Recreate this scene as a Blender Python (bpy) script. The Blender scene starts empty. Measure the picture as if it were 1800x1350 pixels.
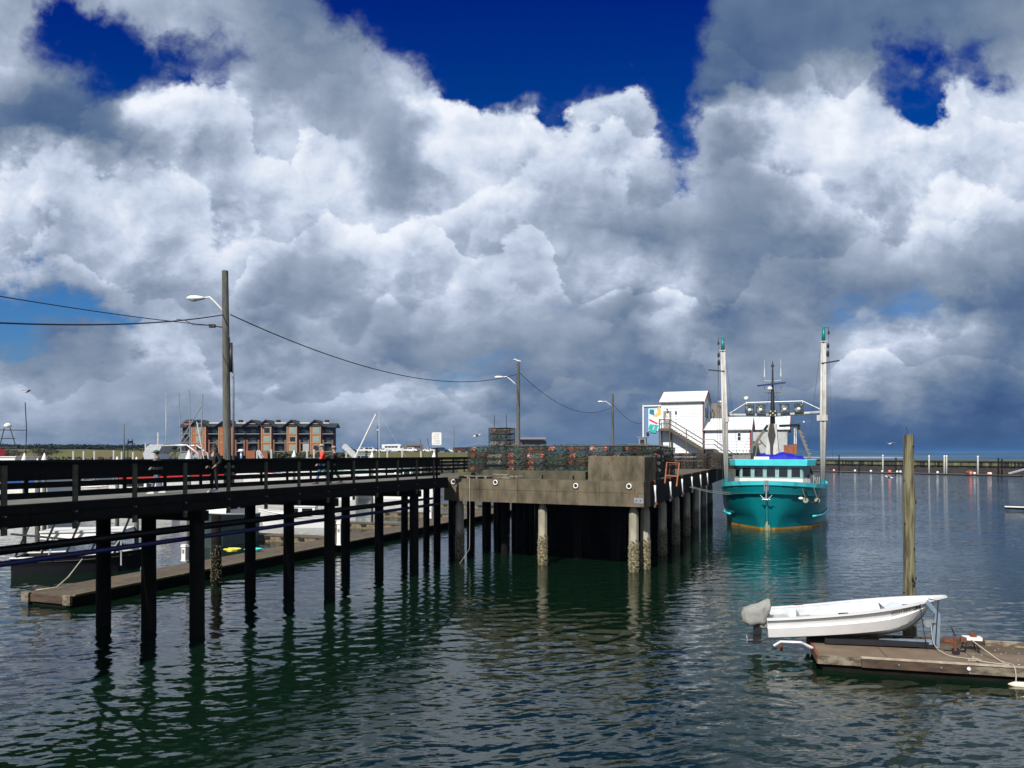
import bpy, math, random
import numpy as np
from mathutils import Vector, Matrix, Euler
R = math.radians
random.seed(7)
rng = np.random.default_rng(5)
scene = bpy.context.scene
col = scene.collection

# ------------------------------------------------------------ camera, sky, sun, exposure
H = 6.4            # eye above the water
F = 1350.0         # focal length in photo pixels (photo 1800 x 1350)
HY = 799.0         # horizon row
cam = bpy.data.cameras.new("camera")
cam.sensor_width = 36.0
cam.lens = 36.0 * F / 1800.0
cam.shift_y = (HY - 675.0) / 1800.0
cam.clip_start = 0.1
cam.clip_end = 30000
cam_ob = bpy.data.objects.new("camera", cam)
cam_ob.location = (0, 0, H)
cam_ob.rotation_euler = (R(90), 0, 0)
col.objects.link(cam_ob)
scene.camera = cam_ob

SUN_AZ = R(27)     # left of straight behind the camera
SUN_EL = R(43)
sun_dir = Vector((-math.sin(SUN_AZ) * math.cos(SUN_EL), -math.cos(SUN_AZ) * math.cos(SUN_EL), math.sin(SUN_EL)))
sl = bpy.data.lights.new("sun", 'SUN')
sl.energy = 4.9
sl.angle = R(0.5)
sl.color = (1.0, 0.95, 0.87)
so = bpy.data.objects.new("sun", sl)
so.rotation_euler = sun_dir.to_track_quat('Z', 'Y').to_euler()
so.location = (-20, -20, 40)
col.objects.link(so)

vs = scene.view_settings
vs.view_transform = 'Standard'
vs.look = 'None'
vs.exposure = 0.5
vs.gamma = 1.0
vs.use_curve_mapping = False

world = bpy.data.worlds.new("World")
scene.world = world
world.use_nodes = True
SKY_STRENGTH = 0.07      # clouds are defined for 0.1
# rows every 50 px of the photograph's sky, columns every 100 px: cover digit then brightness
SKY = [
"958 955 758 960 960 950 346 030 030 030 030 030 030 742 942 943 945 946 948",
"960 250 250 660 860 952 650 130 030 030 030 030 030 840 942 943 440 544 948",
"962 250 040 242 552 950 950 356 030 030 030 030 030 738 942 944 040 448 960",
"962 450 040 476 360 950 950 754 380 030 030 370 030 540 850 868 050 774 972",
"950 642 642 988 880 977 954 952 992 986 066 978 050 976 992 990 580 982 976",
"944 940 943 960 984 988 966 950 990 988 576 980 160 954 990 996 992 976 978",
"976 972 972 973 978 986 986 952 992 982 977 970 362 948 884 990 986 978 982",
"984 980 984 978 976 987 994 964 990 982 970 958 960 952 962 982 986 982 975",
"986 962 988 980 988 982 986 984 980 978 956 946 954 948 946 962 974 970 958",
"970 970 974 978 982 966 972 984 978 970 968 974 664 948 950 958 962 958 950",
"450 450 755 962 970 956 964 976 976 966 972 978 984 956 954 952 950 944 940",
"050 050 150 662 957 952 950 960 964 952 952 958 972 942 944 948 946 940 938",
"345 445 648 978 968 968 960 948 952 946 956 954 972 944 956 974 980 964 948",
"952 852 954 962 966 968 956 942 948 944 952 948 958 954 950 968 964 956 950",
"968 962 954 952 954 954 962 972 968 950 946 944 942 945 942 940 944 942 942",
"956 960 952 950 950 952 956 956 958 946 941 938 937 935 931 929 929 932 934",
"948 948 948 948 948 948 948 948 948 942 937 934 931 929 927 926 926 927 929"]

def sky_world(w):
    nt = w.node_tree
    nt.nodes.clear()
    N = nt.nodes.new
    L = nt.links.new
    def M(op, a, b=None, c=None, clamp=False):
        n = N('ShaderNodeMath'); n.operation = op; n.use_clamp = clamp
        for i, v in enumerate((a, b, c)):
            if v is None: continue
            if isinstance(v, (int, float)): n.inputs[i].default_value = v
            else: L(v, n.inputs[i])
        return n.outputs[0]
    def V(op, a, b=None, s=None):
        n = N('ShaderNodeVectorMath'); n.operation = op
        for i, v in enumerate((a, b)):
            if v is None: continue
            if isinstance(v, (tuple, list)): n.inputs[i].default_value = v
            else: L(v, n.inputs[i])
        if s is not None:
            if isinstance(s, (int, float)): n.inputs['Scale'].default_value = s
            else: L(s, n.inputs['Scale'])
        return n.outputs[0]
    def mixc(f, a, b):
        n = N('ShaderNodeMix'); n.data_type = 'RGBA'
        if isinstance(f, (int, float)): n.inputs[0].default_value = f
        else: L(f, n.inputs[0])
        for i, v in ((6, a), (7, b)):
            if isinstance(v, tuple): n.inputs[i].default_value = v
            else: L(v, n.inputs[i])
        return n.outputs[2]
    def smooth(x, a, b):
        n = N('ShaderNodeMapRange'); n.interpolation_type = 'SMOOTHSTEP'
        L(x, n.inputs['Value']); n.inputs['From Min'].default_value = a; n.inputs['From Max'].default_value = b
        return n.outputs['Result']
    def noise(vec, scale, detail, rough=0.55, dist=0.0, out='Fac', dims='2D'):
        n = N('ShaderNodeTexNoise'); n.noise_dimensions = dims; n.inputs['Scale'].default_value = scale
        n.inputs['Detail'].default_value = detail; n.inputs['Roughness'].default_value = rough
        n.inputs['Distortion'].default_value = dist
        L(vec, n.inputs['Vector'])
        return n.outputs[out]
    tc = N('ShaderNodeTexCoord')
    d = tc.outputs['Generated']
    sp = N('ShaderNodeSeparateXYZ'); L(d, sp.inputs[0])
    x, y, z = sp.outputs
    ay = M('MAXIMUM', M('ABSOLUTE', y), 0.12)
    # perspective squeeze of the noise towards the horizon: use direction with z stretched
    zc = M('MAXIMUM', z, 0.0)
    comb = N('ShaderNodeCombineXYZ')
    L(M('DIVIDE', x, ay), comb.inputs[0]); L(M('DIVIDE', zc, ay), comb.inputs[1]); comb.inputs[2].default_value = 0
    uv = comb.outputs[0]
    # finer pattern low down: clouds shrink with distance
    sq = M('ADD', M('MULTIPLY', M('POWER', M('DIVIDE', zc, ay), 0.75), 1.25), 0.0)
    comb2 = N('ShaderNodeCombineXYZ')
    L(M('ADD', M('DIVIDE', x, ay), M('MULTIPLY', M('SIGN', y), 30.0)), comb2.inputs[0]); L(sq, comb2.inputs[1]); comb2.inputs[2].default_value = 0
    p = comb2.outputs[0]
    # warp for the painted layout
    wn = noise(p, 5.0, 5.0, 0.55, 0.0, 'Color')
    warp = V('SCALE', V('SUBTRACT', wn, (0.5, 0.5, 0.5)), s=0.11)
    wn2 = noise(p, 17.0, 5.0, 0.6, 0.0, 'Color')
    warp2 = V('SCALE', V('SUBTRACT', wn2, (0.5, 0.5, 0.5)), s=0.05)
    q = V('ADD', V('ADD', uv, warp), warp2)
    sq2 = N('ShaderNodeSeparateXYZ'); L(q, sq2.inputs[0])
    U = M('DIVIDE', M('ADD', M('MULTIPLY', sq2.outputs[0], F), 900.0), 1800.0)
    Vr = M('MINIMUM', M('MAXIMUM', M('DIVIDE', M('SUBTRACT', HY, M('MULTIPLY', sq2.outputs[1], F)), 50.0), 0.0), 16.0)
    acc = None
    for i, row in enumerate(SKY):
        rp = N('ShaderNodeValToRGB'); cr = rp.color_ramp; cr.interpolation = 'EASE'
        toks = row.split()
        vals = [(int(t[0]) / 9.0, int(t[1:]) / 100.0) for t in toks]
        while len(cr.elements) > 1: cr.elements.remove(cr.elements[-1])
        for k, (c_, b_) in enumerate(vals):
            e = cr.elements[0] if k == 0 else cr.elements.new(k / 18.0)
            e.position = k / 18.0
            e.color = (c_, b_, 0, 1)
        L(U, rp.inputs[0])
        hat = M('SUBTRACT', 1.0, M('MINIMUM', M('ABSOLUTE', M('SUBTRACT', Vr, float(i))), 1.0))
        hat = M('MULTIPLY', hat, 1.0)
        t = V('SCALE', rp.outputs[0], s=hat)
        acc = t if acc is None else V('ADD', acc, t)
    sc = N('ShaderNodeSeparateXYZ'); L(acc, sc.inputs[0])
    cov, bri = sc.outputs[0], sc.outputs[1]
    # outside the photographed part: an even broken cloud cover of the same kind
    gn = noise(d, 1.7, 3.0, 0.5, dims='3D')
    gcov = smooth(gn, 0.26, 0.46)
    gbri = M('ADD', M('MULTIPLY', noise(d, 2.9, 2.0, 0.5, dims='3D'), 0.5), 0.40)
    el = M('DIVIDE', zc, ay)
    au = M('ABSOLUTE', M('DIVIDE', x, ay))
    fade = M('MAXIMUM', M('MAXIMUM', smooth(el, 0.60, 0.95), smooth(au, 0.72, 1.0)), smooth(y, 0.0, -0.2) )
    cov = M('ADD', M('MULTIPLY', cov, M('SUBTRACT', 1.0, fade)), M('MULTIPLY', gcov, fade))
    bri = M('ADD', M('MULTIPLY', bri, M('SUBTRACT', 1.0, fade)), M('MULTIPLY', gbri, fade))
    # billow height field, sampled twice for relief towards the sun
    def height(vec):
        a = noise(vec, 5.0, 8.0, 0.52, 0.15)
        vo = N('ShaderNodeTexVoronoi'); vo.voronoi_dimensions = '2D'; vo.feature = 'SMOOTH_F1'; vo.normalize = True; vo.inputs['Scale'].default_value = 9.0
        vo.inputs['Detail'].default_value = 3.0; vo.inputs['Roughness'].default_value = 0.5; vo.inputs['Lacunarity'].default_value = 2.3
        vo.inputs['Smoothness'].default_value = 0.3
        vw = V('ADD', vec, vwarp)
        L(vw, vo.inputs['Vector'])
        bl = M('SUBTRACT', 1.0, vo.outputs['Distance'])
        return M('ADD', M('MULTIPLY', a, 0.68), M('MULTIPLY', bl, 0.32)), a
    vwarp = V('SCALE', V('SUBTRACT', noise(p, 16.0, 4.0, 0.6, 0.0, 'Color'), (0.5, 0.5, 0.5)), s=0.10)
    h1, a1 = height(p)
    h2, _ = height(V('ADD', p, (-0.012, 0.020, 0.0)))
    relief = M('SUBTRACT', h1, h2)
    alpha = smooth(M('ADD', cov, M('MULTIPLY', M('SUBTRACT', h1, 0.56), 1.9)), 0.38, 0.62)
    alpha_soft = smooth(M('ADD', cov, M('MULTIPLY', M('SUBTRACT', h1, 0.56), 2.6)), 0.22, 0.80)
    # relief is crisp in bright cumulus, soft in grey bases
    crisp = smooth(bri, 0.42, 0.8)
    alpha = M('ADD', M('MULTIPLY', alpha, smooth(bri, 0.5, 0.7)), M('MULTIPLY', alpha_soft, M('SUBTRACT', 1.0, smooth(bri, 0.5, 0.7))))
    soft_src = noise(p, 4.0, 5.0, 0.5)
    soft = M('SUBTRACT', soft_src, 0.5)
    b = M('ADD', bri, M('MULTIPLY', relief, M('ADD', M('MULTIPLY', crisp, 1.0), 0.30)))
    b = M('ADD', b, M('MULTIPLY', soft, 0.34))
    # overlapping cumulus heads: each has a crisp sunlit top that shades off below it
    vv = M('DIVIDE', zc, ay)
    uu = M('ADD', M('DIVIDE', x, ay), M('MULTIPLY', M('SIGN', y), 30.0))
    hl = M('MULTIPLY', M('SUBTRACT', h1, 0.56), 0.42)
    shade = None
    for k, vk in enumerate((0.54, 0.44, 0.34, 0.25, 0.17, 0.10)):
        cu = N('ShaderNodeCombineXYZ'); L(uu, cu.inputs[0]); L(M('MULTIPLY', vv, 0.8), cu.inputs[1]); cu.inputs[2].default_value = 0
        cv = V('ADD', cu.outputs[0], (k * 5.3, k * 2.1, 0))
        prof = noise(cv, 3.0 + 0.55 * k, 2.0, 0.5)
        sz = 0.35 + 0.65 * vk / 0.56
        top = M('ADD', M('ADD', vk, M('MULTIPLY', M('SUBTRACT', prof, 0.5), 0.62 * sz)), M('MULTIPLY', hl, sz))
        dep = M('SUBTRACT', top, vv)
        al = smooth(dep, -0.002, (0.012 if k % 2 else 0.026) * sz)
        s_ = M('SUBTRACT', M('MULTIPLY', M('SUBTRACT', 1.0, smooth(dep, -0.01, 0.15 * sz)), 0.22), 0.10)
        if shade is None: shade = M('MULTIPLY', al, s_)
        else: shade = M('ADD', M('MULTIPLY', shade, M('SUBTRACT', 1.0, al)), M('MULTIPLY', al, s_))
    b = M('ADD', b, M('MULTIPLY', shade, M('ADD', M('MULTIPLY', crisp, 0.62), 0.16)))
    edge = M('MULTIPLY', M('MULTIPLY', M('SUBTRACT', 1.0, smooth(cov, 0.6, 1.0)), crisp), 0.15)
    b = M('ADD', b, edge)
    b = M('ADD', M('MULTIPLY', M('SUBTRACT', b, 0.55), 1.06), 0.545)
    cr = N('ShaderNodeValToRGB'); L(b, cr.inputs[0]); e = cr.color_ramp
    def lin(c): return tuple(((v / 255.0) / 12.92 if v / 255.0 <= 0.04045 else ((v / 255.0 + 0.055) / 1.055) ** 2.4) for v in c) + (1,)
    stops = [(0.12, (36, 60, 98)), (0.28, (66, 92, 134)), (0.40, (98, 120, 152)), (0.50, (130, 146, 168)), (0.66, (165, 178, 200)), (0.8, (200, 212, 232)), (1.0, (240, 245, 254))]
    while len(e.elements) > 1: e.elements.remove(e.elements[-1])
    for k, (pp, cc) in enumerate(stops):
        s = e.elements[0] if k == 0 else e.elements.new(pp)
        s.position = pp; s.color = lin(cc)
    cloud = V('SCALE', cr.outputs[0], s=1.0 / 0.099)
    # clear sky
    sk = N('ShaderNodeTexSky'); sk.sky_type = 'NISHITA'; sk.sun_disc = False
    sk.sun_elevation = SUN_EL
    sk.sun_rotation = math.atan2(sun_dir.x, sun_dir.y)
    sk.altitude = 0; sk.air_density = 1.0; sk.dust_density = 0.6; sk.ozone_density = 3.0
    tint = N('ShaderNodeValToRGB'); L(el, tint.inputs[0]); te = tint.color_ramp
    te.elements[0].position = 0.0; te.elements[0].color = (0.42, 0.62, 0.85, 1)
    te.elements[1].position = 0.60; te.elements[1].color = (0.0, 0.11, 0.80, 1)
    m_ = te.elements.new(0.2); m_.color = (0.26, 0.60, 1.0, 1)
    m_ = te.elements.new(0.42); m_.color = (0.0, 0.26, 0.82, 1)
    clear = V('MULTIPLY', sk.outputs[0], tint.outputs[0])
    clear = V('SCALE', clear, s=0.85)
    fin = mixc(alpha, clear, cloud)
    # rain haze below the horizon line
    bg = N('ShaderNodeBackground'); bg.inputs['Strength'].default_value = SKY_STRENGTH
    L(fin, bg.inputs[0])
    out = N('ShaderNodeOutputWorld'); L(bg.outputs[0], out.inputs[0])
sky_world(world)
try:
    world.cycles.sampling_method = 'MANUAL'; world.cycles.sample_map_resolution = 512
except Exception: pass

# ------------------------------------------------------------ helpers
def fx(px, Y): return (px - 900.0) / F * Y
def fz(py, Y): return H + (HY - py) / F * Y
def P(px, py, Y): return Vector((fx(px, Y), Y, fz(py, Y)))
def G(px, py, z):
    Y = (H - z) * F / (py - HY)
    return Vector((fx(px, Y), Y, z))

MATS = {}
def mat(name, c, rough=0.6, metal=0.0, c2=None, scale=3.0, bump=0.0, detail=6.0, stretch=(1, 1, 1), lo=0.35, hi=0.65, rnd=0.0, coat=0.0, bscale=None, spec=0.5, coords='Object'):
    if name in MATS: return MATS[name]
    m = bpy.data.materials.new(name); m.use_nodes = True
    nt = m.node_tree; b = nt.nodes['Principled BSDF']
    N = nt.nodes.new; L = nt.links.new
    b.inputs['Roughness'].default_value = rough; b.inputs['Metallic'].default_value = metal
    b.inputs['Specular IOR Level'].default_value = spec
    if coat: b.inputs['Coat Weight'].default_value = coat; b.inputs['Coat Roughness'].default_value = 0.1
    if c2 is None: c2 = tuple(v * 0.72 for v in c)
    if min(c) > 0.6: c = tuple(v * 0.80 for v in c); c2 = tuple(v * 0.80 for v in c2)
    if max(c) < 0.55: c = tuple(v * 0.72 for v in c); c2 = tuple(v * 0.72 for v in c2)
    tc = N('ShaderNodeTexCoord'); mp = N('ShaderNodeMapping'); mp.inputs['Scale'].default_value = stretch
    L(tc.outputs[coords], mp.inputs[0])
    if rnd:
        oi = N('ShaderNodeObjectInfo'); cb = N('ShaderNodeMath'); cb.operation = 'MULTIPLY'; cb.inputs[1].default_value = 37.0
        L(oi.outputs['Random'], cb.inputs[0]); L(cb.outputs[0], mp.inputs['Location'])
    n = N('ShaderNodeTexNoise'); n.inputs['Scale'].default_value = scale; n.inputs['Detail'].default_value = detail; n.inputs['Roughness'].default_value = 0.6
    L(mp.outputs[0], n.inputs['Vector'])
    mr = N('ShaderNodeMapRange'); mr.inputs['From Min'].default_value = lo; mr.inputs['From Max'].default_value = hi
    L(n.outputs['Fac'], mr.inputs[0])
    mx = N('ShaderNodeMix'); mx.data_type = 'RGBA'
    L(mr.outputs[0], mx.inputs[0]); mx.inputs[6].default_value = (*c, 1); mx.inputs[7].default_value = (*c2, 1)
    src = mx.outputs[2]
    if rnd:
        hv = N('ShaderNodeHueSaturation'); mm = N('ShaderNodeMapRange'); mm.inputs['To Min'].default_value = 1 - rnd; mm.inputs['To Max'].default_value = 1 + rnd
        L(oi.outputs['Random'], mm.inputs[0]); L(mm.outputs[0], hv.inputs['Value']); L(src, hv.inputs['Color']); src = hv.outputs[0]
    L(src, b.inputs['Base Color'])
    if bump:
        n2 = N('ShaderNodeTexNoise'); n2.inputs['Scale'].default_value = bscale or scale * 3; n2.inputs['Detail'].default_value = 6
        L(mp.outputs[0], n2.inputs['Vector'])
        bp = N('ShaderNodeBump'); bp.inputs['Distance'].default_value = bump; bp.inputs['Strength'].default_value = 0.8
        L(n2.outputs['Fac'], bp.inputs['Height']); L(bp.outputs[0], b.inputs['Normal'])
    MATS[name] = m
    return m

class MB:
    def __init__(s): s.v = []; s.f = []
    def add(s, vs, fs):
        o = len(s.v); s.v += [tuple(p) for p in vs]; s.f += [tuple(i + o for i in f) for f in fs]; return s
    def box(s, c, d, rz=0.0, rot=None):
        hx, hy, hz = d[0] / 2, d[1] / 2, d[2] / 2
        pts = [Vector((x, y, z)) for z in (-hz, hz) for y in (-hy, hy) for x in (-hx, hx)]
        m = rot if rot is not None else (Matrix.Rotation(rz, 3, 'Z') if rz else None)
        if m is not None: pts = [m @ p for p in pts]
        c = Vector(c)
        return s.add([p + c for p in pts], [(0, 2, 3, 1), (4, 5, 7, 6), (0, 1, 5, 4), (2, 6, 7, 3), (0, 4, 6, 2), (1, 3, 7, 5)])
    def beam(s, a, b, w, h, up=(0, 0, 1)):
        a = Vector(a); b = Vector(b); d = (b - a).normalized(); u = Vector(up)
        r = d.cross(u)
        if r.length < 1e-4: r = d.cross(Vector((0, 1, 0)))
        r.normalize(); u = r.cross(d).normalized()
        pts = [p + r * (i * w / 2) + u * (j * h / 2) for p in (a, b) for i, j in ((-1, -1), (1, -1), (1, 1), (-1, 1))]
        return s.add(pts, [(0, 3, 2, 1), (4, 5, 6, 7), (0, 1, 5, 4), (1, 2, 6, 5), (2, 3, 7, 6), (3, 0, 4, 7)])
    def tube(s, a, b, r0, r1=None, n=8):
        return s.path([a, b], [r0, r0 if r1 is None else r1], n)
    def path(s, pts, r, n=6, closed=False):
        pts = [Vector(p) for p in pts]; k = len(pts)
        rs = r if isinstance(r, (list, tuple)) else [r] * k
        prev = None; rings = []
        for i, p in enumerate(pts):
            if closed: d = pts[(i + 1) % k] - pts[i - 1]
            elif i == 0: d = pts[1] - pts[0]
            elif i == k - 1: d = pts[-1] - pts[-2]
            else: d = pts[i + 1] - pts[i - 1]
            if d.length < 1e-9: d = Vector((0, 0, 1))
            d.normalize()
            if prev is None:
                u = d.orthogonal().normalized()
            else:
                u = prev - d * prev.dot(d)
                u = u.normalized() if u.length > 1e-6 else d.orthogonal().normalized()
            prev = u; w = d.cross(u)
            rings.append([p + (u * math.cos(t * 2 * math.pi / n) + w * math.sin(t * 2 * math.pi / n)) * rs[i] for t in range(n)])
        return s.loft(rings, closed_ring=True, caps=not closed, loop=closed)
    def loft(s, rings, closed_ring=True, caps=True, loop=False):
        n = len(rings[0]); vs = [p for rg in rings for p in rg]; fs = []
        m = len(rings)
        for i in range(m if loop else m - 1):
            i2 = (i + 1) % m
            for j in range(n if closed_ring else n - 1):
                j2 = (j + 1) % n
                fs.append((i * n + j, i * n + j2, i2 * n + j2, i2 * n + j))
        if caps and closed_ring and n > 2:
            fs.append(tuple(reversed(range(n)))); fs.append(tuple((m - 1) * n + j for j in range(n)))
        return s.add(vs, fs)
    def lathe(s, prof, n=12, c=(0, 0, 0), rot=None):
        c = Vector(c); rings = []
        for r, z in prof:
            rg = [Vector((r * math.cos(t * 2 * math.pi / n), r * math.sin(t * 2 * math.pi / n), z)) for t in range(n)]
            if rot is not None: rg = [rot @ q for q in rg]
            rings.append([q + c for q in rg])
        return s.loft(rings)
    def ball(s, c, r, n=10, m=7):
        if isinstance(r, (int, float)): r = (r, r, r)
        c = Vector(c); rings = []
        for i in range(m + 1):
            a = -math.pi / 2 + math.pi * i / m
            rings.append([c + Vector((r[0] * max(math.cos(a), 0.02) * math.cos(t * 2 * math.pi / n), r[1] * max(math.cos(a), 0.02) * math.sin(t * 2 * math.pi / n), r[2] * math.sin(a))) for t in range(n)])
        return s.loft(rings)
    def prism(s, poly, z0, z1):
        return s.loft([[Vector((x, y, z0)) for x, y in poly], [Vector((x, y, z1)) for x, y in poly]])
    def facade(s, pts, t):   # polygon in the XZ plane given thickness t along +Y
        return s.loft([[Vector(p) for p in pts], [Vector(p) + Vector((0, t, 0)) for p in pts]])
    def build(s, name, m, parent=None, smooth=False, world=False, **props):
        me = bpy.data.meshes.new(name)
        vs = s.v
        if world and parent is not None:
            inv = root_matrix(parent).inverted(); vs = [tuple(inv @ Vector(p)) for p in vs]
        me.from_pydata(vs, [], s.f); me.validate(); me.update()
        me.materials.append(m)
        if smooth: me.polygons.foreach_set('use_smooth', [True] * len(me.polygons))
        o = bpy.data.objects.new(name, me); col.objects.link(o)
        if parent is not None: o.parent = parent
        for k, v in props.items(): o[k] = v
        return o
def root_matrix(o):
    m = Matrix.LocRotScale(o.location, o.rotation_euler, o.scale)
    return root_matrix(o.parent) @ m if o.parent else m
def thing(name, label, cat, loc=(0, 0, 0), rz=0.0, group=None, rot=None):
    o = bpy.data.objects.new(name, None); o.empty_display_size = 0.3; col.objects.link(o)
    o.location = loc; o.rotation_euler = rot if rot else (0, 0, rz)
    return tag(o, label, cat, group)
def tag(o, label, cat, group=None):
    o['label'] = label; o['category'] = cat
    if group: o['group'] = group
    return o
KIDS = {}
def copy_tree(o, parent=None):
    c = o.copy(); col.objects.link(c)
    if parent is not None: c.parent = parent
    for ch in [q for q in o.children]: copy_tree(ch, c)
    return c
def place(first, used, loc, rz=0.0, label=None, rot=None):
    r = first if not used else copy_tree(first)
    r.location = loc; r.rotation_euler = rot if rot else (0, 0, rz)
    if label: r['label'] = label
    return r
def structure(o): o['kind'] = 'structure'; return o
ORD = ['first', 'second', 'third', 'fourth', 'fifth', 'sixth', 'seventh', 'eighth', 'ninth', 'tenth', 'eleventh', 'twelfth', 'thirteenth', 'fourteenth', 'fifteenth', 'sixteenth', 'seventeenth', 'eighteenth', 'nineteenth', 'twentieth']
def catenary(a, b, sag, n=24):
    a = Vector(a); b = Vector(b)
    return [a.lerp(b, t / n) - Vector((0, 0, sag * 4 * (t / n) * (1 - t / n))) for t in range(n + 1)]

# materials
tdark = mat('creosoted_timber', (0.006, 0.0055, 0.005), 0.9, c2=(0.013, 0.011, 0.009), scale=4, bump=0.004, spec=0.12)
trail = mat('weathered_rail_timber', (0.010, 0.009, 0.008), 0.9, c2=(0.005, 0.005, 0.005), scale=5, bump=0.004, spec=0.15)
asph = mat('dark_asphalt', (0.016, 0.017, 0.015), 0.95, c2=(0.05, 0.052, 0.046), scale=9, lo=0.5, hi=0.75, spec=0.15)
sidec = mat('painted_side_shade', (0.010, 0.009, 0.008), 0.95, c2=(0.022, 0.018, 0.014), scale=3, spec=0.12)  # shade of the pier's side beam put into a near-black colour
tpost = mat('mossy_post_timber', (0.09, 0.088, 0.05), 0.9, c2=(0.05, 0.045, 0.03), scale=6, bump=0.004)
deckm = mat('worn_walkway_deck', (0.17, 0.165, 0.15), 0.9, c2=(0.10, 0.098, 0.085), scale=1.6, bump=0.004)
concm = mat('stained_concrete', (0.165, 0.140, 0.098), 0.95, c2=(0.045, 0.039, 0.025), scale=1.7, bump=0.008, bscale=9, stretch=(1, 1, 0.38), lo=0.40, hi=0.74, detail=9, spec=0.2)
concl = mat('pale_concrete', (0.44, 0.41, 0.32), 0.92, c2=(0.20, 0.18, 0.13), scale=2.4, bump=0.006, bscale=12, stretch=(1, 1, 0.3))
concd = mat('mossy_concrete', (0.115, 0.103, 0.068), 0.95, c2=(0.055, 0.05, 0.03), scale=1.6, bump=0.006, bscale=10, stretch=(1, 1, 0.5))
barn = mat('barnacles', (0.30, 0.26, 0.15), 0.95, c2=(0.06, 0.055, 0.03), scale=9, bump=0.01, lo=0.4, hi=0.6)
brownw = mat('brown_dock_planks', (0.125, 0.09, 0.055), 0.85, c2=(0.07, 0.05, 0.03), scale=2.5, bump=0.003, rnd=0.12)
brownl = mat('pale_dock_plywood', (0.20, 0.145, 0.10), 0.85, c2=(0.145, 0.10, 0.065), scale=1.8, bump=0.003, rnd=0.1)  # lighter brown for the front dock panels
polew = mat('grey_pole_wood', (0.15, 0.155, 0.135), 0.9, c2=(0.06, 0.062, 0.05), scale=3, bump=0.01, stretch=(3, 3, 0.35), coords='Object')
rust = mat('rusty_iron', (0.24, 0.065, 0.022), 0.85, c2=(0.09, 0.03, 0.015), scale=8, bump=0.004)
orange = mat('orange_rust_paint', (0.50, 0.16, 0.05), 0.7, c2=(0.25, 0.06, 0.03), scale=7)
white = mat('white_paint', (0.80, 0.80, 0.78), 0.4, c2=(0.68, 0.68, 0.65), scale=2)
whiteg = mat('white_gelcoat', (0.82, 0.82, 0.82), 0.25, c2=(0.74, 0.74, 0.73), scale=1.2, coat=0.3)
whited = mat('dirty_white_metal', (0.66, 0.65, 0.62), 0.5, c2=(0.38, 0.34, 0.29), scale=3.5, stretch=(1, 1, 0.3), lo=0.48, hi=0.75)
black = mat('black_rubber', (0.012, 0.012, 0.013), 0.6)
blackm = mat('dark_steel', (0.02, 0.022, 0.026), 0.5, metal=0.2)
galv = mat('galvanised_steel', (0.42, 0.45, 0.48), 0.45, metal=0.5, c2=(0.30, 0.32, 0.35), scale=6)
alum = mat('aluminium', (0.55, 0.56, 0.58), 0.4, metal=0.4)
glassd = mat('dark_glass', (0.010, 0.013, 0.014), 0.06, c2=(0.02, 0.024, 0.026), spec=0.8)
paleglass = mat('curtained_glass', (0.30, 0.40, 0.38), 0.25, c2=(0.2, 0.3, 0.3))
teal = mat('teal_hull_paint', (0.0, 0.235, 0.275), 0.36, c2=(0.06, 0.15, 0.15), scale=2.2, coat=0.1, stretch=(1.4, 1.4, 0.22), lo=0.56, hi=0.80, detail=8)
teall = mat('light_teal_paint', (0.06, 0.52, 0.58), 0.4, c2=(0.045, 0.45, 0.50), scale=1.5)
tealb = mat('pale_teal_trim', (0.30, 0.50, 0.52), 0.5)
yellowb = mat('yellow_boottop', (0.50, 0.30, 0.04), 0.6, c2=(0.38, 0.22, 0.05))
blue_tarp = mat('blue_tarpaulin', (0.012, 0.018, 0.54), 0.6, c2=(0.005, 0.006, 0.26), scale=5, spec=0.2, bump=0.02)
bluep = mat('blue_pipe', (0.006, 0.006, 0.11), 0.5)
redp = mat('red_paint', (0.55, 0.03, 0.03), 0.5)
ropew = mat('pale_rope', (0.50, 0.46, 0.36), 0.9)

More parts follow.
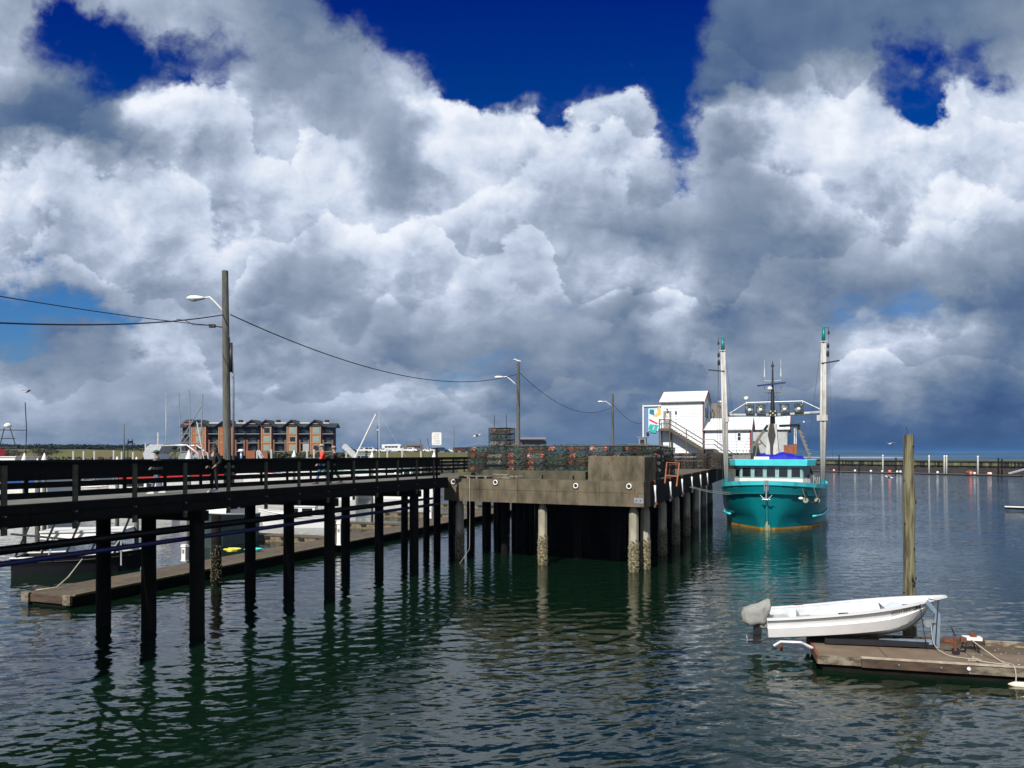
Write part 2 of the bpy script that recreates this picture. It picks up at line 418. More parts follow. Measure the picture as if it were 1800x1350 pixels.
# ------------------------------------------------------------ water
def make_water():
    u_d = np.arange(-0.80, 0.8001, 0.0036)
    out = np.array([0.9, 1.05, 1.3, 1.8, 2.6, 4.0, 7.0, 12.0])
    u = np.concatenate([-out[::-1], u_d, out])
    ys = [12.0]
    while ys[-1] < 85: ys.append(ys[-1] * 1.0046)
    while ys[-1] < 16000: ys.append(ys[-1] * 1.06)
    Y = np.concatenate([np.array([-300.0, -60.0, 0.0, 7.0]), np.array(ys)])
    UU, YY = np.meshgrid(u, Y)
    XX = UU * np.maximum(YY, 12.0)
    Z = np.zeros_like(XX)
    amp_env = np.clip((85 - YY) / 45, 0, 1) * np.clip((YY - 7) / 5, 0, 1) * np.clip((0.9 - np.abs(UU)) / 0.08, 0, 1)
    r = np.random.default_rng(11)
    waves = []
    for i in range(70):
        lam = 0.24 * (1.5 / 0.24) ** (r.random() ** 1.5)
        th = R(112) + r.normal() * R(24)
        if i % 6 == 0: th = R(60) + r.normal() * R(30)
        slope = 0.033 * (0.55 / lam) ** 0.2
        waves.append((lam, th, slope * lam / (2 * math.pi) * 1.0, r.random() * 6.283))
    # calm and ruffled patches
    patch = 0.62 + 0.38 * (np.sin(XX * 0.11 + YY * 0.07 + 1.0) * np.sin(YY * 0.13 - XX * 0.05 + 2.0))
    WX = XX + 0.35 * np.sin(YY * 0.9 + XX * 0.35) ; WY = YY + 0.25 * np.sin(XX * 0.8 + 1.3) + 0.2 * np.sin(XX * 0.31 - YY * 0.5)
    for lam, th, a, ph in waves:
        k = 2 * math.pi / lam
        fadeout = np.clip((16.0 * lam / 0.5 + 25 - YY) / 20, 0, 1)
        Z += a * fadeout * np.sin(k * (WX * math.cos(th) + WY * math.sin(th)) + ph)
    Z *= amp_env * (0.55 + 0.6 * patch) * 0.52
    nr, nc = XX.shape
    verts = np.stack([XX, YY, Z], -1).reshape(-1, 3).astype(np.float32)
    idx = np.arange(nr * nc).reshape(nr, nc)
    q = np.stack([idx[:-1, :-1], idx[:-1, 1:], idx[1:, 1:], idx[1:, :-1]], -1).reshape(-1, 4)
    me = bpy.data.meshes.new('water')
    me.vertices.add(len(verts)); me.vertices.foreach_set('co', verts.ravel())
    me.loops.add(q.size); me.loops.foreach_set('vertex_index', q.ravel().astype(np.int32))
    me.polygons.add(len(q)); me.polygons.foreach_set('loop_start', np.arange(0, q.size, 4, dtype=np.int32))
    me.polygons.foreach_set('loop_total', np.full(len(q), 4, dtype=np.int32))
    me.update(calc_edges=True)
    me.polygons.foreach_set('use_smooth', [True] * len(q))
    m = bpy.data.materials.new('harbour_water'); m.use_nodes = True
    nt = m.node_tree; b = nt.nodes['Principled BSDF']; N = nt.nodes.new; L = nt.links.new
    b.inputs['Base Color'].default_value = (0.0024, 0.0098, 0.0046, 1)
    b.inputs['Roughness'].default_value = 0.06
    b.inputs['IOR'].default_value = 1.52
    tc = N('ShaderNodeTexCoord')
    # small ripples as slopes added to the surface normal, stronger across the wind than along it
    mp = N('ShaderNodeMapping'); mp.inputs['Rotation'].default_value = (0, 0, R(-22)); mp.inputs['Scale'].default_value = (0.38, 1.35, 1)
    L(tc.outputs['Object'], mp.inputs[0])
    acc = None
    for sc_, dt, kx, ky in ((4.0, 3.0, 0.08, 0.22), (11.0, 3.0, 0.10, 0.24)):
        n = N('ShaderNodeTexNoise'); n.inputs['Scale'].default_value = sc_; n.inputs['Detail'].default_value = dt; n.inputs['Roughness'].default_value = 0.55
        L(mp.outputs[0], n.inputs['Vector'])
        a = N('ShaderNodeVectorMath'); a.operation = 'SUBTRACT'; a.inputs[1].default_value = (0.5, 0.5, 0.5); L(n.outputs['Color'], a.inputs[0])
        k = N('ShaderNodeVectorMath'); k.operation = 'MULTIPLY'; k.inputs[1].default_value = (kx, ky, 0.0); L(a.outputs[0], k.inputs[0])
        if acc is None: acc = k.outputs[0]
        else:
            q_ = N('ShaderNodeVectorMath'); L(acc, q_.inputs[0]); L(k.outputs[0], q_.inputs[1]); acc = q_.outputs[0]
    # calmer and ruffled patches
    n = N('ShaderNodeTexNoise'); n.inputs['Scale'].default_value = 0.06; n.inputs['Detail'].default_value = 4
    mp2 = N('ShaderNodeMapping'); mp2.inputs['Scale'].default_value = (0.5, 1.3, 1); L(tc.outputs['Object'], mp2.inputs[0]); L(mp2.outputs[0], n.inputs['Vector'])
    mr = N('ShaderNodeMapRange'); mr.inputs['From Min'].default_value = 0.35; mr.inputs['From Max'].default_value = 0.65; mr.inputs['To Min'].default_value = 0.5; mr.inputs['To Max'].default_value = 1.35
    L(n.outputs['Fac'], mr.inputs[0])
    # the open basin beyond the pier is rougher than the sheltered corner by the boardwalk
    sx = N('ShaderNodeSeparateXYZ'); L(tc.outputs['Object'], sx.inputs[0])
    op = N('ShaderNodeMapRange'); op.inputs['From Min'].default_value = 45; op.inputs['From Max'].default_value = 130; op.inputs['To Min'].default_value = 1.0; op.inputs['To Max'].default_value = 3.4; L(sx.outputs[1], op.inputs[0])
    mo = N('ShaderNodeMath'); mo.operation = 'MULTIPLY'; L(mr.outputs[0], mo.inputs[0]); L(op.outputs[0], mo.inputs[1])
    k = N('ShaderNodeVectorMath'); k.operation = 'SCALE'; L(acc, k.inputs[0]); L(mo.outputs[0], k.inputs['Scale'])
    ge = N('ShaderNodeNewGeometry'); q_ = N('ShaderNodeVectorMath'); L(ge.outputs['Normal'], q_.inputs[0]); L(k.outputs[0], q_.inputs[1])
    nn = N('ShaderNodeVectorMath'); nn.operation = 'NORMALIZE'; L(q_.outputs[0], nn.inputs[0]); L(nn.outputs[0], b.inputs['Normal'])
    me.materials.append(m)
    o = bpy.data.objects.new('water', me); col.objects.link(o); structure(o)
    o['label'] = 'rippled dark teal harbour water'
make_water()

# ------------------------------------------------------------ walkway frame
dv = Vector((math.sin(R(20.3)), math.cos(R(20.3)), 0))      # along the walkway, away from the camera
nv = Vector((-dv.y, dv.x, 0))                                # to its far (left) side
ANG = -R(20.3)
DZ = H - 1.35
A0 = Vector((-13.5, 20.25, 0))
def W(s, t, z): return A0 + dv * s + nv * t + Vector((0, 0, z))
WW = 6.0
S0, S1 = -16.0, 27.6
def make_walkway():
    root = thing('boardwalk', 'long dark timber boardwalk on piles leading to the crab pot pier', 'boardwalk', W(S0, 0, 0))
    # deck boards run across; a board every 3.5 m length section to keep them apart
    s = S0
    k = 0
    while s < S1 - 0.1:
        e = min(s + 2.14, S1)
        mb = MB(); mb.loft([[W(s + 0.006, t, z) for t, z in ((0.03, DZ), (2.84, DZ), (2.84, DZ - 0.08), (0.03, DZ - 0.08))], [W(e - 0.006, t, z) for t, z in ((0.03, DZ), (2.84, DZ), (2.84, DZ - 0.08), (0.03, DZ - 0.08))]])
        mb.build('deck_panel', deckm, root, world=True)
        mb = MB(); mb.loft([[W(q, t, z) for t, z in ((2.86, DZ - 0.03), (WW - 0.03, DZ - 0.03), (WW - 0.03, DZ - 0.1), (2.86, DZ - 0.1))] for q in (s + 0.004, e - 0.004)]); mb.build('roadway_panel', asph, root, world=True)
        s = e
    for t in (0.05, 1.6, 3.0, 4.5, WW - 0.05):
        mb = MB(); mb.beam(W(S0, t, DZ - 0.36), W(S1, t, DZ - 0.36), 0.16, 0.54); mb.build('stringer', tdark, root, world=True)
    # near-side fascia planks
    for i in range(8):
        a = S0 + i * 5.6
        if a > S1: break
        for zz, hh in ((DZ - 0.14, 0.26), (DZ - 0.43, 0.27)):
            mb = MB(); mb.beam(W(a, -0.06, zz), W(min(a + 5.58, S1), -0.06, zz), 0.05, hh); mb.build('fascia_board', tdark, root, world=True)
    # bents
    firstp = None
    for i in range(-3, 5):
        Y1 = 19.25 + 7.75 * i if i < 1 else 19.45 + 7.75 * i
        s1 = (Y1 - 20.25) / dv.y
        s1 = (19.45 + 7.75 * i - 20.25) / dv.y
        if s1 < S0 or s1 > S1 - 0.4: continue
        for t in (0.28, 2.5, 4.7):
            c = W(s1 + (0.0), t, 0)
            mb = MB(); mb.lathe([(0.25, -2.5), (0.26, 0.2), (0.255, 2.5), (0.25, DZ - 1.0)], 12)
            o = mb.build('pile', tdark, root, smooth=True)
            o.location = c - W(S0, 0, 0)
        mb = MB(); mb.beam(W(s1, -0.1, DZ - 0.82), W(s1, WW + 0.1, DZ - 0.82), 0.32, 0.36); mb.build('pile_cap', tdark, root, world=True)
    mb = MB(); mb.beam(W(S0, 2.4, 3.55), W(S1, 2.4, 3.55), 0.15, 0.25); mb.build('walkway_brace', tdark, root, world=True)
    # pipes hung along the near side
    mb = MB(); mb.path([W(S0, 0.55, 3.42), W(S1, 0.55, 3.42)], 0.085, 10); pz = mb.build('pipe', bluep, None, smooth=True)
    tag(pz, 'dark blue pipe slung under the near side of the boardwalk', 'pipe')
    mb = MB(); mb.path([W(S0, 0.95, 3.75), W(S1, 0.95, 3.75)], 0.07, 8); pz = mb.build('pipe', black, None, smooth=True)
    tag(pz, 'black pipe under the boardwalk just above the blue one', 'pipe')
make_walkway()
def make_railing(t, label, sgn, s_from, s_to, offset=0.0):
    root = thing('railing', label, 'railing', W(s_from, t, DZ))
    i = 0
    s = 0.07 + 2.14 * math.ceil((s_from - 0.07) / 2.14) + offset
    while s <= s_to:
        mb = MB(); mb.beam(W(s, t - sgn * 0.05, DZ - 0.80), W(s, t - sgn * 0.05, DZ + 1.06), 0.06, 0.15, up=dv)
        mb.build('post', tpost if sgn > 0 else trail, root, world=True)
        for zz in (DZ - 0.3, DZ - 0.62):
            if sgn > 0:
                mb = MB(); mb.tube(W(s, t - 0.10, zz), W(s, t - 0.125, zz), 0.022, 0.02, 6); mb.build('bolt', galv, root, world=True)
        s += 2.14; i += 1
    s = s_from
    while s < s_to - 0.2:
        e = min(s + 4.28, s_to)
        for zz, hh in ((1.05, 0.17), (0.79, 0.17), (0.52, 0.17), (0.24, 0.17)):
            if sgn > 0 and zz == 0.25: continue
            mb = MB(); mb.beam(W(s + 0.01, t + sgn * 0.01, DZ + zz - 0.02), W(e - 0.01, t + sgn * 0.01, DZ + zz - 0.02), 0.045, hh); mb.build('rail_board', trail, root, world=True)
        mb = MB(); mb.beam(W(s + 0.005, t - sgn * 0.01, DZ + 1.135), W(e - 0.005, t - sgn * 0.01, DZ + 1.135), 0.16, 0.04); mb.build('cap_board', trail, root, world=True)
        s = e
    return root
make_railing(0.0, 'near side dark timber railing of the boardwalk', 1, S0, S1 - 0.9)
make_railing(WW, 'far side dark timber railing of the boardwalk by the marina', -1, S0, S1 + 25, 1.0)
# ------------------------------------------------------------ concrete pier
PZ = H - 1.47
PL = Vector((-4.06, 47.7, 0)); PR = Vector((7.22, 41.5, 0))
ed = Vector((0.337, 0.941, 0)).normalized()            # right edge direction
fd = (PR - PL).normalized()                             # front edge direction, left to right
inn = Vector((-fd.y, fd.x, 0))                          # from front edge inwards
def make_pier():
    root = thing('pier', 'concrete pier on barnacled piles stacked with crab pots', 'pier', PL)
    q = [PL, PR, PR + ed * 48, PR + ed * 60 + nv * 18, W(85, WW + 0.3, 0), W(S1 + 0.05, WW + 0.3, 0), W(S1 + 0.05, 0.35, 0)]
    q0 = [Vector((p.x, p.y, 0)) for p in q]
    poly = [(p.x, p.y) for p in q0]
    mb = MB(); mb.prism(poly, PZ - 0.5, PZ - 0.004); mb.build('deck_slab', concd, root, world=True)
    for zz, hh in ((PZ - 0.14, 0.26), (PZ - 0.43, 0.27)):
        mb = MB(); mb.beam(W(S1, -0.06, zz), PL + Vector((0.02, -0.06, zz)), 0.05, hh); mb.build('fascia_board', tdark, root, world=True)
    # front beam: two courses, each cast in four lengths
    Lf = (PR - PL).length
    for k in range(5):
        a, b = Lf * k / 5.0 + 0.01, Lf * (k + 1) / 5.0 - 0.005
        for z0, z1 in ((PZ - 0.62, PZ), (PZ - 1.36, PZ - 0.635)):
            mb = MB(); off = -0.30 if z1 == PZ else -0.292
            p0 = PL + fd * a + inn * off; p1 = PL + fd * b + inn * off; p2 = PL + fd * b + inn * 0.2; p3 = PL + fd * a + inn * 0.2
            mb.prism([(p.x, p.y) for p in (p0, p1, p2, p3)], z0, z1); mb.build('edge_beam_block', concm, root, world=True)
    # side beam
    for k in range(9):
        a = k * 6.0 + 0.02 - 0.0
        mb = MB(); mb.beam(PR + ed * a + Vector((0, 0, PZ - 0.68)), PR + ed * (a + 5.97) + Vector((0, 0, PZ - 0.68)), 0.5, 1.35); mb.build('side_beam_block', sidec, root, world=True)
    # piles
    pts = []
    for px_, in ((807,), (953,), (1113,)):
        # on the front row
        t_ = None
        for s_ in np.linspace(0, Lf, 400):
            p = PL + fd * s_ + inn * 0.35
            if abs(p.x / p.y * F + 900 - px_) < 1.2: t_ = p
        pts.append((t_, True))
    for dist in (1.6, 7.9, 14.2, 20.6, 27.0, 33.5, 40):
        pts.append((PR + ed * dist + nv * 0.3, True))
    for r_ in range(0, 10):  # inner rows packed this dense to darken the view below the deck
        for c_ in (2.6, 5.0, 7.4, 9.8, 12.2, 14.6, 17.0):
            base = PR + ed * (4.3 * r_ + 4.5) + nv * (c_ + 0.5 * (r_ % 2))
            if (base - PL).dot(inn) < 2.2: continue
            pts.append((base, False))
    # dark plank screen added behind the pile rows to blacken the gaps
    for k in range(22):
        a = PR + ed * 30 + nv * (1.0 + 0.62 * k)
        mb = MB(); mb.beam(a + Vector((0, 0, -2)), a + Vector((0, 0, PZ - 0.5)), 0.2, 0.60, up=nv); mb.build('shade_screen_plank', tdark, root, world=True)
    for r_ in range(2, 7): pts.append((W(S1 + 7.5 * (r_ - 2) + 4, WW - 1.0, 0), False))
    lump = MB(); rr = random.Random(3)
    for k in range(520):
        a = rr.random() * 2 * math.pi; z = 0.0 + rr.random() ** 0.8 * 1.75
        if z > 1.45 and rr.random() < 0.6: continue
        rad = 0.235 + 0.06 * rr.random(); s_ = rr.uniform(0.018, 0.05)
        c = Vector((math.cos(a) * rad, math.sin(a) * rad, z)); o_ = Vector((math.cos(a), math.sin(a), rr.uniform(-.3, .3)))
        t1 = Vector((-math.sin(a), math.cos(a), 0)) * s_; t2 = Vector((0, 0, s_))
        lump.add([c + t1 + t2, c - t1 + t2, c - t1 - t2, c + t1 - t2, c + o_ * s_ * 1.2], [(0, 1, 4), (1, 2, 4), (2, 3, 4), (3, 0, 4)])
    lumpo = None; shaft = None; dshaft = None
    def octa(r, z): return [Vector((r * math.cos(R(22.5 + 45 * j)), r * math.sin(R(22.5 + 45 * j)), z)) for j in range(8)]
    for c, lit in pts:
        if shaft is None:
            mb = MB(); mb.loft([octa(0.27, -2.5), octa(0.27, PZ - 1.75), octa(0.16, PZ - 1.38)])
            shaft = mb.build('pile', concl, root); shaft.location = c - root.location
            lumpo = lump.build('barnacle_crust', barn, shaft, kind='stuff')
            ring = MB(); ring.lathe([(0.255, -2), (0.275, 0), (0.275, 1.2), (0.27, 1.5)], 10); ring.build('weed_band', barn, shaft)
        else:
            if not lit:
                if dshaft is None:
                    mb = MB(); mb.lathe([(0.24, -2.5), (0.23, PZ - 0.45)], 10); dshaft = mb.build('pile', tdark, root, smooth=True); s2 = dshaft  # dark timber colour stands in for shade on the inner piles
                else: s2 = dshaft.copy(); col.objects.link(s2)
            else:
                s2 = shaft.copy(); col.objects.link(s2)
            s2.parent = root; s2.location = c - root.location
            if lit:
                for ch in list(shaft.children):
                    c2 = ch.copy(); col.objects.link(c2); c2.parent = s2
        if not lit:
            pass
    # mooring rings along the front beam
    for px_, py_ in ((803, 847), (876, 848), (1017, 854), (1109, 855)):
        best = min((PL + fd * s_ for s_ in np.linspace(0, Lf, 300)), key=lambda p: abs(p.x / p.y * F + 900 - px_))
        c = best + inn * (-0.36); c.z = fz(py_, c.y)
        mb = MB(); n_ = 14
        mb.path([c + fd * 0.13 * math.cos(t * 2 * math.pi / n_) + Vector((0, 0, 0.13 * math.sin(t * 2 * math.pi / n_))) for t in range(n_)], 0.035, 6, closed=True)
        mb.build('mooring_ring', white, root, smooth=True, world=True)
        mb = MB(); mb.beam(c + inn * 0.055, c + inn * 0.02, 0.16, 0.16); mb.build('ring_socket', black, root, world=True)
    for px_, w_, h_ in ((805, 0.16, 1.02), (877, 0.20, 0.95), (1019, 0.17, 0.95), (1110, 0.12, 0.9), (1120, 0.3, 0.8)):
        best = min((PL + fd * s_ for s_ in np.linspace(0, Lf, 300)), key=lambda p: abs(p.x / p.y * F + 900 - px_))
        c = best + inn * (-0.302)
        mb = MB(); mb.beam(c + Vector((0, 0, PZ - 0.3 - h_)), c + Vector((0, 0, PZ - 0.32)), 0.008, w_, up=fd); mb.build('rust_stain', mat('rust_stain', (0.10, 0.055, 0.025), 0.95, c2=(0.17, 0.14, 0.10), scale=4, stretch=(3, 3, 0.5)), root, world=True)
    # steel plate on the corner
    c = PR + inn * (-0.31) - fd * 0.28; c.z = PZ - 1.02
    mb = MB(); mb.beam(c - fd * 0.27, c + fd * 0.27, 0.02, 0.30); pl = mb.build('steel_plate', galv, root, world=True)
    for q_ in (-0.12, 0.1):
        mb = MB(); mb.beam(c + fd * (q_ - .035) - inn * 0.015, c + fd * (q_ + .035) - inn * 0.015, 0.02, 0.06); mb.build('plate_bolt', black, pl, world=True)
    return root
pier = make_pier()

# white pipe fenders with rusty brackets down the pier's shaded side
fen = None
for i, dist in enumerate((1.0, 6.9, 12.6, 18.4, 24.6, 30.5)):
    c = PR + ed * dist - nv * 0.34
    if fen is None:
        fen = thing('pipe_fender', '', 'fender', (0, 0, 0), 0, 'white pipe fenders down the side of the pier')
        mb = MB(); mb.path([(0, 0, -0.12), (0, 0, -0.5), (0.02, 0, -0.9), (0.0, 0, -1.35)], 0.065, 8); mb.build('pipe', white, fen, smooth=True)
        mb = MB(); mb.path([(0, 0, -0.1), (0, 0, 0.12), (-0.08, 0, 0.16)], 0.03, 6); mb.build('hook', rust, fen, smooth=True)
        mb = MB(); mb.box((0.03, 0, -1.12), (0.22, 0.22, 0.13)); mb.box((-0.12, 0.02, -1.05), (0.22, 0.08, 0.06)); mb.build('bracket', rust, fen)
    lab = ['white pipe fender nearest the front corner of the concrete pier', 'white pipe fender below the orange rusty frame', 'third white pipe fender along the shaded pier side', 'fourth white pipe fender along the shaded pier side', 'fifth white pipe fender along the pier side', 'white pipe fender closest to the teal trawler'][i]
    place(fen, i > 0, c + Vector((0, 0, PZ - 0.1)), ANG, lab)
# concrete blocks on the deck
def block(px0, px1, ofs, depth, h, name, label, m, tp=0.02):
    Lf = (PR - PL).length
    def at_(px_, o_): return min((PL + fd * s_ + inn * o_ for s_ in np.linspace(-2, Lf + 1, 700)), key=lambda p: abs(p.x / p.y * F + 900 - px_))
    p0 = at_(px0, ofs); p1 = at_(px1, ofs); p2 = p1 + inn * depth; p3 = p0 + inn * depth
    root = thing(name, label, 'concrete block', (p0 + p1) / 2 + Vector((0, 0, PZ)))
    mb = MB()
    cxy = (p0 + p1 + p2 + p3) / 4
    base = [Vector((p.x, p.y, PZ)) for p in (p0, p1, p2, p3)]
    lip = [Vector((p.x, p.y, PZ + h - 0.04)) for p in (p0, p1, p2, p3)]
    top = [Vector((p.x + (cxy.x - p.x) * tp, p.y + (cxy.y - p.y) * tp, PZ + h)) for p in (p0, p1, p2, p3)]
    mb.loft([base, lip, top]); mb.build('block_body', m, root, world=True)
    return root, p0, p1
r1, b0, b1 = block(1034, 1133, 0.15, 1.9, 1.37, 'concrete_block', 'tall mossy concrete block on the front right corner of the pier', concm)
for i in range(4):
    for j in range(2):
        c = b0.lerp(b1, 0.12 + 0.25 * i) + Vector((0, 0, PZ + 0.35 + 0.62 * j)) + inn * (-0.004)
        mb = MB(); mb.beam(c - Vector((0, 0, 0.09)), c + Vector((0.02, 0, 0.09)), 0.012, 0.03, up=fd); mb.build('tie_hole', black, r1, world=True)
r2, c0, c1 = block(848, 1029, 1.5, 0.45, 0.50, 'concrete_curb', 'low concrete curb below the front row of crab pots', concd)
for px_ in (903, 952, 1007):
    c = min((c0.lerp(c1, s_) for s_ in np.linspace(0, 1, 200)), key=lambda p: abs(p.x / p.y * F + 900 - px_))
    mb = MB(); mb.box(c + inn * -0.12 + Vector((0, 0, PZ + 0.12)), (0.2, 0.22, 0.24), math.atan2(fd.y, fd.x)); mb.build('curb_footing', concd, r2, world=True)
block(806, 828, 1.2, 0.5, 0.36, 'concrete_curb', 'short concrete block on the left corner of the pier', concd)
# timber pallet lying at the pier's left corner
pl = thing('pallet', 'grey broken pallet lying on the front left edge of the pier', 'pallet', PL + fd * 1.9 + inn * 0.25 + Vector((0, 0, PZ)), math.atan2(fd.y, fd.x))
pw = mat('grey_pallet_wood', (0.30, 0.26, 0.20), 0.9, c2=(0.16, 0.14, 0.11), scale=5)
for k in range(5):
    mb = MB(); mb.box((0, -0.2 + 0.16 * k, 0.15), (2.1, 0.11, 0.03), R(random.uniform(-2, 2))); mb.build('slat', pw, pl)
for k in range(4):
    mb = MB(); mb.box((-0.95 + 0.63 * k, 0.1, 0.07), (0.09, 0.8, 0.12)); mb.build('bearer', pw, pl)
pl = thing('driftwood_pile', 'loose grey boards heaped on the pier edge beside the pallet', 'boards', PL + fd * 4.0 + inn * 0.5 + Vector((0, 0, PZ)), math.atan2(fd.y, fd.x))
for k in range(6):
    mb = MB(); mb.box((random.uniform(-0.5, 0.5), random.uniform(-0.2, 0.3), 0.05 + 0.045 * k), (random.uniform(0.8, 1.5), 0.1, 0.04), R(random.uniform(-25, 25))); mb.build('board', pw, pl)
# thin line hanging over the pier front
hl = MB(); cc = PL + fd * 1.9 + inn * (-0.36)
hl.path([cc + Vector((0, 0, PZ + 0.1)), cc + Vector((0.02, -0.04, 3)), cc + Vector((0, 0, 0.7)), cc + Vector((-0.5, -1.4, 0.0))], 0.012, 5)
tag(hl.build('rope', ropew, None, smooth=True), 'thin pale rope hanging down the front of the concrete pier', 'rope')

# ------------------------------------------------------------ crab pots
potf = mat('pot_frame', (0.010, 0.010, 0.010), 0.7)
nets = [mat('net_dark_green', (0.020, 0.045, 0.038), 0.9), mat('net_grey', (0.06, 0.065, 0.06), 0.9), mat('net_brown', (0.05, 0.035, 0.025), 0.9)]
ropes = [mat('rope_sea_green', (0.09, 0.16, 0.13), 0.9, rnd=0.3), mat('rope_grey_green', (0.22, 0.24, 0.20), 0.9, rnd=0.3), mat('rope_tan', (0.15, 0.105, 0.07), 0.9, rnd=0.3)]
ropes.append(mat('rope_pale', (0.42, 0.41, 0.34), 0.9, rnd=0.3))
buoyc = [mat('coral_buoy', (0.80, 0.16, 0.09), 0.5, c2=(0.6, 0.13, 0.08), rnd=0.2), mat('salmon_buoy', (0.80, 0.33, 0.24), 0.5, rnd=0.2), mat('white_buoy', (0.75, 0.72, 0.6), 0.5)]
PW_, PH_ = 1.30, 0.39
def rrect(w, r, z, n=4):
    out = []
    for cx, cy, a0 in ((1, 1, 0), (-1, 1, 90), (-1, -1, 180), (1, -1, 270)):
        for k in range(n + 1):
            a = R(a0 + 90 * k / n); out.append(Vector((cx * (w / 2 - r) + r * math.cos(a), cy * (w / 2 - r) + r * math.sin(a), z)))
    return out
def make_pot(seed, net, rope, buoys):
    rr = random.Random(seed)
    buoys = [(x, y, z, m, rad * 1.3) for x, y, z, m, rad in buoys]
    root = thing('crab_pot', '', 'crab pot', (0, 0, -50), 0, 'crab pots stacked on the pier')
    f = MB()
    for z in (0.025, PH_ - 0.025): f.path(rrect(PW_, 0.12, z), 0.022, 5, closed=True)
    for cx, cy in ((1, 1), (-1, 1), (-1, -1), (1, -1)):
        f.tube((cx * (PW_ / 2 - 0.03), cy * (PW_ / 2 - 0.03), 0.02), (cx * (PW_ / 2 - 0.03), cy * (PW_ / 2 - 0.03), PH_ - 0.02), 0.018, None, 5)
    for q in (-0.5, 0.5):
        for cx, cy in ((1, 0), (-1, 0), (0, 1), (0, -1)):
            x = cx * PW_ / 2 + (q * PW_ * 0.45 if cx == 0 else 0); y = cy * PW_ / 2 + (q * PW_ * 0.45 if cy == 0 else 0)
            f.tube((x, y, 0.02), (x, y, PH_ - 0.02), 0.012, None, 4)
    f.build('frame', potf, root)
    g = MB()     # netting as diamond strands on each side
    n_ = 9
    for side in range(4):
        rot = Matrix.Rotation(R(90 * side), 3, 'Z')
        for k in range(n_):
            for sg in (1, -1):
                x0 = -PW_ / 2 + PW_ * k / n_; x1 = x0 + sg * PW_ / n_ * 1.6
                x1 = max(-PW_ / 2, min(PW_ / 2, x1))
                a = rot @ Vector((x0, PW_ / 2, 0.03)); b = rot @ Vector((x1, PW_ / 2, PH_ - 0.03))
                g.tube(a, b, 0.006, None, 3)
    for k in range(8):
        a = -PW_ / 2 + PW_ * (k + 0.5) / 8
        g.tube((a, -PW_ / 2, PH_ - 0.03), (a * 0.9, PW_ / 2, PH_ - 0.03), 0.006, None, 3); g.tube((-PW_ / 2, a, PH_ - 0.03), (PW_ / 2, a * 0.9, PH_ - 0.03), 0.006, None, 3)
    g.build('netting', net, root, kind='stuff')
    for c_ in range(5):
        h = MB(); cx, cy = rr.uniform(-0.25, 0.25), rr.uniform(-0.25, 0.25)
        if c_ == 1: cx, cy = -0.3, -0.48
        if c_ == 2: cx, cy = 0.45, 0.0
        if c_ == 3: cx, cy = 0.25, -0.48
        if c_ == 4: cx, cy = -0.45, 0.2
        pts = []; a = rr.random() * 6
        for k in range(46):
            a += 0.45 + rr.uniform(-0.2, 0.2); rad = 0.12 + 0.12 * rr.random() + 0.05 * math.sin(k * .3)
            pts.append((cx + rad * math.cos(a) * 1.3, cy + rad * math.sin(a) * 0.8, 0.06 + 0.26 * rr.random()))
        h.path(pts, 0.016, 4); h.build('rope', rope if (c_ + seed) % 3 or rope is ropes[2] else (ropes[3] if c_ % 2 else ropes[1]), root)
    for (x, y, z, m, rad) in buoys:
        b = MB(); b.ball((x, y, z), (rad, rad, rad * 1.15), 9, 6); b.build('buoy', m, root, smooth=True)
    return root
protos = [
    make_pot(1, nets[0], ropes[0], [(-0.38, -0.42, 0.17, buoyc[0], 0.12), (0.35, 0.42, 0.17, buoyc[0], 0.12), (-0.18, -0.46, 0.22, buoyc[1], 0.10)]),
    make_pot(2, nets[1], ropes[1], [(-0.42, -0.44, 0.2, buoyc[1], 0.12), (0.43, -0.40, 0.18, buoyc[0], 0.11)]),
    make_pot(3, nets[2], ropes[2], [(-0.40, -0.40, 0.18, buoyc[0], 0.10)]),
    make_pot(4, nets[0], ropes[0], []),
    make_pot(5, nets[1], ropes[1], [(0.25, -0.45, 0.16, buoyc[2], 0.09)]),
    make_pot(6, nets[2], ropes[2], []),
]
used_p = set()
TI = ['bottom', 'second tier', 'third tier', 'fourth tier', 'top tier', 'sixth tier', 'seventh tier', 'eighth tier']
def put_pot(k, loc, rz, label):
    o = place(protos[k], k in used_p, loc, rz, label); used_p.add(k); return o
rp = random.Random(9)
fang = math.atan2(fd.y, fd.x)
Lf = (PR - PL).length
# front row
ncol = 9
start = PL + inn * 2.9 + fd * 0.75
for c_ in range(ncol):
    for t_ in range(5):
        b = start + fd * (c_ * 1.40) + Vector((rp.uniform(-.03, .03), rp.uniform(-.05, .05), PZ + t_ * (PH_ + 0.008)))
        k = rp.choice([0, 0, 1, 2, 3]) if c_ not in (1,) else rp.choice([3, 4])
        tier = ['at the bottom', 'second up', 'third up', 'fourth up', 'on top'][t_]
        put_pot(k, b, fang + rp.uniform(-0.04, 0.04), 'black crab pot %s of the %s front stack behind the concrete curb' % (tier, ORD[c_]))
for t_ in range(3):
    b = start + fd * (1 * 1.40 + 0.1) + inn * 0.1 + Vector((0, 0, PZ + (5 + t_) * (PH_ + 0.008)))
    put_pot([4, 3, 2][t_], b, fang + 0.1, 'crab pot %s of the three piled above the long front row' % ['lowest', 'in the middle', 'topmost'][t_])
# right-hand row along the edge
for c_ in range(9):
    for t_ in range(5):
        b = PR + ed * (3.0 + c_ * 1.42) + nv * 1.15 + Vector((rp.uniform(-.04, .04), rp.uniform(-.05, .05), PZ + t_ * (PH_ + 0.008)))
        k = rp.choice([3, 3, 4, 2, 3])
        tier = ['at the bottom', 'second up', 'third up', 'fourth up', 'on top'][t_]
        put_pot(k, b, ANG + rp.uniform(-0.05, 0.05), 'green-roped crab pot %s of the %s stack along the pier side' % (tier, ORD[c_]))
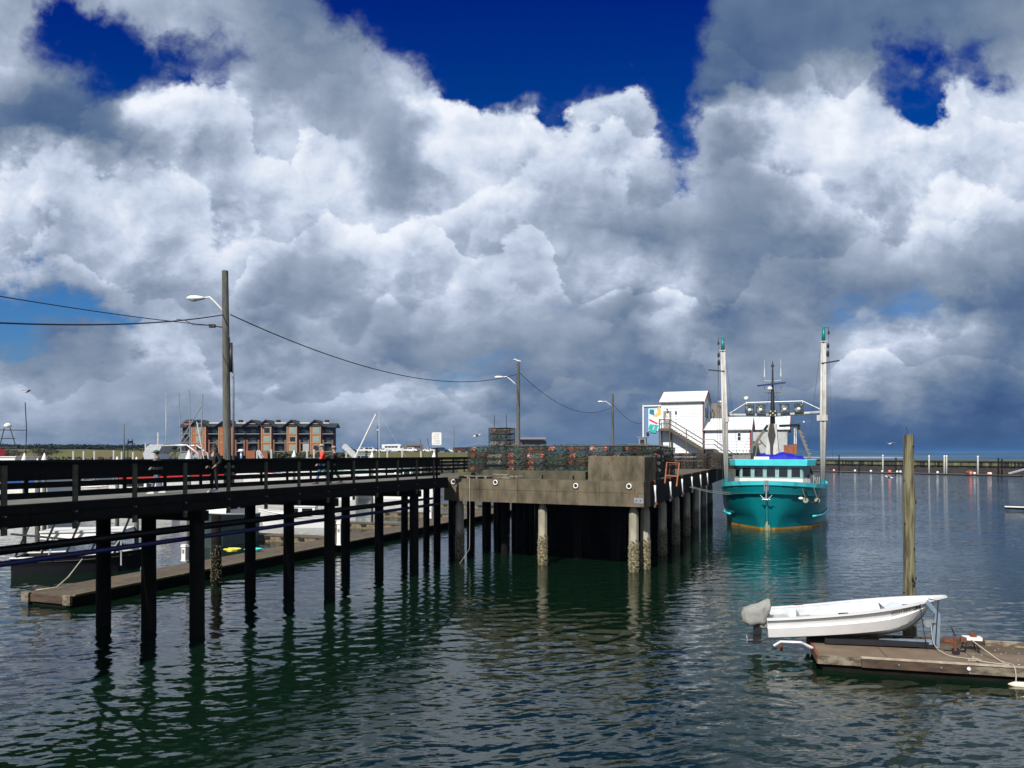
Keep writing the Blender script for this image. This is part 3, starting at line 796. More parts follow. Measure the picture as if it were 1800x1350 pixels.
# brown pots further back before the plant stairs
for c_ in range(7):
    for t_ in range(4):
        b = Vector((16.9 + c_ * 1.38 * 0.938, 80.0 - c_ * 1.38 * .347, PZ + t_ * (PH_ + 0.02)))
        tier = ['at the bottom', 'second up', 'third up', 'on top'][t_]
        put_pot(5, b, ANG + rp.uniform(-0.05, 0.05), 'brown crab pot %s of the %s stack before the white building' % (tier, ORD[c_]))
for c_ in range(7):
    for t_ in range(4):
        b = Vector((17.5 + c_ * 1.38 * 0.938, 81.6 - c_ * 1.38 * .347, PZ + t_ * (PH_ + 0.02)))
        put_pot(5, b, ANG + rp.uniform(-0.08, 0.08), 'brown crab pot %s of the %s stack in the rear row' % (['at the bottom', 'second up', 'third up', 'on top'][t_], ORD[c_]))
for c_ in range(6):
    for t_ in range(5):
        b = PR + ed * (17.5 + c_ * 1.6) + nv * (3.6) + Vector((0, 0, PZ + t_ * (PH_ + 0.01)))
        put_pot(rp.choice([3, 4, 5]), b, ANG + rp.uniform(-.05, .05), 'crab pot %s of the %s set-back stack between pier side and stairs' % (['at the bottom', 'second up', 'third up', 'fourth up', 'on top'][t_], ORD[c_]))
for k in range(6):
    if k not in used_p: protos[k].location = (0, 60, PZ)
# loose line on top of the stacks
for i_, (aa, bb, dirv, nm) in enumerate(((start - fd * 0.4, 11.0, fd, 'front'), (PR + ed * 2.8 + nv * 1.15, 12.0, ed, 'side'))):
    mb = MB(); rr = random.Random(i_ + 4); pts = []
    for k in range(260):
        t = k / 259 * bb
        perp = Vector((-dirv.y, dirv.x, 0))
        pts.append(aa + dirv * (t + 0.3 * math.sin(k * 1.7)) + perp * (0.35 * math.sin(k * 0.9) + rr.uniform(-.15, .15)) + Vector((0, 0, PZ + 5 * (PH_ + 0.008) + 0.03 + rr.random() ** 3 * 0.12)))
    mb.path(pts, 0.012, 4)
    tag(mb.build('rope', ropes[1], None, kind='stuff'), 'tangled sea-green line strewn over the %s stacks of crab pots' % nm, 'rope')
# orange rusty frame leaning at the edge
orf = thing('pipe_stand', 'orange rusty pipe stand leaning out over the pier edge', 'stand', G(1181, 845, PZ), ANG)
mb = MB(); w_, h_ = 0.72, 1.02
mb.path([(-w_ / 2, -0.2, -0.15), (-w_ / 2 + 0.08, 0.0, h_), (w_ / 2 + 0.05, 0.0, h_ - 0.03), (w_ / 2 - 0.05, -0.35, -0.3)], 0.045, 6); mb.build('front_tube', orange, orf)
mb = MB(); mb.tube((-w_ / 2 + 0.03, -0.1, 0.3), (w_ / 2, -0.15, 0.25), 0.04, None, 6); mb.build('cross_tube', orange, orf)
mb = MB(); mb.path([(-w_ / 2 + 0.15, 0.35, 0.1), (-w_ / 2 + 0.2, 0.3, h_ - 0.1), (w_ / 2, 0.3, h_ - 0.1)], 0.03, 6); mb.build('rear_tube', rust, orf)

# ------------------------------------------------------------ lamp poles and cables
def lamp_pole(px, ptop, Y, arm_px, arm_py, att_py, label, base_z, r0=0.18, lean=0.0, lamp_l=0.85, gname='street lamps on wooden poles along the pier'):
    X = fx(px, Y); zt = fz(ptop, Y)
    root = thing('lamp_pole', label, 'lamp pole', (X, Y, base_z), 0, gname)
    mb = MB(); hh = zt - base_z
    mb.lathe([(r0, 0), (r0 * 0.95, hh * 0.4), (r0 * 0.78, hh)], 12)
    o = mb.build('pole', polew, root, smooth=False)
    o.rotation_euler = (0, -lean / hh, 0)
    ax = fx(arm_px, Y) - X; az = fz(arm_py, Y) - base_z; tz = fz(att_py, Y) - base_z
    mb = MB(); mb.path([(-r0 * 0.8, 0, tz), (ax * 0.25 - .05, 0, tz + (az - tz) * 0.38), (ax * 0.55, 0, tz + (az - tz) * 0.82), (ax * 0.72, 0, az + 0.05), (ax, 0, az)], 0.04 if Y < 50 else 0.05, 8); mb.build('arm', white, root, smooth=True)
    mb = MB(); l_ = lamp_l
    rings = []
    for t, rx, rz_ in ((0.0, 0.07, 0.06), (0.15, 0.13, 0.09), (0.45, 0.17, 0.13), (0.8, 0.15, 0.12), (1.0, 0.05, 0.05)):
        rings.append([Vector((ax + 0.1 - t * l_, rx * math.cos(a), az + rz_ * math.sin(a))) for a in [2 * math.pi * j / 10 for j in range(10)]])
    mb.loft(rings); hd = mb.build('lamp_head', white, root, smooth=True)
    mb = MB(); mb.ball((ax + 0.1 - 0.62 * l_, 0, az - 0.08), (0.2, 0.13, 0.09), 10, 5); mb.build('lens', mat('lamp_lens', (0.45, 0.48, 0.46), 0.2), hd, smooth=True)
    return root, Vector((X, Y, base_z))
lp1, b1_ = lamp_pole(400, 476, 36.9, 356, 524, 551, 'tall wooden lamp pole standing on the boardwalk, nearest and largest of the row', DZ - 0.3, 0.19, 0.12)
mb = MB(); mb.path([(0.30, -0.05, 0.2), (0.30, -0.05, 5.2), (0.24, -0.1, 6.4)], 0.05, 8); mb.build('conduit', galv, lp1, smooth=True)
mb = MB(); mb.tube((0.22, -0.12, 5.6), (0.22, -0.12, 7.0), 0.07, None, 8); mb.build('cable_guard', blackm, lp1, smooth=True)
mb = MB(); mb.path([(0.08, -0.15, 7.4), (0.18, -0.2, 7.2), (0.16, -0.2, 6.8), (0.22, -0.15, 6.6)], 0.025, 6); mb.build('service_drop', black, lp1, smooth=True)
lp2, b2_ = lamp_pole(911, 638, 74.0, 883, 663, 678, 'middle wooden lamp pole rising behind the crab pots with a gull on top', PZ, 0.19)
lp3, b3_ = lamp_pole(1077, 692, 111.0, 1060, 706, 714, 'thin wooden lamp pole left of the white building', PZ, 0.2)
lp4, b4_ = lamp_pole(1148, 714, 141.0, 1138, 724, 733, 'farthest lamp pole in front of the mural wall', PZ, 0.2)
c1_ = P(396, 553, 36.9); c2_ = P(909, 661, 74); c3_ = P(1077, 722, 111); c4_ = P(1147, 745, 141)
# attachment heights chosen so that spans sag like the photograph's
def cable(a, b, sag, r, label):
    mb = MB(); mb.path(catenary(a, b, sag, 28), r, 5); tag(mb.build('overhead_cable', black, None, smooth=True), label, 'cable')
cable(P(405, 553, 36.9), P(908, 658, 74), 1.75, 0.028, 'black cable sagging from the nearest lamp pole to the gull pole')
cable(P(914, 656, 74), P(1075, 716, 111), 2.0, 0.028, 'black cable from the gull pole to the pole left of the white building')
cable(P(1079, 712, 111), P(1138, 742, 141), 1.2, 0.03, 'black cable running on towards the mural wall')
cable(P(394, 553, 36.9), P(-200, 556, 17.0), 0.32, 0.026, 'thick black cable leaving left, lower of the two at the frame edge')
cable(P(372, 572, 36.9), P(-200, 486, 18.0), 0.12, 0.018, 'thin black cable leaving left, upper of the two at the frame edge')
mb = MB(); mb.path([P(372, 572, 36.9), P(340, 571, 36.8), P(325, 563, 36.7), P(310, 561, 36.6)], 0.018, 5); mb.path([P(394, 576, 36.9), P(376, 573, 36.9)], 0.03, 5); mb.box(P(373, 573, 36.9), (0.28, 0.16, 0.16))
tag(mb.build('cable_splice', black, None), 'black cable splice box beside the nearest lamp pole', 'cable fitting')

# gulls
gw = mat('gull_white', (0.78, 0.78, 0.76), 0.8); gg = mat('gull_grey', (0.25, 0.27, 0.30), 0.8)
def gull(loc, label, flying, s=1.0, rz=0.0):
    root = thing('gull', label, 'bird', loc, rz)
    mb = MB(); rings = []
    for x, r_, z in ((-0.30, 0.012, 0.10), (-0.18, 0.045, 0.10), (0.0, 0.085, 0.11), (0.12, 0.07, 0.15), (0.19, 0.045, 0.21), (0.24, 0.045, 0.225), (0.28, 0.02, 0.22), (0.33, 0.008, 0.21)):
        rings.append([Vector((x * s, r_ * s * math.cos(a), (z + r_ * math.sin(a)) * s)) for a in [2 * math.pi * j / 8 for j in range(8)]])
    mb.loft(rings); mb.build('body', gw, root, smooth=True)
    for sg in (1, -1):
        mb = MB()
        if flying:
            mb.loft([[Vector((0.1 * s, sg * 0.05 * s, 0.14 * s)), Vector((-0.1 * s, sg * 0.05 * s, 0.14 * s)), Vector((-0.1 * s, sg * .05 * s, 0.12 * s))], [Vector((0.12 * s, sg * 0.35 * s, 0.27 * s)), Vector((-0.06 * s, sg * 0.35 * s, 0.26 * s)), Vector((-.06 * s, sg * .35 * s, .25 * s))], [Vector((-0.05 * s, sg * 0.68 * s, 0.20 * s)), Vector((-0.10 * s, sg * 0.66 * s, 0.20 * s)), Vector((-.1 * s, sg * .66 * s, .195 * s))]])
        else:
            mb.loft([[Vector((0.1 * s, sg * 0.06 * s, 0.17 * s)), Vector((0.05 * s, sg * 0.09 * s, 0.08 * s)), Vector((0.05 * s, sg * .06 * s, 0.1 * s))], [Vector((-0.32 * s, sg * 0.02 * s, 0.12 * s)), Vector((-0.3 * s, sg * 0.03 * s, 0.09 * s)), Vector((-.3 * s, sg * .01 * s, .1 * s))]])
        mb.build('wing', gg, root)
    if not flying:
        for sg in (1, -1):
            mb = MB(); mb.tube((0.02 * s, sg * 0.03 * s, 0), (0.02 * s, sg * 0.03 * s, 0.05 * s), 0.008, None, 5); mb.build('leg', orange, root)
gull((b2_.x, b2_.y, fz(638, 74)), 'white gull perched on top of the middle lamp pole', False, 1.5, R(200))
gull(P(1563, 842, 90), 'white gull flying low over the water left of the tall pile', True, 1.5, R(150))
gull(P(1565, 782, 120), 'tiny white gull in the sky left of the tall pile', True, 1.4, R(30))
gull(P(1413, 745, 90), 'pale gull flying beside the trawler mast', True, 1.4, R(70))
gull(P(838, 769, 70), 'dark gull flying right of the white sign', True, 1.2, R(10))
gull(P(48, 691, 60), 'tiny dark gull in the sky at far left', True, 1.0, R(60))

# ------------------------------------------------------------ white sign at the end of the boardwalk
sg = thing('sign', 'white notice sign on a dark post where boardwalk meets pier', 'sign', W(S1 - 1.4, -0.02, DZ))
Ys = sg.location.y
mb = MB(); mb.box((0, 0, 0.25), (0.11, 0.11, 3.0)); mb.build('post', trail, sg)
zt, zb = fz(760, Ys) - DZ, fz(782.5, Ys) - DZ
pw_, ph_ = 0.56, zt - zb
pts = rrect(1.0, 0.12, 0)
mb = MB(); mb.loft([[Vector((p.x * pw_, yy, (zt + zb) / 2 + p.y * ph_)) for p in pts] for yy in (-0.075, -0.06)]); bd = mb.build('panel', white, sg)
rr = random.Random(2)
ink = mat('faded_black_ink', (0.05, 0.05, 0.05), 0.8)
for ln in range(5):
    wln = [0.30, 0.38, 0.26, 0.30, 0.34][ln]; x = -wln / 2; zc_ = zt - 0.11 - ln * ph_ * 0.175
    hl_ = 0.06 if ln != 1 else 0.045
    mb = MB()
    while x < wln / 2:
        ww_ = rr.uniform(0.02, 0.04)
        if rr.random() < 0.8:
            mb.box((x, -0.078, zc_ + rr.uniform(-.01, .01)), (ww_ * 0.35, 0.004, hl_)); mb.box((x + ww_ * 0.4, -0.078, zc_ + rr.choice([-.02, 0, .02])), (ww_ * .7, 0.004, hl_ * 0.25))
        x += ww_ + 0.012
    mb.build('lettering_line', ink, bd)
# ------------------------------------------------------------ white plant building
siding = mat('white_siding', (0.72, 0.76, 0.80), 0.6, c2=(0.615, 0.63, 0.64), scale=1.2, stretch=(1, 1, 0.3), lo=0.5, hi=0.75)
roofw = mat('white_metal_roof', (0.74, 0.80, 0.80), 0.5, c2=(0.66, 0.73, 0.73), scale=1.5)
redt = mat('red_trim', (0.33, 0.02, 0.03), 0.6)
stairw = mat('brown_stair_timber', (0.13, 0.10, 0.07), 0.85, c2=(0.08, 0.06, 0.045), scale=4)
greyg = mat('grey_panel', (0.30, 0.29, 0.30), 0.7)
BC = Vector((17.66, 91.0, PZ))          # front left corner of the tower
# local axes: +x along front (right), +y back, z up
def wall_boards(root, name, x0, x1, z0, z1, y, m, step=0.33):
    z = z0; k = 0
    while z < z1 - 0.02:
        t = min(z + step, z1)
        mb = MB(); mb.loft([[Vector((x0, y - 0.035, z)), Vector((x1, y - 0.035, z)), Vector((x1, y, z)), Vector((x0, y, z))], [Vector((x0, y - 0.005, t - 0.012)), Vector((x1, y - 0.005, t - 0.012)), Vector((x1, y, t - 0.012)), Vector((x0, y, t - 0.012))]])
        mb.build(name, m, root); z = t; k += 1
def gabled(root, x0, x1, y0, y1, z0, ze, zr, over=0.25, boards=True, m=None, rm=None, trim=None, asym=0.5):
    m = m or siding; rm = rm or roofw; ym = y0 + (y1 - y0) * asym
    mb = MB(); mb.loft([[Vector((x, y0, z0)), Vector((x, y1, z0)), Vector((x, y1, ze)), Vector((x, ym, zr)), Vector((x, y0, ze))] for x in (x0, x1)]); wl = mb.build('wall', m, root)
    if boards: wall_boards(root, 'siding_board', x0 + 0.05, x1 - 0.05, z0, ze, y0 - 0.004, m)
    for ya, yb in ((y0 - over, ym), (y1 + over, ym)):
        za = ze - over * (zr - ze) / abs(ym - y0 if ya < ym else y1 - ym)
        mb = MB(); t = 0.10
        mb.loft([[Vector((x, ya, za)), Vector((x, yb, zr)), Vector((x, yb, zr + t)), Vector((x, ya, za + t))] for x in (x0 - over, x1 + over)]); rf = mb.build('roof', rm, root)
        if ya < ym:
            n_ = int((x1 - x0 + 2 * over) / 0.6)
            for k in range(n_ + 1):
                x = x0 - over + (x1 - x0 + 2 * over) * k / n_
                mb = MB(); mb.beam((x, ya, za + t + 0.01), (x, yb, zr + t + 0.01), 0.03, 0.04, up=(1, 0, 0)); mb.build('roof_seam', rm, rf)
        if trim:
            for x in (x0 - over - 0.03, x1 + over + 0.03):
                mb = MB(); mb.beam((x, ya, za + t / 2), (x, yb, zr + t / 2), 0.05, 0.26, up=(0, 0, 1)); mb.build('barge_board', trim, root)
    return wl
bl = thing('fish_plant', 'white clapboard building with red trim and outside stairs on the pier', 'building', BC, ANG)
z_e = fz(707, 91) - PZ; z_r = fz(690.5, 94.3) - PZ
gabled(bl, 0, 4.87, 0, 7.0, 0, z_e, z_r, 0.22, True, trim=redt)
mb = MB(); mb.box((4.87 + 0.03, -0.03, z_e / 2), (0.16, 0.16, z_e - 0.1)); mb.build('corner_board', redt, bl)
mb = MB(); mb.box((2.4, -0.27, z_e - 0.04), (5.2, 0.12, 0.12)); mb.build('gutter', greyg, bl)
ze2 = fz(756, 89.5) - PZ; zr2 = fz(737.5, 92.5) - PZ
gabled(bl, 5.05, 10.1, 0.03, 6.5, 0, ze2, zr2, 0.2, True, trim=redt)
mb = MB(); mb.box((10.13, -0.02, ze2 / 2), (0.14, 0.14, ze2 - 0.1)); mb.build('corner_board', redt, bl)
mb = MB(); mb.box((7.5, -0.25, ze2 - 0.04), (5.4, 0.12, 0.12)); mb.build('gutter', greyg, bl)
# small window of the wing
wv = MB(); wv.box((8.9, -0.05, ze2 - 0.78), (0.38, 0.06, 0.78)); wf = wv.build('window', white, bl)
for zz in (-0.2, 0.2):
    mb = MB(); mb.box((8.9, -0.085, ze2 - 0.78 + zz), (0.30, 0.02, 0.34)); mb.build('pane', glassd, wf)
mb = MB(); mb.box((4.91, 2.6, z_e - 1.2), (0.05, 0.6, 1.2)); mb.build('gable_window', glassd, bl)
# door
lz = fz(753.5, 90) - PZ
mb = MB(); mb.box((0.75, -0.07, lz + 1.05), (0.92, 0.06, 2.1)); dr = mb.build('door', greyg, bl)
mb = MB(); mb.box((0.80, -0.11, lz + 1.62), (0.34, 0.02, 0.42)); mb.build('notice', white, dr)
mb = MB(); mb.box((0.80, -0.11, lz + 1.18), (0.52, 0.02, 0.34)); mb.build('notice', white, dr)
mb = MB(); mb.tube((0.45, -0.1, lz + 1.0), (0.45, -0.18, lz + 1.0), 0.03, None, 6); mb.build('handle', blackm, dr)
mb = MB(); mb.tube((0.78, -0.05, lz + 2.28), (0.78, -0.35, lz + 2.32), 0.04, None, 6); mb.ball((0.78, -0.38, lz + 2.24), 0.11, 8, 5); mb.build('door_lamp', blackm, bl)
mb = MB(); mb.box((1.75, -0.06, lz + 1.9), (0.18, 0.14, 0.3)); mb.tube((1.75, -0.06, lz + 1.75), (1.75, -0.06, lz + 0.3), 0.015, None, 5); mb.build('meter_box', blackm, bl)
# outside stairs
st = thing('outside_stairs', 'brown timber stairs and landing down the front of the white building', 'stairs', BC, ANG)
mb = MB(); mb.box((0.6, -0.75, lz - 0.06), (1.35, 1.3, 0.14)); mb.build('landing', stairw, st)
mb = MB(); mb.box((0.6, -1.40, lz - 0.12), (1.37, 0.06, 0.28)); mb.build('landing_fascia', stairw, st)
for xx in (0.02, 1.22):
    for yy in (-1.33, -0.15):
        if yy < -1: mb = MB(); mb.box((xx, yy, (lz + 1.05) / 2), (0.12, 0.12, lz + 1.05)); mb.build('post', stairw, st)
        else: mb = MB(); mb.box((xx, yy, lz / 2), (0.12, 0.12, lz)); mb.build('post', stairw, st)
for zz in (0.55, 1.05):
    mb = MB(); mb.beam((0.0, -1.36, lz + zz), (1.25, -1.36, lz + zz), 0.06, 0.10); mb.build('handrail', stairw, st)
    mb = MB(); mb.beam((0.0, -1.36, lz + zz), (0.0, -0.1, lz + zz), 0.06, 0.10); mb.build('handrail', stairw, st)
def flight(xa, za, xb, zb_, n):
    for yy in (-1.33, -0.3):
        mb = MB(); mb.beam((xa, yy, za - 0.18), (xb, yy, zb_ - 0.18), 0.06, 0.30); mb.build('stringer', stairw, st)
    for k in range(n):
        t = (k + 0.5) / n
        mb = MB(); mb.box((xa + (xb - xa) * t, -0.82, za + (zb_ - za) * t + 0.03), (0.30, 1.05, 0.05)); mb.build('step', stairw, st)
    for zz in (0.52, 1.02):
        mb = MB(); mb.beam((xa, -1.36, za + zz), (xb, -1.36, zb_ + zz), 0.05, 0.11); mb.build('handrail', stairw, st)
    for t in (0.5, 1.0):
        x = xa + (xb - xa) * t; z = za + (zb_ - za) * t
        mb = MB(); mb.box((x, -1.33, (z + 1.0) / 2), (0.10, 0.10, z + 1.0)); mb.build('post', stairw, st)
mz = 2.15
flight(1.25, lz, 5.0, mz, 14)
mb = MB(); mb.box((5.6, -0.75, mz - 0.06), (1.2, 1.3, 0.12)); mb.build('landing', stairw, st)
mb = MB(); mb.beam((5.0, -1.36, mz + 1.02), (6.2, -1.36, mz + 1.02), 0.05, 0.07); mb.beam((5.0, -1.36, mz + 0.5), (6.2, -1.36, mz + 0.5), 0.05, 0.05); mb.build('handrail', galv, st)
flight(6.2, mz, 8.9, 0.1, 11)
# big shed behind with the white roof
sh = thing('white_shed', 'long white metal shed behind the teal trawler mast', 'building', BC + dv * 8 - nv * 5.0, ANG)
gabled(sh, 0, 9.0, 0, 14, 0, 4.6, 6.4, 0.3, False, m=mat('pale_shed_wall', (0.62, 0.66, 0.66), 0.6), trim=redt)
wv = MB(); wv.box((7.2, -0.05, 3.2), (0.9, 0.06, 1.0)); wv.build('window', glassd, sh)
# grey tank / ventilation box behind the tower
tk = thing('ventilation_unit', 'grey ventilation box with round fan cap beside the white tower', 'machinery', BC + dv * 5 - nv * 5.35 + Vector((0, 0, 6.3)), ANG)
tg = mat('taupe_metal', (0.20, 0.18, 0.15), 0.6)
mb = MB(); mb.box((0.9, 0, 0.9), (1.75, 1.8, 0.95)); mb.build('upper_case', tg, tk)
mb = MB(); mb.box((0.9, 0, -0.15), (1.95, 2.0, 1.1)); mb.build('lower_case', tg, tk)
mb = MB(); mb.lathe([(0.45, 1.37), (0.5, 1.5), (0.42, 1.72), (0.3, 1.75)], 14, (1.05, 0, 0)); mb.build('fan_cap', galv, tk, smooth=True)
mb = MB(); mb.path([(0.1, -1.03, 0.7), (0.4, -1.05, 0.1), (0.3, -1.05, -0.4)], 0.04, 6); mb.path([(0.8, -1.05, 1.2), (1.3, -1.05, 0.8), (1.5, -1.05, 1.3)], 0.03, 6); mb.build('duct', blackm, tk)
mb = MB(); mb.box((0.9, 0, -3.5), (1.9, 1.9, 5.6)); mb.build('support', greyg, tk)
# blue mural wall
mw = thing('mural_building', 'blue wall with white frame and a colourful mural left of the white tower', 'building', BC + dv * 4.2 + nv * 2.95, ANG)
blw = mat('blue_wall', (0.16, 0.26, 0.42), 0.8, c2=(0.13, 0.22, 0.37), scale=2)
mh = fz(713, 95.5) - PZ
mb = MB(); mb.box((1.6, 2.6, mh / 2), (3.2, 5, mh - 0.1)); mb.build('wall', blw, mw)
mb = MB(); mb.box((0.04, 0.03, mh / 2 + 1.6), (0.16, 0.12, mh - 3.0)); mb.box((1.6, 0.03, mh - 0.02), (3.3, 0.12, 0.16)); mb.build('frame_trim', white, mw)
pz1 = fz(718, 95.5) - PZ; pz0 = fz(757, 95.5) - PZ
mb = MB(); mb.box((1.95, 0.05, (pz0 + pz1) / 2), (2.5, 0.06, pz1 - pz0)); pn = mb.build('mural_panel', mat('mural_ground', (0.42, 0.62, 0.75), 0.7, c2=(0.55, 0.72, 0.80), scale=1), mw)
def blob(name, cx, cz, pts, colr):
    mb = MB(); mb.facade([(cx + x, 0.008, cz + z) for x, z in pts], 0.010); mb.build(name, mat('mural_' + name, colr, 0.7, c2=tuple(min(1, c * 1.25) for c in colr), scale=3), pn)
mzc = (pz0 + pz1) / 2
blob('orange_shape', 1.9, mzc + 0.75, [(-.75, -.35), (-.1, -.45), (.4, -.1), (.55, .2), (.1, .9), (-.15, .55), (-.1, .1)], (0.75, 0.33, 0.10))
blob('navy_shape', 1.15, mzc + 0.95, [(-.35, -.2), (.3, -.5), (.25, .3), (-.3, .35)], (0.02, 0.16, 0.24))
blob('red_shape', 1.2, mzc - 0.22, [(-.5, .22), (-.3, .3), (.75, -.25), (.5, -.38), (-.3, .0)], (0.55, 0.02, 0.04))
blob('yellow_shape', 2.3, mzc - 0.2, [(-.5, -.1), (.3, -.15), (.5, .2), (0, .25)], (0.75, 0.45, 0.10))
blob('green_shape', 1.3, mzc - 0.95, [(-.6, -.2), (-.45, .4), (.65, .25), (.3, -.75), (-.3, -.65)], (0.02, 0.36, 0.34))
blob('white_shape', 1.33, mzc - 0.95, [(-.12, -.3), (-.05, .12), (.2, .1), (.15, -.3)], (0.6, 0.75, 0.78))
mb = MB(); mb.box((0.6, 0.0, pz0 - 0.35), (0.3, 0.2, 0.3)); mb.build('vent_hood', blackm, mw)
# yellow hoist
yh = thing('yellow_hoist', 'yellow hoist stand with grey cab just left of the mural wall', 'hoist', G(1130, 815, PZ) * 1.0, ANG)
yh.location = (fx(1129, 93), 93, PZ)
yel = mat('yellow_paint', (0.55, 0.40, 0.10), 0.6)
for xx in (-0.42, 0.42):
    for yy in (0, 0.7): mb = MB(); mb.box((xx, yy, 0.95), (0.12, 0.12, 1.9)); mb.build('leg', yel, yh)
mb = MB(); mb.box((0, 0.35, 2.05), (1.0, 0.85, 0.45)); mb.build('body', yel, yh)
mb = MB(); mb.box((0, 0.35, 1.55), (0.9, 0.75, 0.1)); mb.build('shelf', yel, yh)
mb = MB(); mb.box((0.0, 0.35, 2.9), (0.85, 0.7, 1.2)); cb = mb.build('cab', greyg, yh)
mb = MB(); mb.box((0.0, -0.02, 3.0), (0.5, 0.05, 0.6)); mb.build('window', glassd, cb)
mb = MB(); mb.box((0.0, 0.35, 3.56), (1.2, 0.9, 0.08)); mb.build('cab_roof', galv, yh)
mb = MB(); mb.box((-0.1, 0.3, 0.6), (0.7, 0.5, 1.1)); mb.build('motor', blackm, yh)

# ------------------------------------------------------------ flat-roofed building far behind the pots
rs = thing('waterfront_building', 'low flat-roofed grey building behind the middle lamp pole', 'building', (fx(882, 160), 160, PZ))
wd = (960 - 882) / F * 160
tp = fz(769, 160) - PZ
mb = MB(); mb.box((wd / 2, 5, tp / 2 - 0.3), (wd, 9, tp - 0.6)); mb.build('wall', mat('grey_brown_wall', (0.22, 0.19, 0.17), 0.8), rs)
mb = MB(); mb.box((wd * 0.68, 4.6, tp - 0.2), (wd * 0.62, 10.5, 0.42)); mb.build('roof', mat('mauve_roof', (0.30, 0.26, 0.28), 0.8), rs)
for k in range(5):
    mb = MB(); mb.box((wd * 0.46 + k * 1.15, 0.45, tp - 1.5), (0.95, 0.08, 1.1)); mb.build('window', glassd, rs)
for k in range(6):
    mb = MB(); mb.box((0.3 + k * 0.75, -0.8, tp - 1.9), (0.06, 0.06, 1.5)); mb.build('rail_post', galv, rs)
mb = MB(); mb.box((2.1, -0.8, tp - 1.15), (4.2, 0.06, 0.07)); mb.build('rail', galv, rs)
# ------------------------------------------------------------ teal trawler
tr = thing('trawler', 'teal fishing trawler moored bow-on beside the pier with two raised white outriggers', 'fishing boat', (21.60, 65.0, 0), R(157.5))
def interp(tab, x):
    for (a, va), (b, vb) in zip(tab, tab[1:]):
        if x <= b: 
            t = (x - a) / (b - a); return va + (vb - va) * t
    return tab[-1][1]
deck_tab = [(0, 0.12), (0.35, 1.15), (0.9, 2.05), (1.8, 2.95), (3.0, 3.75), (4.6, 4.3), (6.5, 4.55), (12, 4.65), (19, 4.5), (23, 4.2)]
wl_tab = [(0, 0.05), (0.35, 0.35), (0.9, 0.8), (1.8, 1.5), (3.0, 2.4), (4.6, 3.35), (6.5, 4.05), (12, 4.55), (19, 4.5), (23, 4.2)]
st_a = [0, 0.12, 0.35, 0.6, 0.9, 1.3, 1.8, 2.4, 3.0, 3.8, 4.6, 5.5, 6.5, 9, 12, 15, 19, 23]
def sheer(a): return 3.25 + 0.62 * max(0, 1 - a / 9.0) ** 1.6
def hull_ring(a, side=1):
    bd, bw = interp(deck_tab, a), interp(wl_tab, a); zd = sheer(a)
    rake = 0.95 * max(0, 1 - a / 4.0)
    out = []
    for t, z in ((1.0, zd), (0.72, 1.6 + (zd - 3.25) * 0.5), (0.38, 1.15), (0.12, 0.42), (0.0, 0.0), (-0.3, -0.9)):
        b = bw + (bd - bw) * max(t, 0) ** 1.15 if t >= 0 else bw * 0.75
        tt = max(0, min(1, z / 3.9))
        out.append(Vector((side * b, -a + rake * tt - (0.2 * (1 - tt) if a < .5 else 0), z)))
    return out
for side in (1, -1):
    rings = [hull_ring(a, side) for a in st_a]
    if side < 0: rings = [list(reversed(r_)) for r_ in rings]
    mb = MB(); mb.loft(rings, closed_ring=False, caps=False); h_ = mb.build('hull', teal, tr, smooth=True)
# transom + deck
mb = MB(); a = hull_ring(23, 1); b = hull_ring(23, -1); mb.add(a + b[::-1], [tuple(range(12))]); mb.build('transom', teal, tr)
mb = MB(); L_ = [hull_ring(a_, 1)[0] for a_ in st_a]; Rr_ = [hull_ring(a_, -1)[0] for a_ in st_a]
mb.loft([[p - Vector((0, 0, 0.75)), q - Vector((0, 0, 0.75))] for p, q in zip(L_, Rr_)], closed_ring=False, caps=False); mb.build('deck', mat('grey_boat_deck', (0.2, 0.2, 0.19), 0.8), tr)
# boot stripe
for side in (1, -1):
    mb = MB(); rg = []
    for a_ in st_a[:-4]:
        p3, p4 = hull_ring(a_, side)[3], hull_ring(a_, side)[4]
        lo = p4.lerp(p3, -0.1); hi = p4.lerp(p3, 0.42)
        o_ = Vector((side * 0.02, 0.02, 0))
        rg.append([lo + o_, hi + o_] if side > 0 else [hi + o_, lo + o_])
    mb.loft(rg, closed_ring=False, caps=False); mb.build('boot_stripe', yellowb, tr)
# bulwark cap band
for side in (1, -1):
    mb = MB(); rg = []
    for a_ in [s_ for s_ in st_a if s_ <= 7 or s_ in (9, 12, 15, 19, 23)]:
        p = hull_ring(a_, side)[0]; o_ = Vector((side * 0.06, 0.06 if a_ < 1 else 0, 0))
        ring = [p + o_ + Vector((0, 0, -0.02)), p + o_ * 2 + Vector((0, 0, 0.34)), p + Vector((-side * 0.14, -0.05, 0.34)), p + Vector((-side * 0.14, -0.05, -0.02))]
        rg.append(ring if side > 0 else ring[::-1])
    mb.loft(rg); mb.build('bulwark', teall, tr)
mb = MB(); mb.loft([[Vector((x, y, z)) for x, y in ((-0.16, -0.1 + o), (0.16, -0.1 + o), (0.05, 0.14 + o), (-0.05, 0.14 + o))] for z, o in ((-0.3, -0.15), (0.6, 0.03), (sheer(0) + 0.35, 0.98))]); mb.build('stem_bar', teall if False else teal, tr)
mb = MB(); mb.loft([[Vector((x, y, z)) for x, y in ((-0.2, -0.1 + o), (0.2, -0.1 + o), (0.06, 0.2 + o), (-0.06, 0.2 + o))] for z, o in ((sheer(0) - 0.02, 0.92), (sheer(0) + 0.36, 1.02))]); mb.build('stem_cap', tealb, tr)
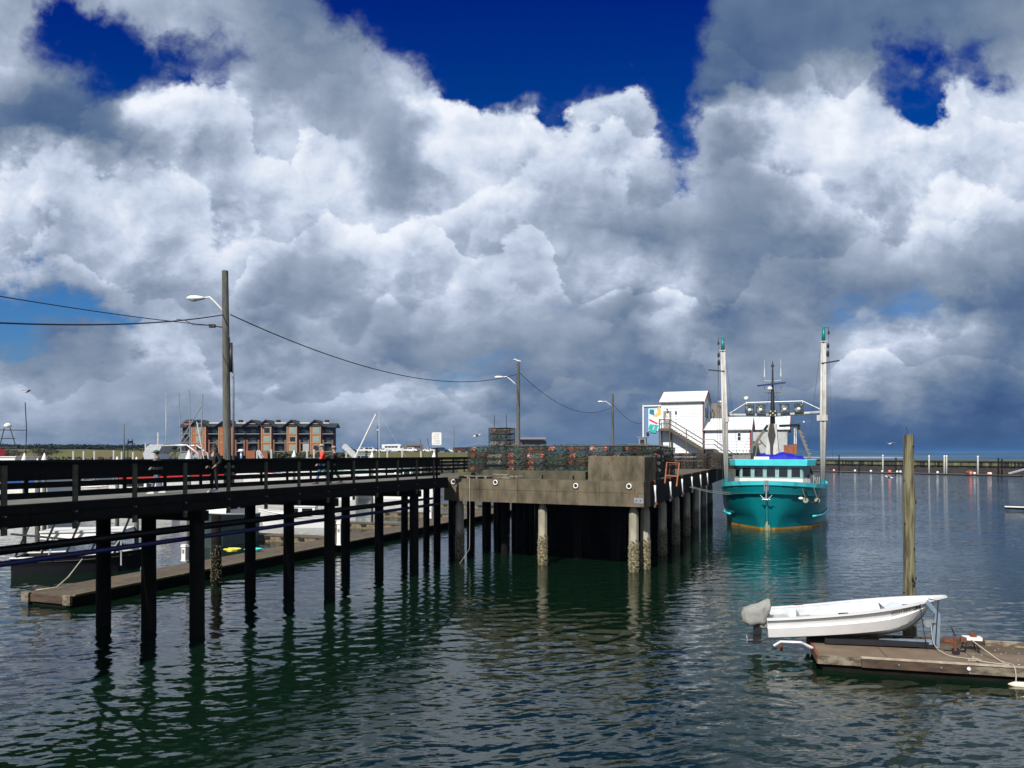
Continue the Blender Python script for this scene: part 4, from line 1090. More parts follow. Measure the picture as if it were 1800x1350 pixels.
mb = MB(); mb.loft([[Vector((x, y, z)) for x, y in ((-w_, -0.1 + o), (w_, -0.1 + o), (0.04, 0.16 + o), (-0.04, 0.16 + o))] for z, o, w_ in ((-0.2, -0.12, .25), (0.22, -0.02, .22), (0.75, 0.06, .1))]); mb.build('stem_shoe', mat('pale_shoe', (0.45, 0.5, 0.3), 0.6), tr)
# lower rub rails
for side in (1, -1):
    mb = MB(); mb.path([hull_ring(a_, side)[2] + Vector((side * 0.13, 0, -0.15)) for a_ in (4.0, 4.6, 5.5, 6.5, 9, 12, 15, 19, 23)], 0.11, 8); mb.build('rub_rail', teall, tr, smooth=True)
# anchor at the stem
an = thing('anchor', 'galvanised anchor hanging at the teal bow', 'anchor', (0, 0, 0))
am = root_matrix(tr); an.location = am @ Vector((0, 1.05, 2.65)); an.rotation_euler = (0, 0, R(157.5))
mb = MB(); mb.box((0, 0.0, 0.55), (0.10, 0.10, 1.1)); mb.build('shank', galv, an)
for sgn in (1, -1):
    mb = MB(); mb.loft([[Vector((sgn * 0.08, 0, 0)), Vector((sgn * 0.22, 0, -0.02)), Vector((sgn * 0.15, 0.12, 0))], [Vector((sgn * 0.46, 0.2, 0.40)), Vector((sgn * 0.50, 0.2, 0.38)), Vector((sgn * 0.47, 0.25, 0.38))]]); mb.build('fluke', white, an)
mb = MB(); mb.tube((-0.32, 0.02, 0.0), (0.32, 0.02, 0.0), 0.06, None, 8); mb.build('crown', galv, an)
mb = MB(); mb.beam((-0.14, 0.02, 0.7), (-0.14, 0.1, 1.55), 0.07, 0.05); mb.beam((0.14, 0.02, 0.7), (0.14, 0.1, 1.55), 0.07, 0.05); mb.build('roller_cheek', galv, an)
# wheelhouse
whz = sheer(5) - 0.3
WF = -4.3
outl = [(-3.35, WF - 1.3), (-2.75, WF), (2.75, WF), (3.35, WF - 1.3), (3.35, -11), (-3.35, -11)]
mb = MB(); mb.prism([(x * 0.98, y) for x, y in outl], whz, 4.25); mb.build('wheelhouse_base', white, tr)
mb = MB(); mb.prism([(x * 0.955, y - 0.1) for x, y in outl], 4.25, 5.45); wh = mb.build('wheelhouse', tealb, tr)
mb = MB(); mb.loft([[Vector((x * s, (y - WF + 3) * s + WF - 3, z)) for x, y in outl] for z, s in ((5.40, 1.10), (5.92, 1.12), (5.96, 1.10))]); mb.build('roof_band', teall, tr)
# windows follow the faceted front
fp = [Vector((x * 0.955, y - 0.1, 0)) for x, y in outl[:4]]
def wins(pa, pb, n, z0=4.32, z1=5.28, lean=0.0):
    d_ = (pb - pa) / n; u = d_.normalized(); nr_ = Vector((-u.y, u.x, 0))
    if nr_.y < 0 and abs(u.x) > 0.5: nr_ = -nr_
    if abs(u.x) < 0.5: nr_ = Vector((math.copysign(1, pa.x), 0, 0))
    for k in range(n):
        a = pa + d_ * (k + 0.07); b = pa + d_ * (k + 0.93)
        mb = MB(); mb.loft([[a + nr_ * 0.03 + Vector((0, 0, z)), b + nr_ * 0.03 + Vector((0, 0, z)), b - nr_ * 0.05 + Vector((0, 0, z)), a - nr_ * 0.05 + Vector((0, 0, z))] for z in (z0, z1)])
        w_ = mb.build('window', tealb, tr)
        a2 = a.lerp(b, 0.10); b2 = a.lerp(b, 0.90)
        mb = MB(); mb.loft([[a2 + nr_ * 0.05 + Vector((0, 0, z)), b2 + nr_ * 0.05 + Vector((0, 0, z)), b2 + Vector((0, 0, z)), a2 + Vector((0, 0, z))] for z in (z0 + 0.07, z1 - 0.07)]); mb.build('pane', glassd, w_)
wins(fp[1], fp[2], 5); wins(fp[0], fp[1], 1); wins(fp[2], fp[3], 1)
wins(Vector((-3.2, -5.9, 0)), Vector((-3.2, -9.5, 0)), 3); wins(Vector((3.2, -5.9, 0)), Vector((3.2, -9.5, 0)), 3)
# gear on the roof
ROOFZ = 5.96
def roof_part(name, mbx, m, **k): return mbx.build(name, m, tr, **k)
# tarp: lumpy sheet
tb = MB(); nx, ny = 30, 10; rr = random.Random(5); grid = []
for i in range(nx):
    row = []
    for j in range(ny):
        u_, v_ = i / (nx - 1), j / (ny - 1)
        x = 1.55 - 4.35 * u_; y = -5.0 - 1.5 * v_
        env = math.sin(math.pi * min(1, max(0, u_))) ** 0.35 * math.sin(math.pi * (0.12 + 0.88 * v_)) ** 0.5
        z = ROOFZ + 0.02 + env * (0.50 + 0.10 * math.sin(u_ * 13) + 0.07 * math.sin(u_ * 31 + v_ * 9) + rr.uniform(-.05, .05))
        row.append(Vector((x, y, z)))
    row.append(Vector((row[-1].x, row[-1].y - 0.1, ROOFZ)))
    row.insert(0, Vector((row[0].x, row[0].y + 0.08, ROOFZ)))
    grid.append(row)
tb.loft(grid, closed_ring=False, caps=False)
tarp = tb.build('tarpaulin', blue_tarp, None, smooth=True)
tarp.location = tr.location; tarp.rotation_euler = tr.rotation_euler
tag(tarp, 'bright blue crumpled tarpaulin heaped on the teal wheelhouse roof', 'tarpaulin')
mb = MB(); mb.box((0.15 + 0.65, -4.5, ROOFZ + 0.12), (1.3, 0.5, 0.26)); roof_part('roof_locker', mb, white)
mb = MB(); mb.box((2.55, -5.0, ROOFZ + 0.20), (1.6, 1.2, 0.42)); bx = mb.build('liferaft_crate', mat('grey_crate', (0.22, 0.20, 0.18), 0.7), tr)
for zz in (0.62, 0.9):
    mb = MB(); mb.path([(1.8, -4.4, ROOFZ + zz), (3.3, -4.4, ROOFZ + zz), (3.3, -5.6, ROOFZ + zz)], 0.03, 6); mb.build('crate_rail', galv, bx)
for k in range(6): mb = MB(); mb.tube((1.8 + 0.3 * k, -4.4, ROOFZ + 0.4), (1.8 + 0.3 * k, -4.4, ROOFZ + 0.92), 0.025, None, 5); mb.build('crate_post', galv, bx)
# white tapered mast housing with dark slot
MYy = -6.6
def tz(py): return fz(py, 71.0)
mb = MB(); mb.loft([[Vector((x, y, z)) for x, y in ((-w_, MYy - w_), (w_, MYy - w_), (w_, MYy + w_), (-w_, MYy + w_))] for z, w_ in ((ROOFZ, 0.62), (tz(765), 0.42), (tz(745), 0.36))]); mb.build('mast_housing', whited, tr)
mb = MB(); mb.loft([[Vector((x + 0.05, MYy + y, z)) for x, y in ((-w_, 0.35 + o), (w_, 0.35 + o), (w_, 0.52 + o), (-w_, 0.52 + o))] for z, w_, o in ((ROOFZ, 0.1, .12), (tz(782), 0.14, .06), (tz(765), 0.34, 0), (tz(745), 0.16, -.06))]); mb.build('mast_slot', black, tr)
mb = MB(); mb.lathe([(0.24, tz(748)), (0.20, tz(722)), (0.15, tz(690)), (0.09, tz(680)), (0.07, tz(650)), (0.04, tz(636))], 10, (0, MYy, 0)); mast = mb.build('mast', blackm, tr, smooth=True)
# spreader beam from outrigger to outrigger
bz = tz(728)
mb = MB(); mb.tube((-4.55, MYy, bz + 0.1), (-0.3, MYy, bz - 0.1), 0.14, None, 10); mb.tube((0.3, MYy, bz - 0.1), (4.05, MYy, bz), 0.14, None, 10); spb = mb.build('spreader_beam', whited, tr, smooth=True)
tzp = tz(706.5)
mb = MB(); mb.path([(3.95, MYy, bz + 0.1), (2.3, MYy, tzp), (-2.6, MYy, tzp + 0.02), (-4.4, MYy, bz + 0.2)], 0.045, 6); mb.tube((2.3, MYy, tzp), (2.3, MYy, bz), .03, None, 5); mb.tube((-2.6, MYy, tzp), (-2.6, MYy, bz), .03, None, 5); mb.build('top_stay', white, spb)
for x_ in (2.0, 1.02, -1.08, -2.28):
    fl = MB(); fl.loft([[Vector((x_ + x, MYy + y, bz + 0.5 + z)) for x, z in ((-s_, -s_), (s_, -s_), (s_, s_), (-s_, s_))] for y, s_ in ((0.1, 0.22), (0.2, 0.38), (0.58, 0.41))]); fo = fl.build('floodlight', blackm, tr)
    mb = MB(); mb.box((x_, MYy + 0.59, bz + 0.5), (0.70, 0.02, 0.70)); mb.build('lens', mat('floodlight_glass', (0.05, 0.07, 0.07), 0.1, c2=(0.3, 0.34, 0.32), scale=3.0, lo=.5, hi=.62), fo)
    mb = MB(); mb.ball((x_, MYy + 0.62, bz + 0.42), (0.16, 0.05, 0.13), 8, 5); mb.build('bulb', white, fo)
mb = MB(); mb.box((-0.05, MYy + 0.32, tz(727)), (0.72, 0.12, 0.60)); pnl = mb.build('light_cluster', blackm, tr)
for i in range(3):
    for j in range(3):
        if (i + j) % 2 == 0: mb = MB(); mb.ball((-0.05 + (i - 1) * 0.21, MYy + 0.40, tz(727) + (j - 1) * 0.18), 0.085, 7, 5); mb.build('lamp', mat('cream_lens', (0.6, 0.58, 0.35), 0.4), pnl)
# radar, dome, cross arms, aerials
mb = MB(); mb.beam((1.35, MYy + 0.15, tz(677.5)), (-1.15, MYy + 0.5, tz(674)), 0.20, 0.14); mb.build('radar_scanner', mat('navy_plastic', (0.02, 0.03, 0.16), 0.4), tr)
mb = MB(); mb.lathe([(0.12, 0), (0.22, 0.08), (0.22, 0.2), (0.12, 0.32), (0.02, 0.36)], 12, (0.22, MYy + 0.25, tz(686))); mb.build('satellite_dome', white, tr, smooth=True)
for pz_ in (670, 691):
    mb = MB(); mb.path([(0.75, MYy, tz(pz_ - 1.5)), (0, MYy, tz(pz_)), (-0.75, MYy, tz(pz_ - 1.5))], 0.035, 6); mb.build('cross_arm', tealb if pz_ == 670 else blackm, tr)
for x_ in (0.72, -0.72):
    mb = MB(); mb.tube((x_, MYy, tz(694)), (x_, MYy, tz(662)), 0.022, None, 5); mb.build('aerial_post', galv, tr)
    mb = MB(); mb.tube((x_, MYy, tz(662)), (x_, MYy, tz(648)), 0.045, 0.03, 6); mb.tube((x_, MYy, tz(648)), (x_, MYy, tz(632)), 0.012, None, 4); mb.build('aerial', white, tr)
mb = MB(); mb.tube((2.35, MYy, tz(712)), (2.35, MYy, tz(702)), 0.03, None, 6); mb.lathe([(0.10, 0), (0.2, 0.05), (0.2, 0.3), (0.1, 0.36)], 12, (2.35, MYy, tz(702.5))); mb.build('satellite_dome', white, tr, smooth=True)
mb = MB(); mb.box((0, MYy, tz(643)), (0.28, 0.2, 0.22)); mb.tube((0, MYy, tz(643)), (0, MYy, tz(634)), 0.03, None, 5); mb.build('masthead_light', blackm, tr)
# gallows legs behind
gt = mat('gallows_steel', (0.20, 0.17, 0.13), 0.7)
for pts in (((0.5, tz(746)), (2.15, tz(793))), ((-0.5, tz(748)), (-2.35, tz(747))), ((-2.1, tz(745)), (-3.2, tz(805)))):
    (xa, za), (xb, zb_) = pts
    mb = MB(); mb.beam((xa, MYy - 1.2, za), (xb, MYy - 1.2, zb_), 0.22, 0.26, up=(0, 1, 0)); mb.build('gallows_leg', gt, tr)
mb = MB(); mb.beam((-2.9, MYy - 1.3, ROOFZ - 0.4), (-4.1, -3.8, 3.5), 0.2, 0.22, up=(0, 1, 0)); mb.build('gallows_brace', gt, tr)
for k in range(8):
    t = k / 7; c = Vector((-2.1, MYy - 1.05, tz(747))).lerp(Vector((-3.1, MYy - 1.05, tz(798))), t); mb = MB(); mb.tube(c, c + Vector((-0.22, 0.1, 0.04)), 0.02, None, 5); mb.build('rung', whited, tr)
mb = MB(); mb.box((-1.35, MYy - 1.5, (tz(782) + ROOFZ) / 2), (0.85, 1.0, tz(782) - ROOFZ)); mb.box((-1.9, MYy - 1.6, tz(788)), (0.35, .8, tz(776) - tz(796))); mb.build('winch_house', mat('brick_orange_paint', (0.34, 0.10, 0.04), 0.7, c2=(0.2, 0.06, 0.03), scale=6), tr)
for x_ in (-1.85, -2.0): mb = MB(); mb.tube((x_, MYy - 1.2, tz(780)), (x_, MYy - 1.2, tz(750)), 0.045, None, 6); mb.build('stanchion', white, tr)
mb = MB()
for a, b in (((1.6, -7, ROOFZ), (1.3, -7, tz(770))), ((1.3, -7, tz(770)), (0.6, -7, tz(786))), ((2.4, -7.2, ROOFZ), (1.9, -7.2, tz(785))), ((1.9, -7.2, tz(785)), (1.0, -7, tz(779)))): mb.tube(a, b, 0.07, None, 6)
mb.build('pipework', gt, tr)
# outriggers
for side, top, tip in ((1, 610, 585), (-1, 603, 577)):
    bx_, by_ = (3.95 if side > 0 else -4.32), -5.0
    zb_ = fz(847, 69.0); zt_ = fz(top, 69.5); ztt = fz(tip, 69.5)
    lx = bx_ + (0.42 if side > 0 else -0.05)
    o_ = MB()
    for dx in (-0.17, 0.0, 0.17): o_.path([(bx_ + dx * 0.6, by_, zb_), (bx_ + dx + (lx - bx_) * 0.5, by_ - 0.4, (zb_ + zt_) / 2), (lx + dx * 0.8, by_ - 0.8, zt_)], [0.10 if dx else 0.07, 0.12 if dx else 0.05, 0.09 if dx else 0.05], 8)
    oo = o_.build('outrigger', whited, tr, smooth=True)
    mb = MB(); mb.tube((lx, by_ - 0.8, zt_ - 0.05), (lx + side * 0.02, by_ - 0.9, ztt), 0.16, 0.13, 10); mb.build('outrigger_tip', mat('teal_tip', (0.0, 0.22, 0.20), 0.4), oo, smooth=True)
    mb = MB(); mb.tube((bx_, by_, zb_ - 0.45), (bx_, by_, zb_ + 0.3), 0.20, 0.16, 10); mb.build('outrigger_foot', teal, oo)
    mb = MB(); mb.box((lx, by_ - 0.8, zt_ + 0.02), (0.62, 0.3, 0.08)); mb.build('collar', whited, oo)
    mb = MB(); e = side * 0.42
    mb.path([(lx, by_ - 0.9, ztt - 0.05), (lx + e, by_ - 0.85, ztt - 0.05), (lx + e + 0.02, by_ - 0.85, ztt - 0.5)], 0.03, 6); mb.ball((lx + e, by_ - 0.85, ztt - 0.55), (0.10, 0.06, 0.18), 8, 5); mb.build('tip_block', blackm, oo)
    mb = MB(); mb.ball((lx + e * 0.9, by_ - 0.7, zt_ - 0.4), (0.12, 0.08, 0.25), 8, 5); mb.ball((lx + e * 0.85, by_ - 0.7, zt_ - 1.1), (0.14, 0.1, 0.3), 8, 5); mb.beam((lx + e * 1.0 - side * 0.6, by_ - .7, zt_ - 1.95), (lx + e + side * 0.9, by_ - .7, zt_ - 1.75), 0.25, 0.1); mb.build('tackle', blackm, oo)
    for q, (zz_, ex) in enumerate(((4.0, 0.5), (5.0, 0.15), (3.8, -0.1))):
        mb = MB(); mb.path([(lx + e + 0.03 * q, by_ - 0.8, ztt - 0.6 - q * 0.9), (bx_ + side * ex + side * 0.35, by_ + 0.3 * q, zz_)], 0.016, 4); mb.build('rigging_wire', blackm, oo)
    mb = MB(); mb.box((bx_ - side * 0.05, by_ - 0.3, tz(737)), (0.9 if side < 0 else 0.3, 0.3, 0.5)); mb.build('saddle', whited, oo)
    mb = MB(); mb.path([(lx - side * 0.2, by_ - 0.8, zt_ - 0.1), (side * 3.0, -6.0, ROOFZ)], 0.015, 4); mb.path([(0, MYy, tz(690)), (side * 3.2, -8, ROOFZ)], 0.015, 4); mb.path([(0, MYy, tz(660)), (side * 1.6, -9, ROOFZ)], 0.012, 4); mb.build('stay_wire', blackm, tr)
# bow tackle blocks
for side in (-1,):
    for (x_, z_) in ((-3.35, 2.55), (-4.35, 2.5)):
        mb = MB(); mb.lathe([(0.22, -0.09), (0.24, 0), (0.22, 0.09)], 12, (x_ * 0.9, -0.75 if x_ > -4 else -1.7, z_), Matrix.Rotation(R(90), 3, 'X')); mb.build('tackle_block', mat('pale_green_sheave', (0.30, 0.36, 0.26), 0.6), tr)
        mb = MB(); mb.path([(x_ * 0.9, -0.75 if x_ > -4 else -1.7, z_ + 0.2), (x_ * 0.9 + 0.3, -1.2 if x_ > -4 else -2.2, 3.6)], 0.05, 5); mb.build('chain', blackm, tr)
mb = MB(); mb.path([(-3.0, -0.5, 3.4), (-3.1, -0.7, 3.0), (-3.0, -0.72, 2.6), (-3.6, -0.9, 2.3), (-3.95, -1.6, 2.4), (-4.2, -1.9, 3.3)], 0.09, 6); mb.build('black_strop', black, tr)
mb = MB(); mb.ball((-2.65, -0.55, 2.72), (0.2, 0.1, 0.12), 8, 5); mb.build('lashing', white, tr)
# mooring lines from the left bow to the pier
for k, dz_ in enumerate((0, 0.18)):
    a = am @ Vector((2.9, -0.2, 2.95 + dz_)); b = PR + ed * (17.0 + k) - nv * 0.3 + Vector((0, 0, PZ - 0.95))
    mb = MB(); mb.path(catenary(a, b, 0.15, 10), 0.035, 5); tag(mb.build('mooring_line', mat('green_grey_rope', (0.32, 0.36, 0.32), 0.9), None, smooth=True), ['lower mooring line from teal trawler to the pier', 'upper mooring line from teal trawler to the pier'][k], 'rope')
# small clutter on foredeck, right side
for k in range(5):
    mb = MB(); mb.tube((-3.5 - 0.15 * k, -4.6 - 0.7 * k, 3.4), (-3.6 - 0.15 * k, -4.6 - 0.7 * k, 4.4), 0.03, None, 5); mb.build('rail_stanchion', whited, tr)

# ------------------------------------------------------------ right float with skiff
fa = Vector((0.968, -0.25, 0)).normalized(); fb = Vector((0.25, 0.968, 0)).normalized()
FZ = 0.45
FO = G(1437, 1152.5, FZ)
fl_ang = math.atan2(fa.y, fa.x)
flt = thing('dock_float', 'brown wooden dock float at lower right carrying the white skiff', 'dock float', (FO.x, FO.y, 0), fl_ang)
FW, FL = 2.75, 11.0
seams = [0, 1.95, 4.35, 6.8, 9.0, 11.0]
for a, b in zip(seams, seams[1:]):
    for y0, y1 in ((0.14, 1.62), (1.63, FW - 0.18)):
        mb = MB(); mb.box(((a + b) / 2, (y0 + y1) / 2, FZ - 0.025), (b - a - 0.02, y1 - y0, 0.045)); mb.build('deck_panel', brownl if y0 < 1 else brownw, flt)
mb = MB(); mb.box((FL / 2, FW / 2, 0.17), (FL - 0.3, FW - 0.2, 0.42)); mb.build('float_body', tdark, flt)
pbm = mat('weathered_fascia', (0.30, 0.26, 0.19), 0.9, c2=(0.09, 0.06, 0.04), scale=3.0, stretch=(0.7, 1, 1.6), lo=.42, hi=.6, bump=0.004, rnd=0.3)
pbd = mat('rotten_fascia', (0.10, 0.06, 0.035), 0.9, c2=(0.03, 0.022, 0.016), scale=3.0, stretch=(0.7, 1, 1.6), bump=0.006)
for a, b, m_, zt_, h_ in ((0, 1.2, pbm, FZ + 0.01, 0.24), (1.2, 4.0, pbd, FZ - 0.02, 0.24), (4.0, 7.2, pbm, FZ - 0.03, 0.22), (7.2, 11.0, pbm, FZ - 0.03, 0.22)):
    mb = MB(); mb.box(((a + b) / 2, 0.03, zt_ - h_ / 2), (b - a - 0.015, 0.10, h_)); mb.build('fascia_board', m_, flt)
    if a > 0: mb = MB(); mb.box(((a + b) / 2, 0.06, FZ + 0.012), (b - a - 0.01, 0.16, 0.03)); mb.build('edge_board', mat('pale_edge', (0.42, 0.36, 0.28), 0.85, c2=(0.26, 0.2, 0.15), scale=4, rnd=.2), flt)
for a, b in ((0.0, 2.6), (2.6, 5.2), (5.2, 8.0), (8.0, 11.0)):
    mb = MB(); mb.box(((a + b) / 2, FW - 0.08, FZ + 0.06), (b - a - 0.03, 0.16, 0.16)); mb.build('bull_rail', pbd if a in (2.6, 8.0) else pbm, flt)
mb = MB(); mb.box((0.03, FW / 2, FZ - 0.12), (0.08, FW - 0.1, 0.24)); mb.build('end_board', rust, flt)
for x_, y_ in ((2.95, 0.02),):
    mb = MB(); mb.lathe([(0.05, -0.02), (0.05, 0.02)], 10, (4.0, -0.025, FZ - 0.1), Matrix.Rotation(R(90), 3, 'X')); mb.build('washer', white, flt)
for x_ in (0.2, 0.95, 2.2, 3.3):
    mb = MB(); mb.lathe([(0.025, -0.01), (0.02, 0.02)], 8, (x_, -0.025, FZ - 0.12), Matrix.Rotation(R(90), 3, 'X')); mb.build('bolt', galv, flt)
fm = root_matrix(flt)
def FP(x, y, z): return fm @ Vector((x, y, z))
# boat lift: steel arms and bow post
lf = thing('boat_cradle', 'blue-grey steel cradle and bow winch post under the white skiff', 'boat cradle', FO, fl_ang)
def LF(name, mbx, m, **k): return mbx.build(name, m, lf, **k)
bluest = mat('blue_grey_steel', (0.28, 0.36, 0.46), 0.45, metal=0.3)
z_ = 0
mb = MB(); mb.beam((0.4, 1.5, 0.12), (3.6, 1.7, 0.14), 0.12, 0.16); LF('keel_beam', mb, blackm)
mb = MB(); mb.path([(-1.15, 1.0, -0.02), (-0.95, 1.0, 0.12), (-0.35, 1.0, 0.13), (-0.02, 1.0, -0.02)], 0.045, 8); LF('stern_bracket', mb, alum)
bpx = 3.62
mb = MB(); mb.beam((bpx - 1.6, 1.75, 0.14), (bpx, 1.7, 0.22), 0.16, 0.13); LF('tongue', mb, bluest)
mb = MB(); mb.loft([[Vector((bpx + x + ox, 1.7 + y, z)) for x, y in ((-w_, -.06), (w_, -.06), (w_, .06), (-w_, .06))] for z, w_, ox in ((0.05, 0.12, -0.05), (1.1, 0.075, 0.02))]); LF('bow_post', mb, bluest)
mb = MB(); mb.beam((bpx + 0.02, 1.7, 1.08), (bpx - 0.28, 1.7, 1.45), 0.10, 0.12); LF('post_arm', mb, bluest)
mb = MB(); mb.lathe([(0.10, -0.07), (0.12, 0), (0.10, 0.07)], 12, (bpx - 0.28, 1.62, 0.78), Matrix.Rotation(R(90), 3, 'X')); mb.box((bpx - 0.2, 1.66, 0.85), (0.3, 0.16, 0.06)); LF('winch_drum', mb, galv)
mb = MB(); mb.path([(bpx - 0.25, 1.6, 1.55), (bpx + 0.02, 1.6, 1.5), (bpx - 0.05, 1.62, 0.1)], 0.018, 5); mb.path([(bpx - 0.5, 1.5, 1.40), (bpx - 0.42, 1.5, 0.7), (bpx - 0.3, 1.5, 0.05)], 0.012, 5); LF('winch_strap', mb, blackm)
mb = MB(); mb.box((2.9, 1.95, 0.10), (0.5, 0.3, 0.2)); LF('chock', mb, pbd)
# skiff
SKL, SKB = 5.35, 2.0
sk = thing('skiff', 'white open skiff with covered outboard motor sitting on the dock float', 'skiff', (8.35, 25.15, 0.50), 0, None, rot=(R(5.2), 0, R(-104.5)))
def sk_sec(t):
    b = SKB / 2 * (0.93 + 0.07 * math.sin(t * math.pi * 0.8)) * (1 - max(0, (t - 0.40) / 0.60) ** 2.6)
    b = max(b, 0.02)
    zg = 0.70 + 0.33 * t ** 1.7
    keel = -0.07 + (0.69 * max(0, (t - 0.62) / 0.38) ** 2.0)
    chine = keel + 0.17 + 0.18 * t ** 2
    bc = b * (0.88 - 0.35 * t ** 2.2)
    return b, zg, keel, chine, bc
NS = 22
outer, inner = [], []
for i in range(NS + 1):
    t = i / NS; b, zg, kz, cz, bc = sk_sec(t); y = t * SKL
    rk = 0.0
    def sec(sh):
        bb, gg = max(b - sh, 0.005), zg
        zs = kz + (0.10 if sh else 0)
        zstr = cz + (gg - cz) * 0.56
        bs = bc + (bb - bc) * 0.62
        blg = 0.075 * (1 - max(0, (t - 0.55) / 0.45) ** 2)
        bi = bs - blg * 0.8
        L1 = [(bb, gg), (max(bi, 0.004), zstr + 0.015), (max(bs + blg * 0.35, 0.004), zstr - 0.035), (max(bc - sh, 0.004), cz + sh), (max(bc * 0.45, 0.003), kz + (cz - kz) * 0.35 + sh), (0.0, kz + sh)]
        pts = []
        for xx, zz in L1:
            yy = y - (max(0, t - 0.75) / 0.25) ** 1.3 * 0.55 * (1 - (zz - kz) / max(0.01, gg - kz))
            pts.append(Vector((xx, yy, zz)))
        return pts
    o_ = sec(0); n_ = sec(0.05)
    outer.append(o_ + [Vector((-p.x, p.y, p.z)) for p in o_[-2::-1]])
    fl = 0.22 + 0.5 * max(0, t - 0.72) / 0.28
    inn_ = [Vector((max(b - 0.07, 0.002), y - 0.02 * t, zg)), Vector((max(bc - 0.02, 0.001), y - 0.02 * t, min(zg - 0.04, kz + fl))), Vector((0, y - .02 * t, min(zg - 0.05, kz + fl - 0.02)))]
    inner.append(inn_ + [Vector((-p.x, p.y, p.z)) for p in inn_[-2::-1]])
mb = MB(); mb.loft([r_[::-1] for r_ in outer], closed_ring=False, caps=False); skh = mb.build('hull', whiteg, sk, smooth=False)
mb = MB(); mb.add(outer[0], [tuple(range(len(outer[0])))]); mb.build('transom', whiteg, sk)
mb = MB(); mb.loft(inner[:-1], closed_ring=False, caps=False); mb.add(inner[0], [tuple(range(len(inner[0])))]); mb.build('interior', mat('inner_gelcoat', (0.62, 0.66, 0.72), 0.5, c2=(0.5, 0.54, 0.58), scale=5), sk)
for side in (1, -1):
    rg = []
    for i in range(NS + 1):
        b, zg, *_ = sk_sec(i / NS); p = Vector((side * b, i / NS * SKL + (0.06 if i == NS else 0), zg))
        rg.append([p + Vector((side * 0.045, 0, -0.045)), p + Vector((side * 0.055, 0, 0.02)), p + Vector((-side * 0.085, 0, 0.02)), p + Vector((-side * 0.085, 0, -0.02))])
    if side < 0: rg = [r_[::-1] for r_ in rg]
    mb = MB(); mb.loft(rg); mb.build('gunwale', whiteg, sk)
    # dark line below gunwale
    mb = MB(); mb.path([Vector((side * (sk_sec(i / NS)[0] + 0.012), i / NS * SKL, sk_sec(i / NS)[1] - 0.055)) for i in range(NS)], 0.012, 4); mb.build('rub_strip', mat('grey_strip', (0.12, 0.13, 0.14), 0.6), sk)
# bottom weed stain on keel strip
mb = MB(); mb.path([outer[i][5] + Vector((0, 0, -0.01)) for i in range(NS + 1)], 0.03, 5); mb.build('keel_strip', mat('algae_stain', (0.30, 0.24, 0.10), 0.9), sk)
# thwarts, consoles
ing = mat('bench_gelcoat', (0.66, 0.66, 0.62), 0.5, c2=(0.5, 0.49, 0.42), scale=6)
mb = MB(); mb.box((0, 0.45, 0.36), (1.5, 0.62, 0.28)); mb.build('stern_bench', ing, sk)
mb = MB(); mb.box((0, 1.05, 0.42), (1.55, 0.05, 0.42)); mb.build('bulkhead', ing, sk)
mb = MB(); mb.box((0, 2.3, 0.38), (0.40, 2.4, 0.32)); mb.build('centre_box', ing, sk)
mb = MB(); mb.loft([[Vector((x, 3.62 + dy, z)) for x in (-0.66, 0.66) for _ in (0,)] + [Vector((0.66, 3.67 + dy, z)), Vector((-0.66, 3.67 + dy, z))] for z, dy in ((0.25, 0), (0.72, 0.0))]); mb.build('bow_bulkhead', ing, sk)
mb = MB(); mb.loft([[Vector((-max(sk_sec(t)[0] - 0.09, .01), t * SKL, sk_sec(t)[1] - 0.10)), Vector((max(sk_sec(t)[0] - 0.09, .01), t * SKL, sk_sec(t)[1] - 0.10))] for t in (0.67, 0.74, 0.8, 0.87, 0.93, 0.98)], closed_ring=False, caps=False); mb.build('bow_deck', mat('bow_deck_gelcoat', (0.60, 0.66, 0.76), 0.5), sk)
mb = MB(); mb.box((0.4, 1.2, 0.62), (0.3, 0.4, 0.05), 0.4); mb.build('loose_board', mat('tan_board', (0.5, 0.42, 0.3), 0.7), sk)
for x_, y_ in ((-0.98, 1.15), (0.98, 2.25)):
    mb = MB(); mb.tube((x_, y_ - 0.14, sk_sec(.3)[1] + 0.03), (x_, y_ + 0.14, sk_sec(.3)[1] + 0.03), 0.055, None, 8); mb.build('oarlock_pad', black, sk)
mb = MB(); mb.box((0.35, 4.2, sk_sec(.78)[1] - 0.06), (0.10, 0.26, 0.05)); mb.build('bow_cleat', black, sk)
mb = MB(); mb.path([(0.3, 4.2, 0.78), (0.1, 4.7, 0.9), (0, 5.2, 0.98), (0, 5.42, 1.0)], 0.012, 5); mb.build('painter', ropew, sk)
# registration lettering on the near (port = local -x? ) side
def text_mesh(name, s, size, m, parent, mw, extrude=0.002):
    cu = bpy.data.curves.new(name, 'FONT'); cu.body = s; cu.size = size; cu.extrude = extrude; cu.align_x = 'CENTER'; cu.align_y = 'CENTER'
    to = bpy.data.objects.new('tmp', cu); col.objects.link(to)
    dg = bpy.context.evaluated_depsgraph_get(); me = bpy.data.meshes.new_from_object(to.evaluated_get(dg)); me.name = name
    bpy.data.objects.remove(to); bpy.data.curves.remove(cu)
    me.materials.clear(); me.materials.append(m)
    o = bpy.data.objects.new(name, me); col.objects.link(o); o.parent = parent; o.matrix_local = mw
    return o
inkb = mat('black_vinyl', (0.01, 0.01, 0.01), 0.5)
t0, t1 = 0.66, 0.80
nside = 1   # starboard = local +x faces the camera (heading right)
def side_pt(t, k): 
    i = int(round(t * NS)); return outer[i][0].lerp(outer[i][1], k)
pa = side_pt(0.70, 0.5); pb = side_pt(0.84, 0.5); ctr = (pa + pb) / 2
xd = (pb - pa).normalized(); pu = (side_pt(0.75, 0.1) - side_pt(0.75, 0.9)).normalized(); zn = xd.cross(pu).normalized(); pu = zn.cross(xd)
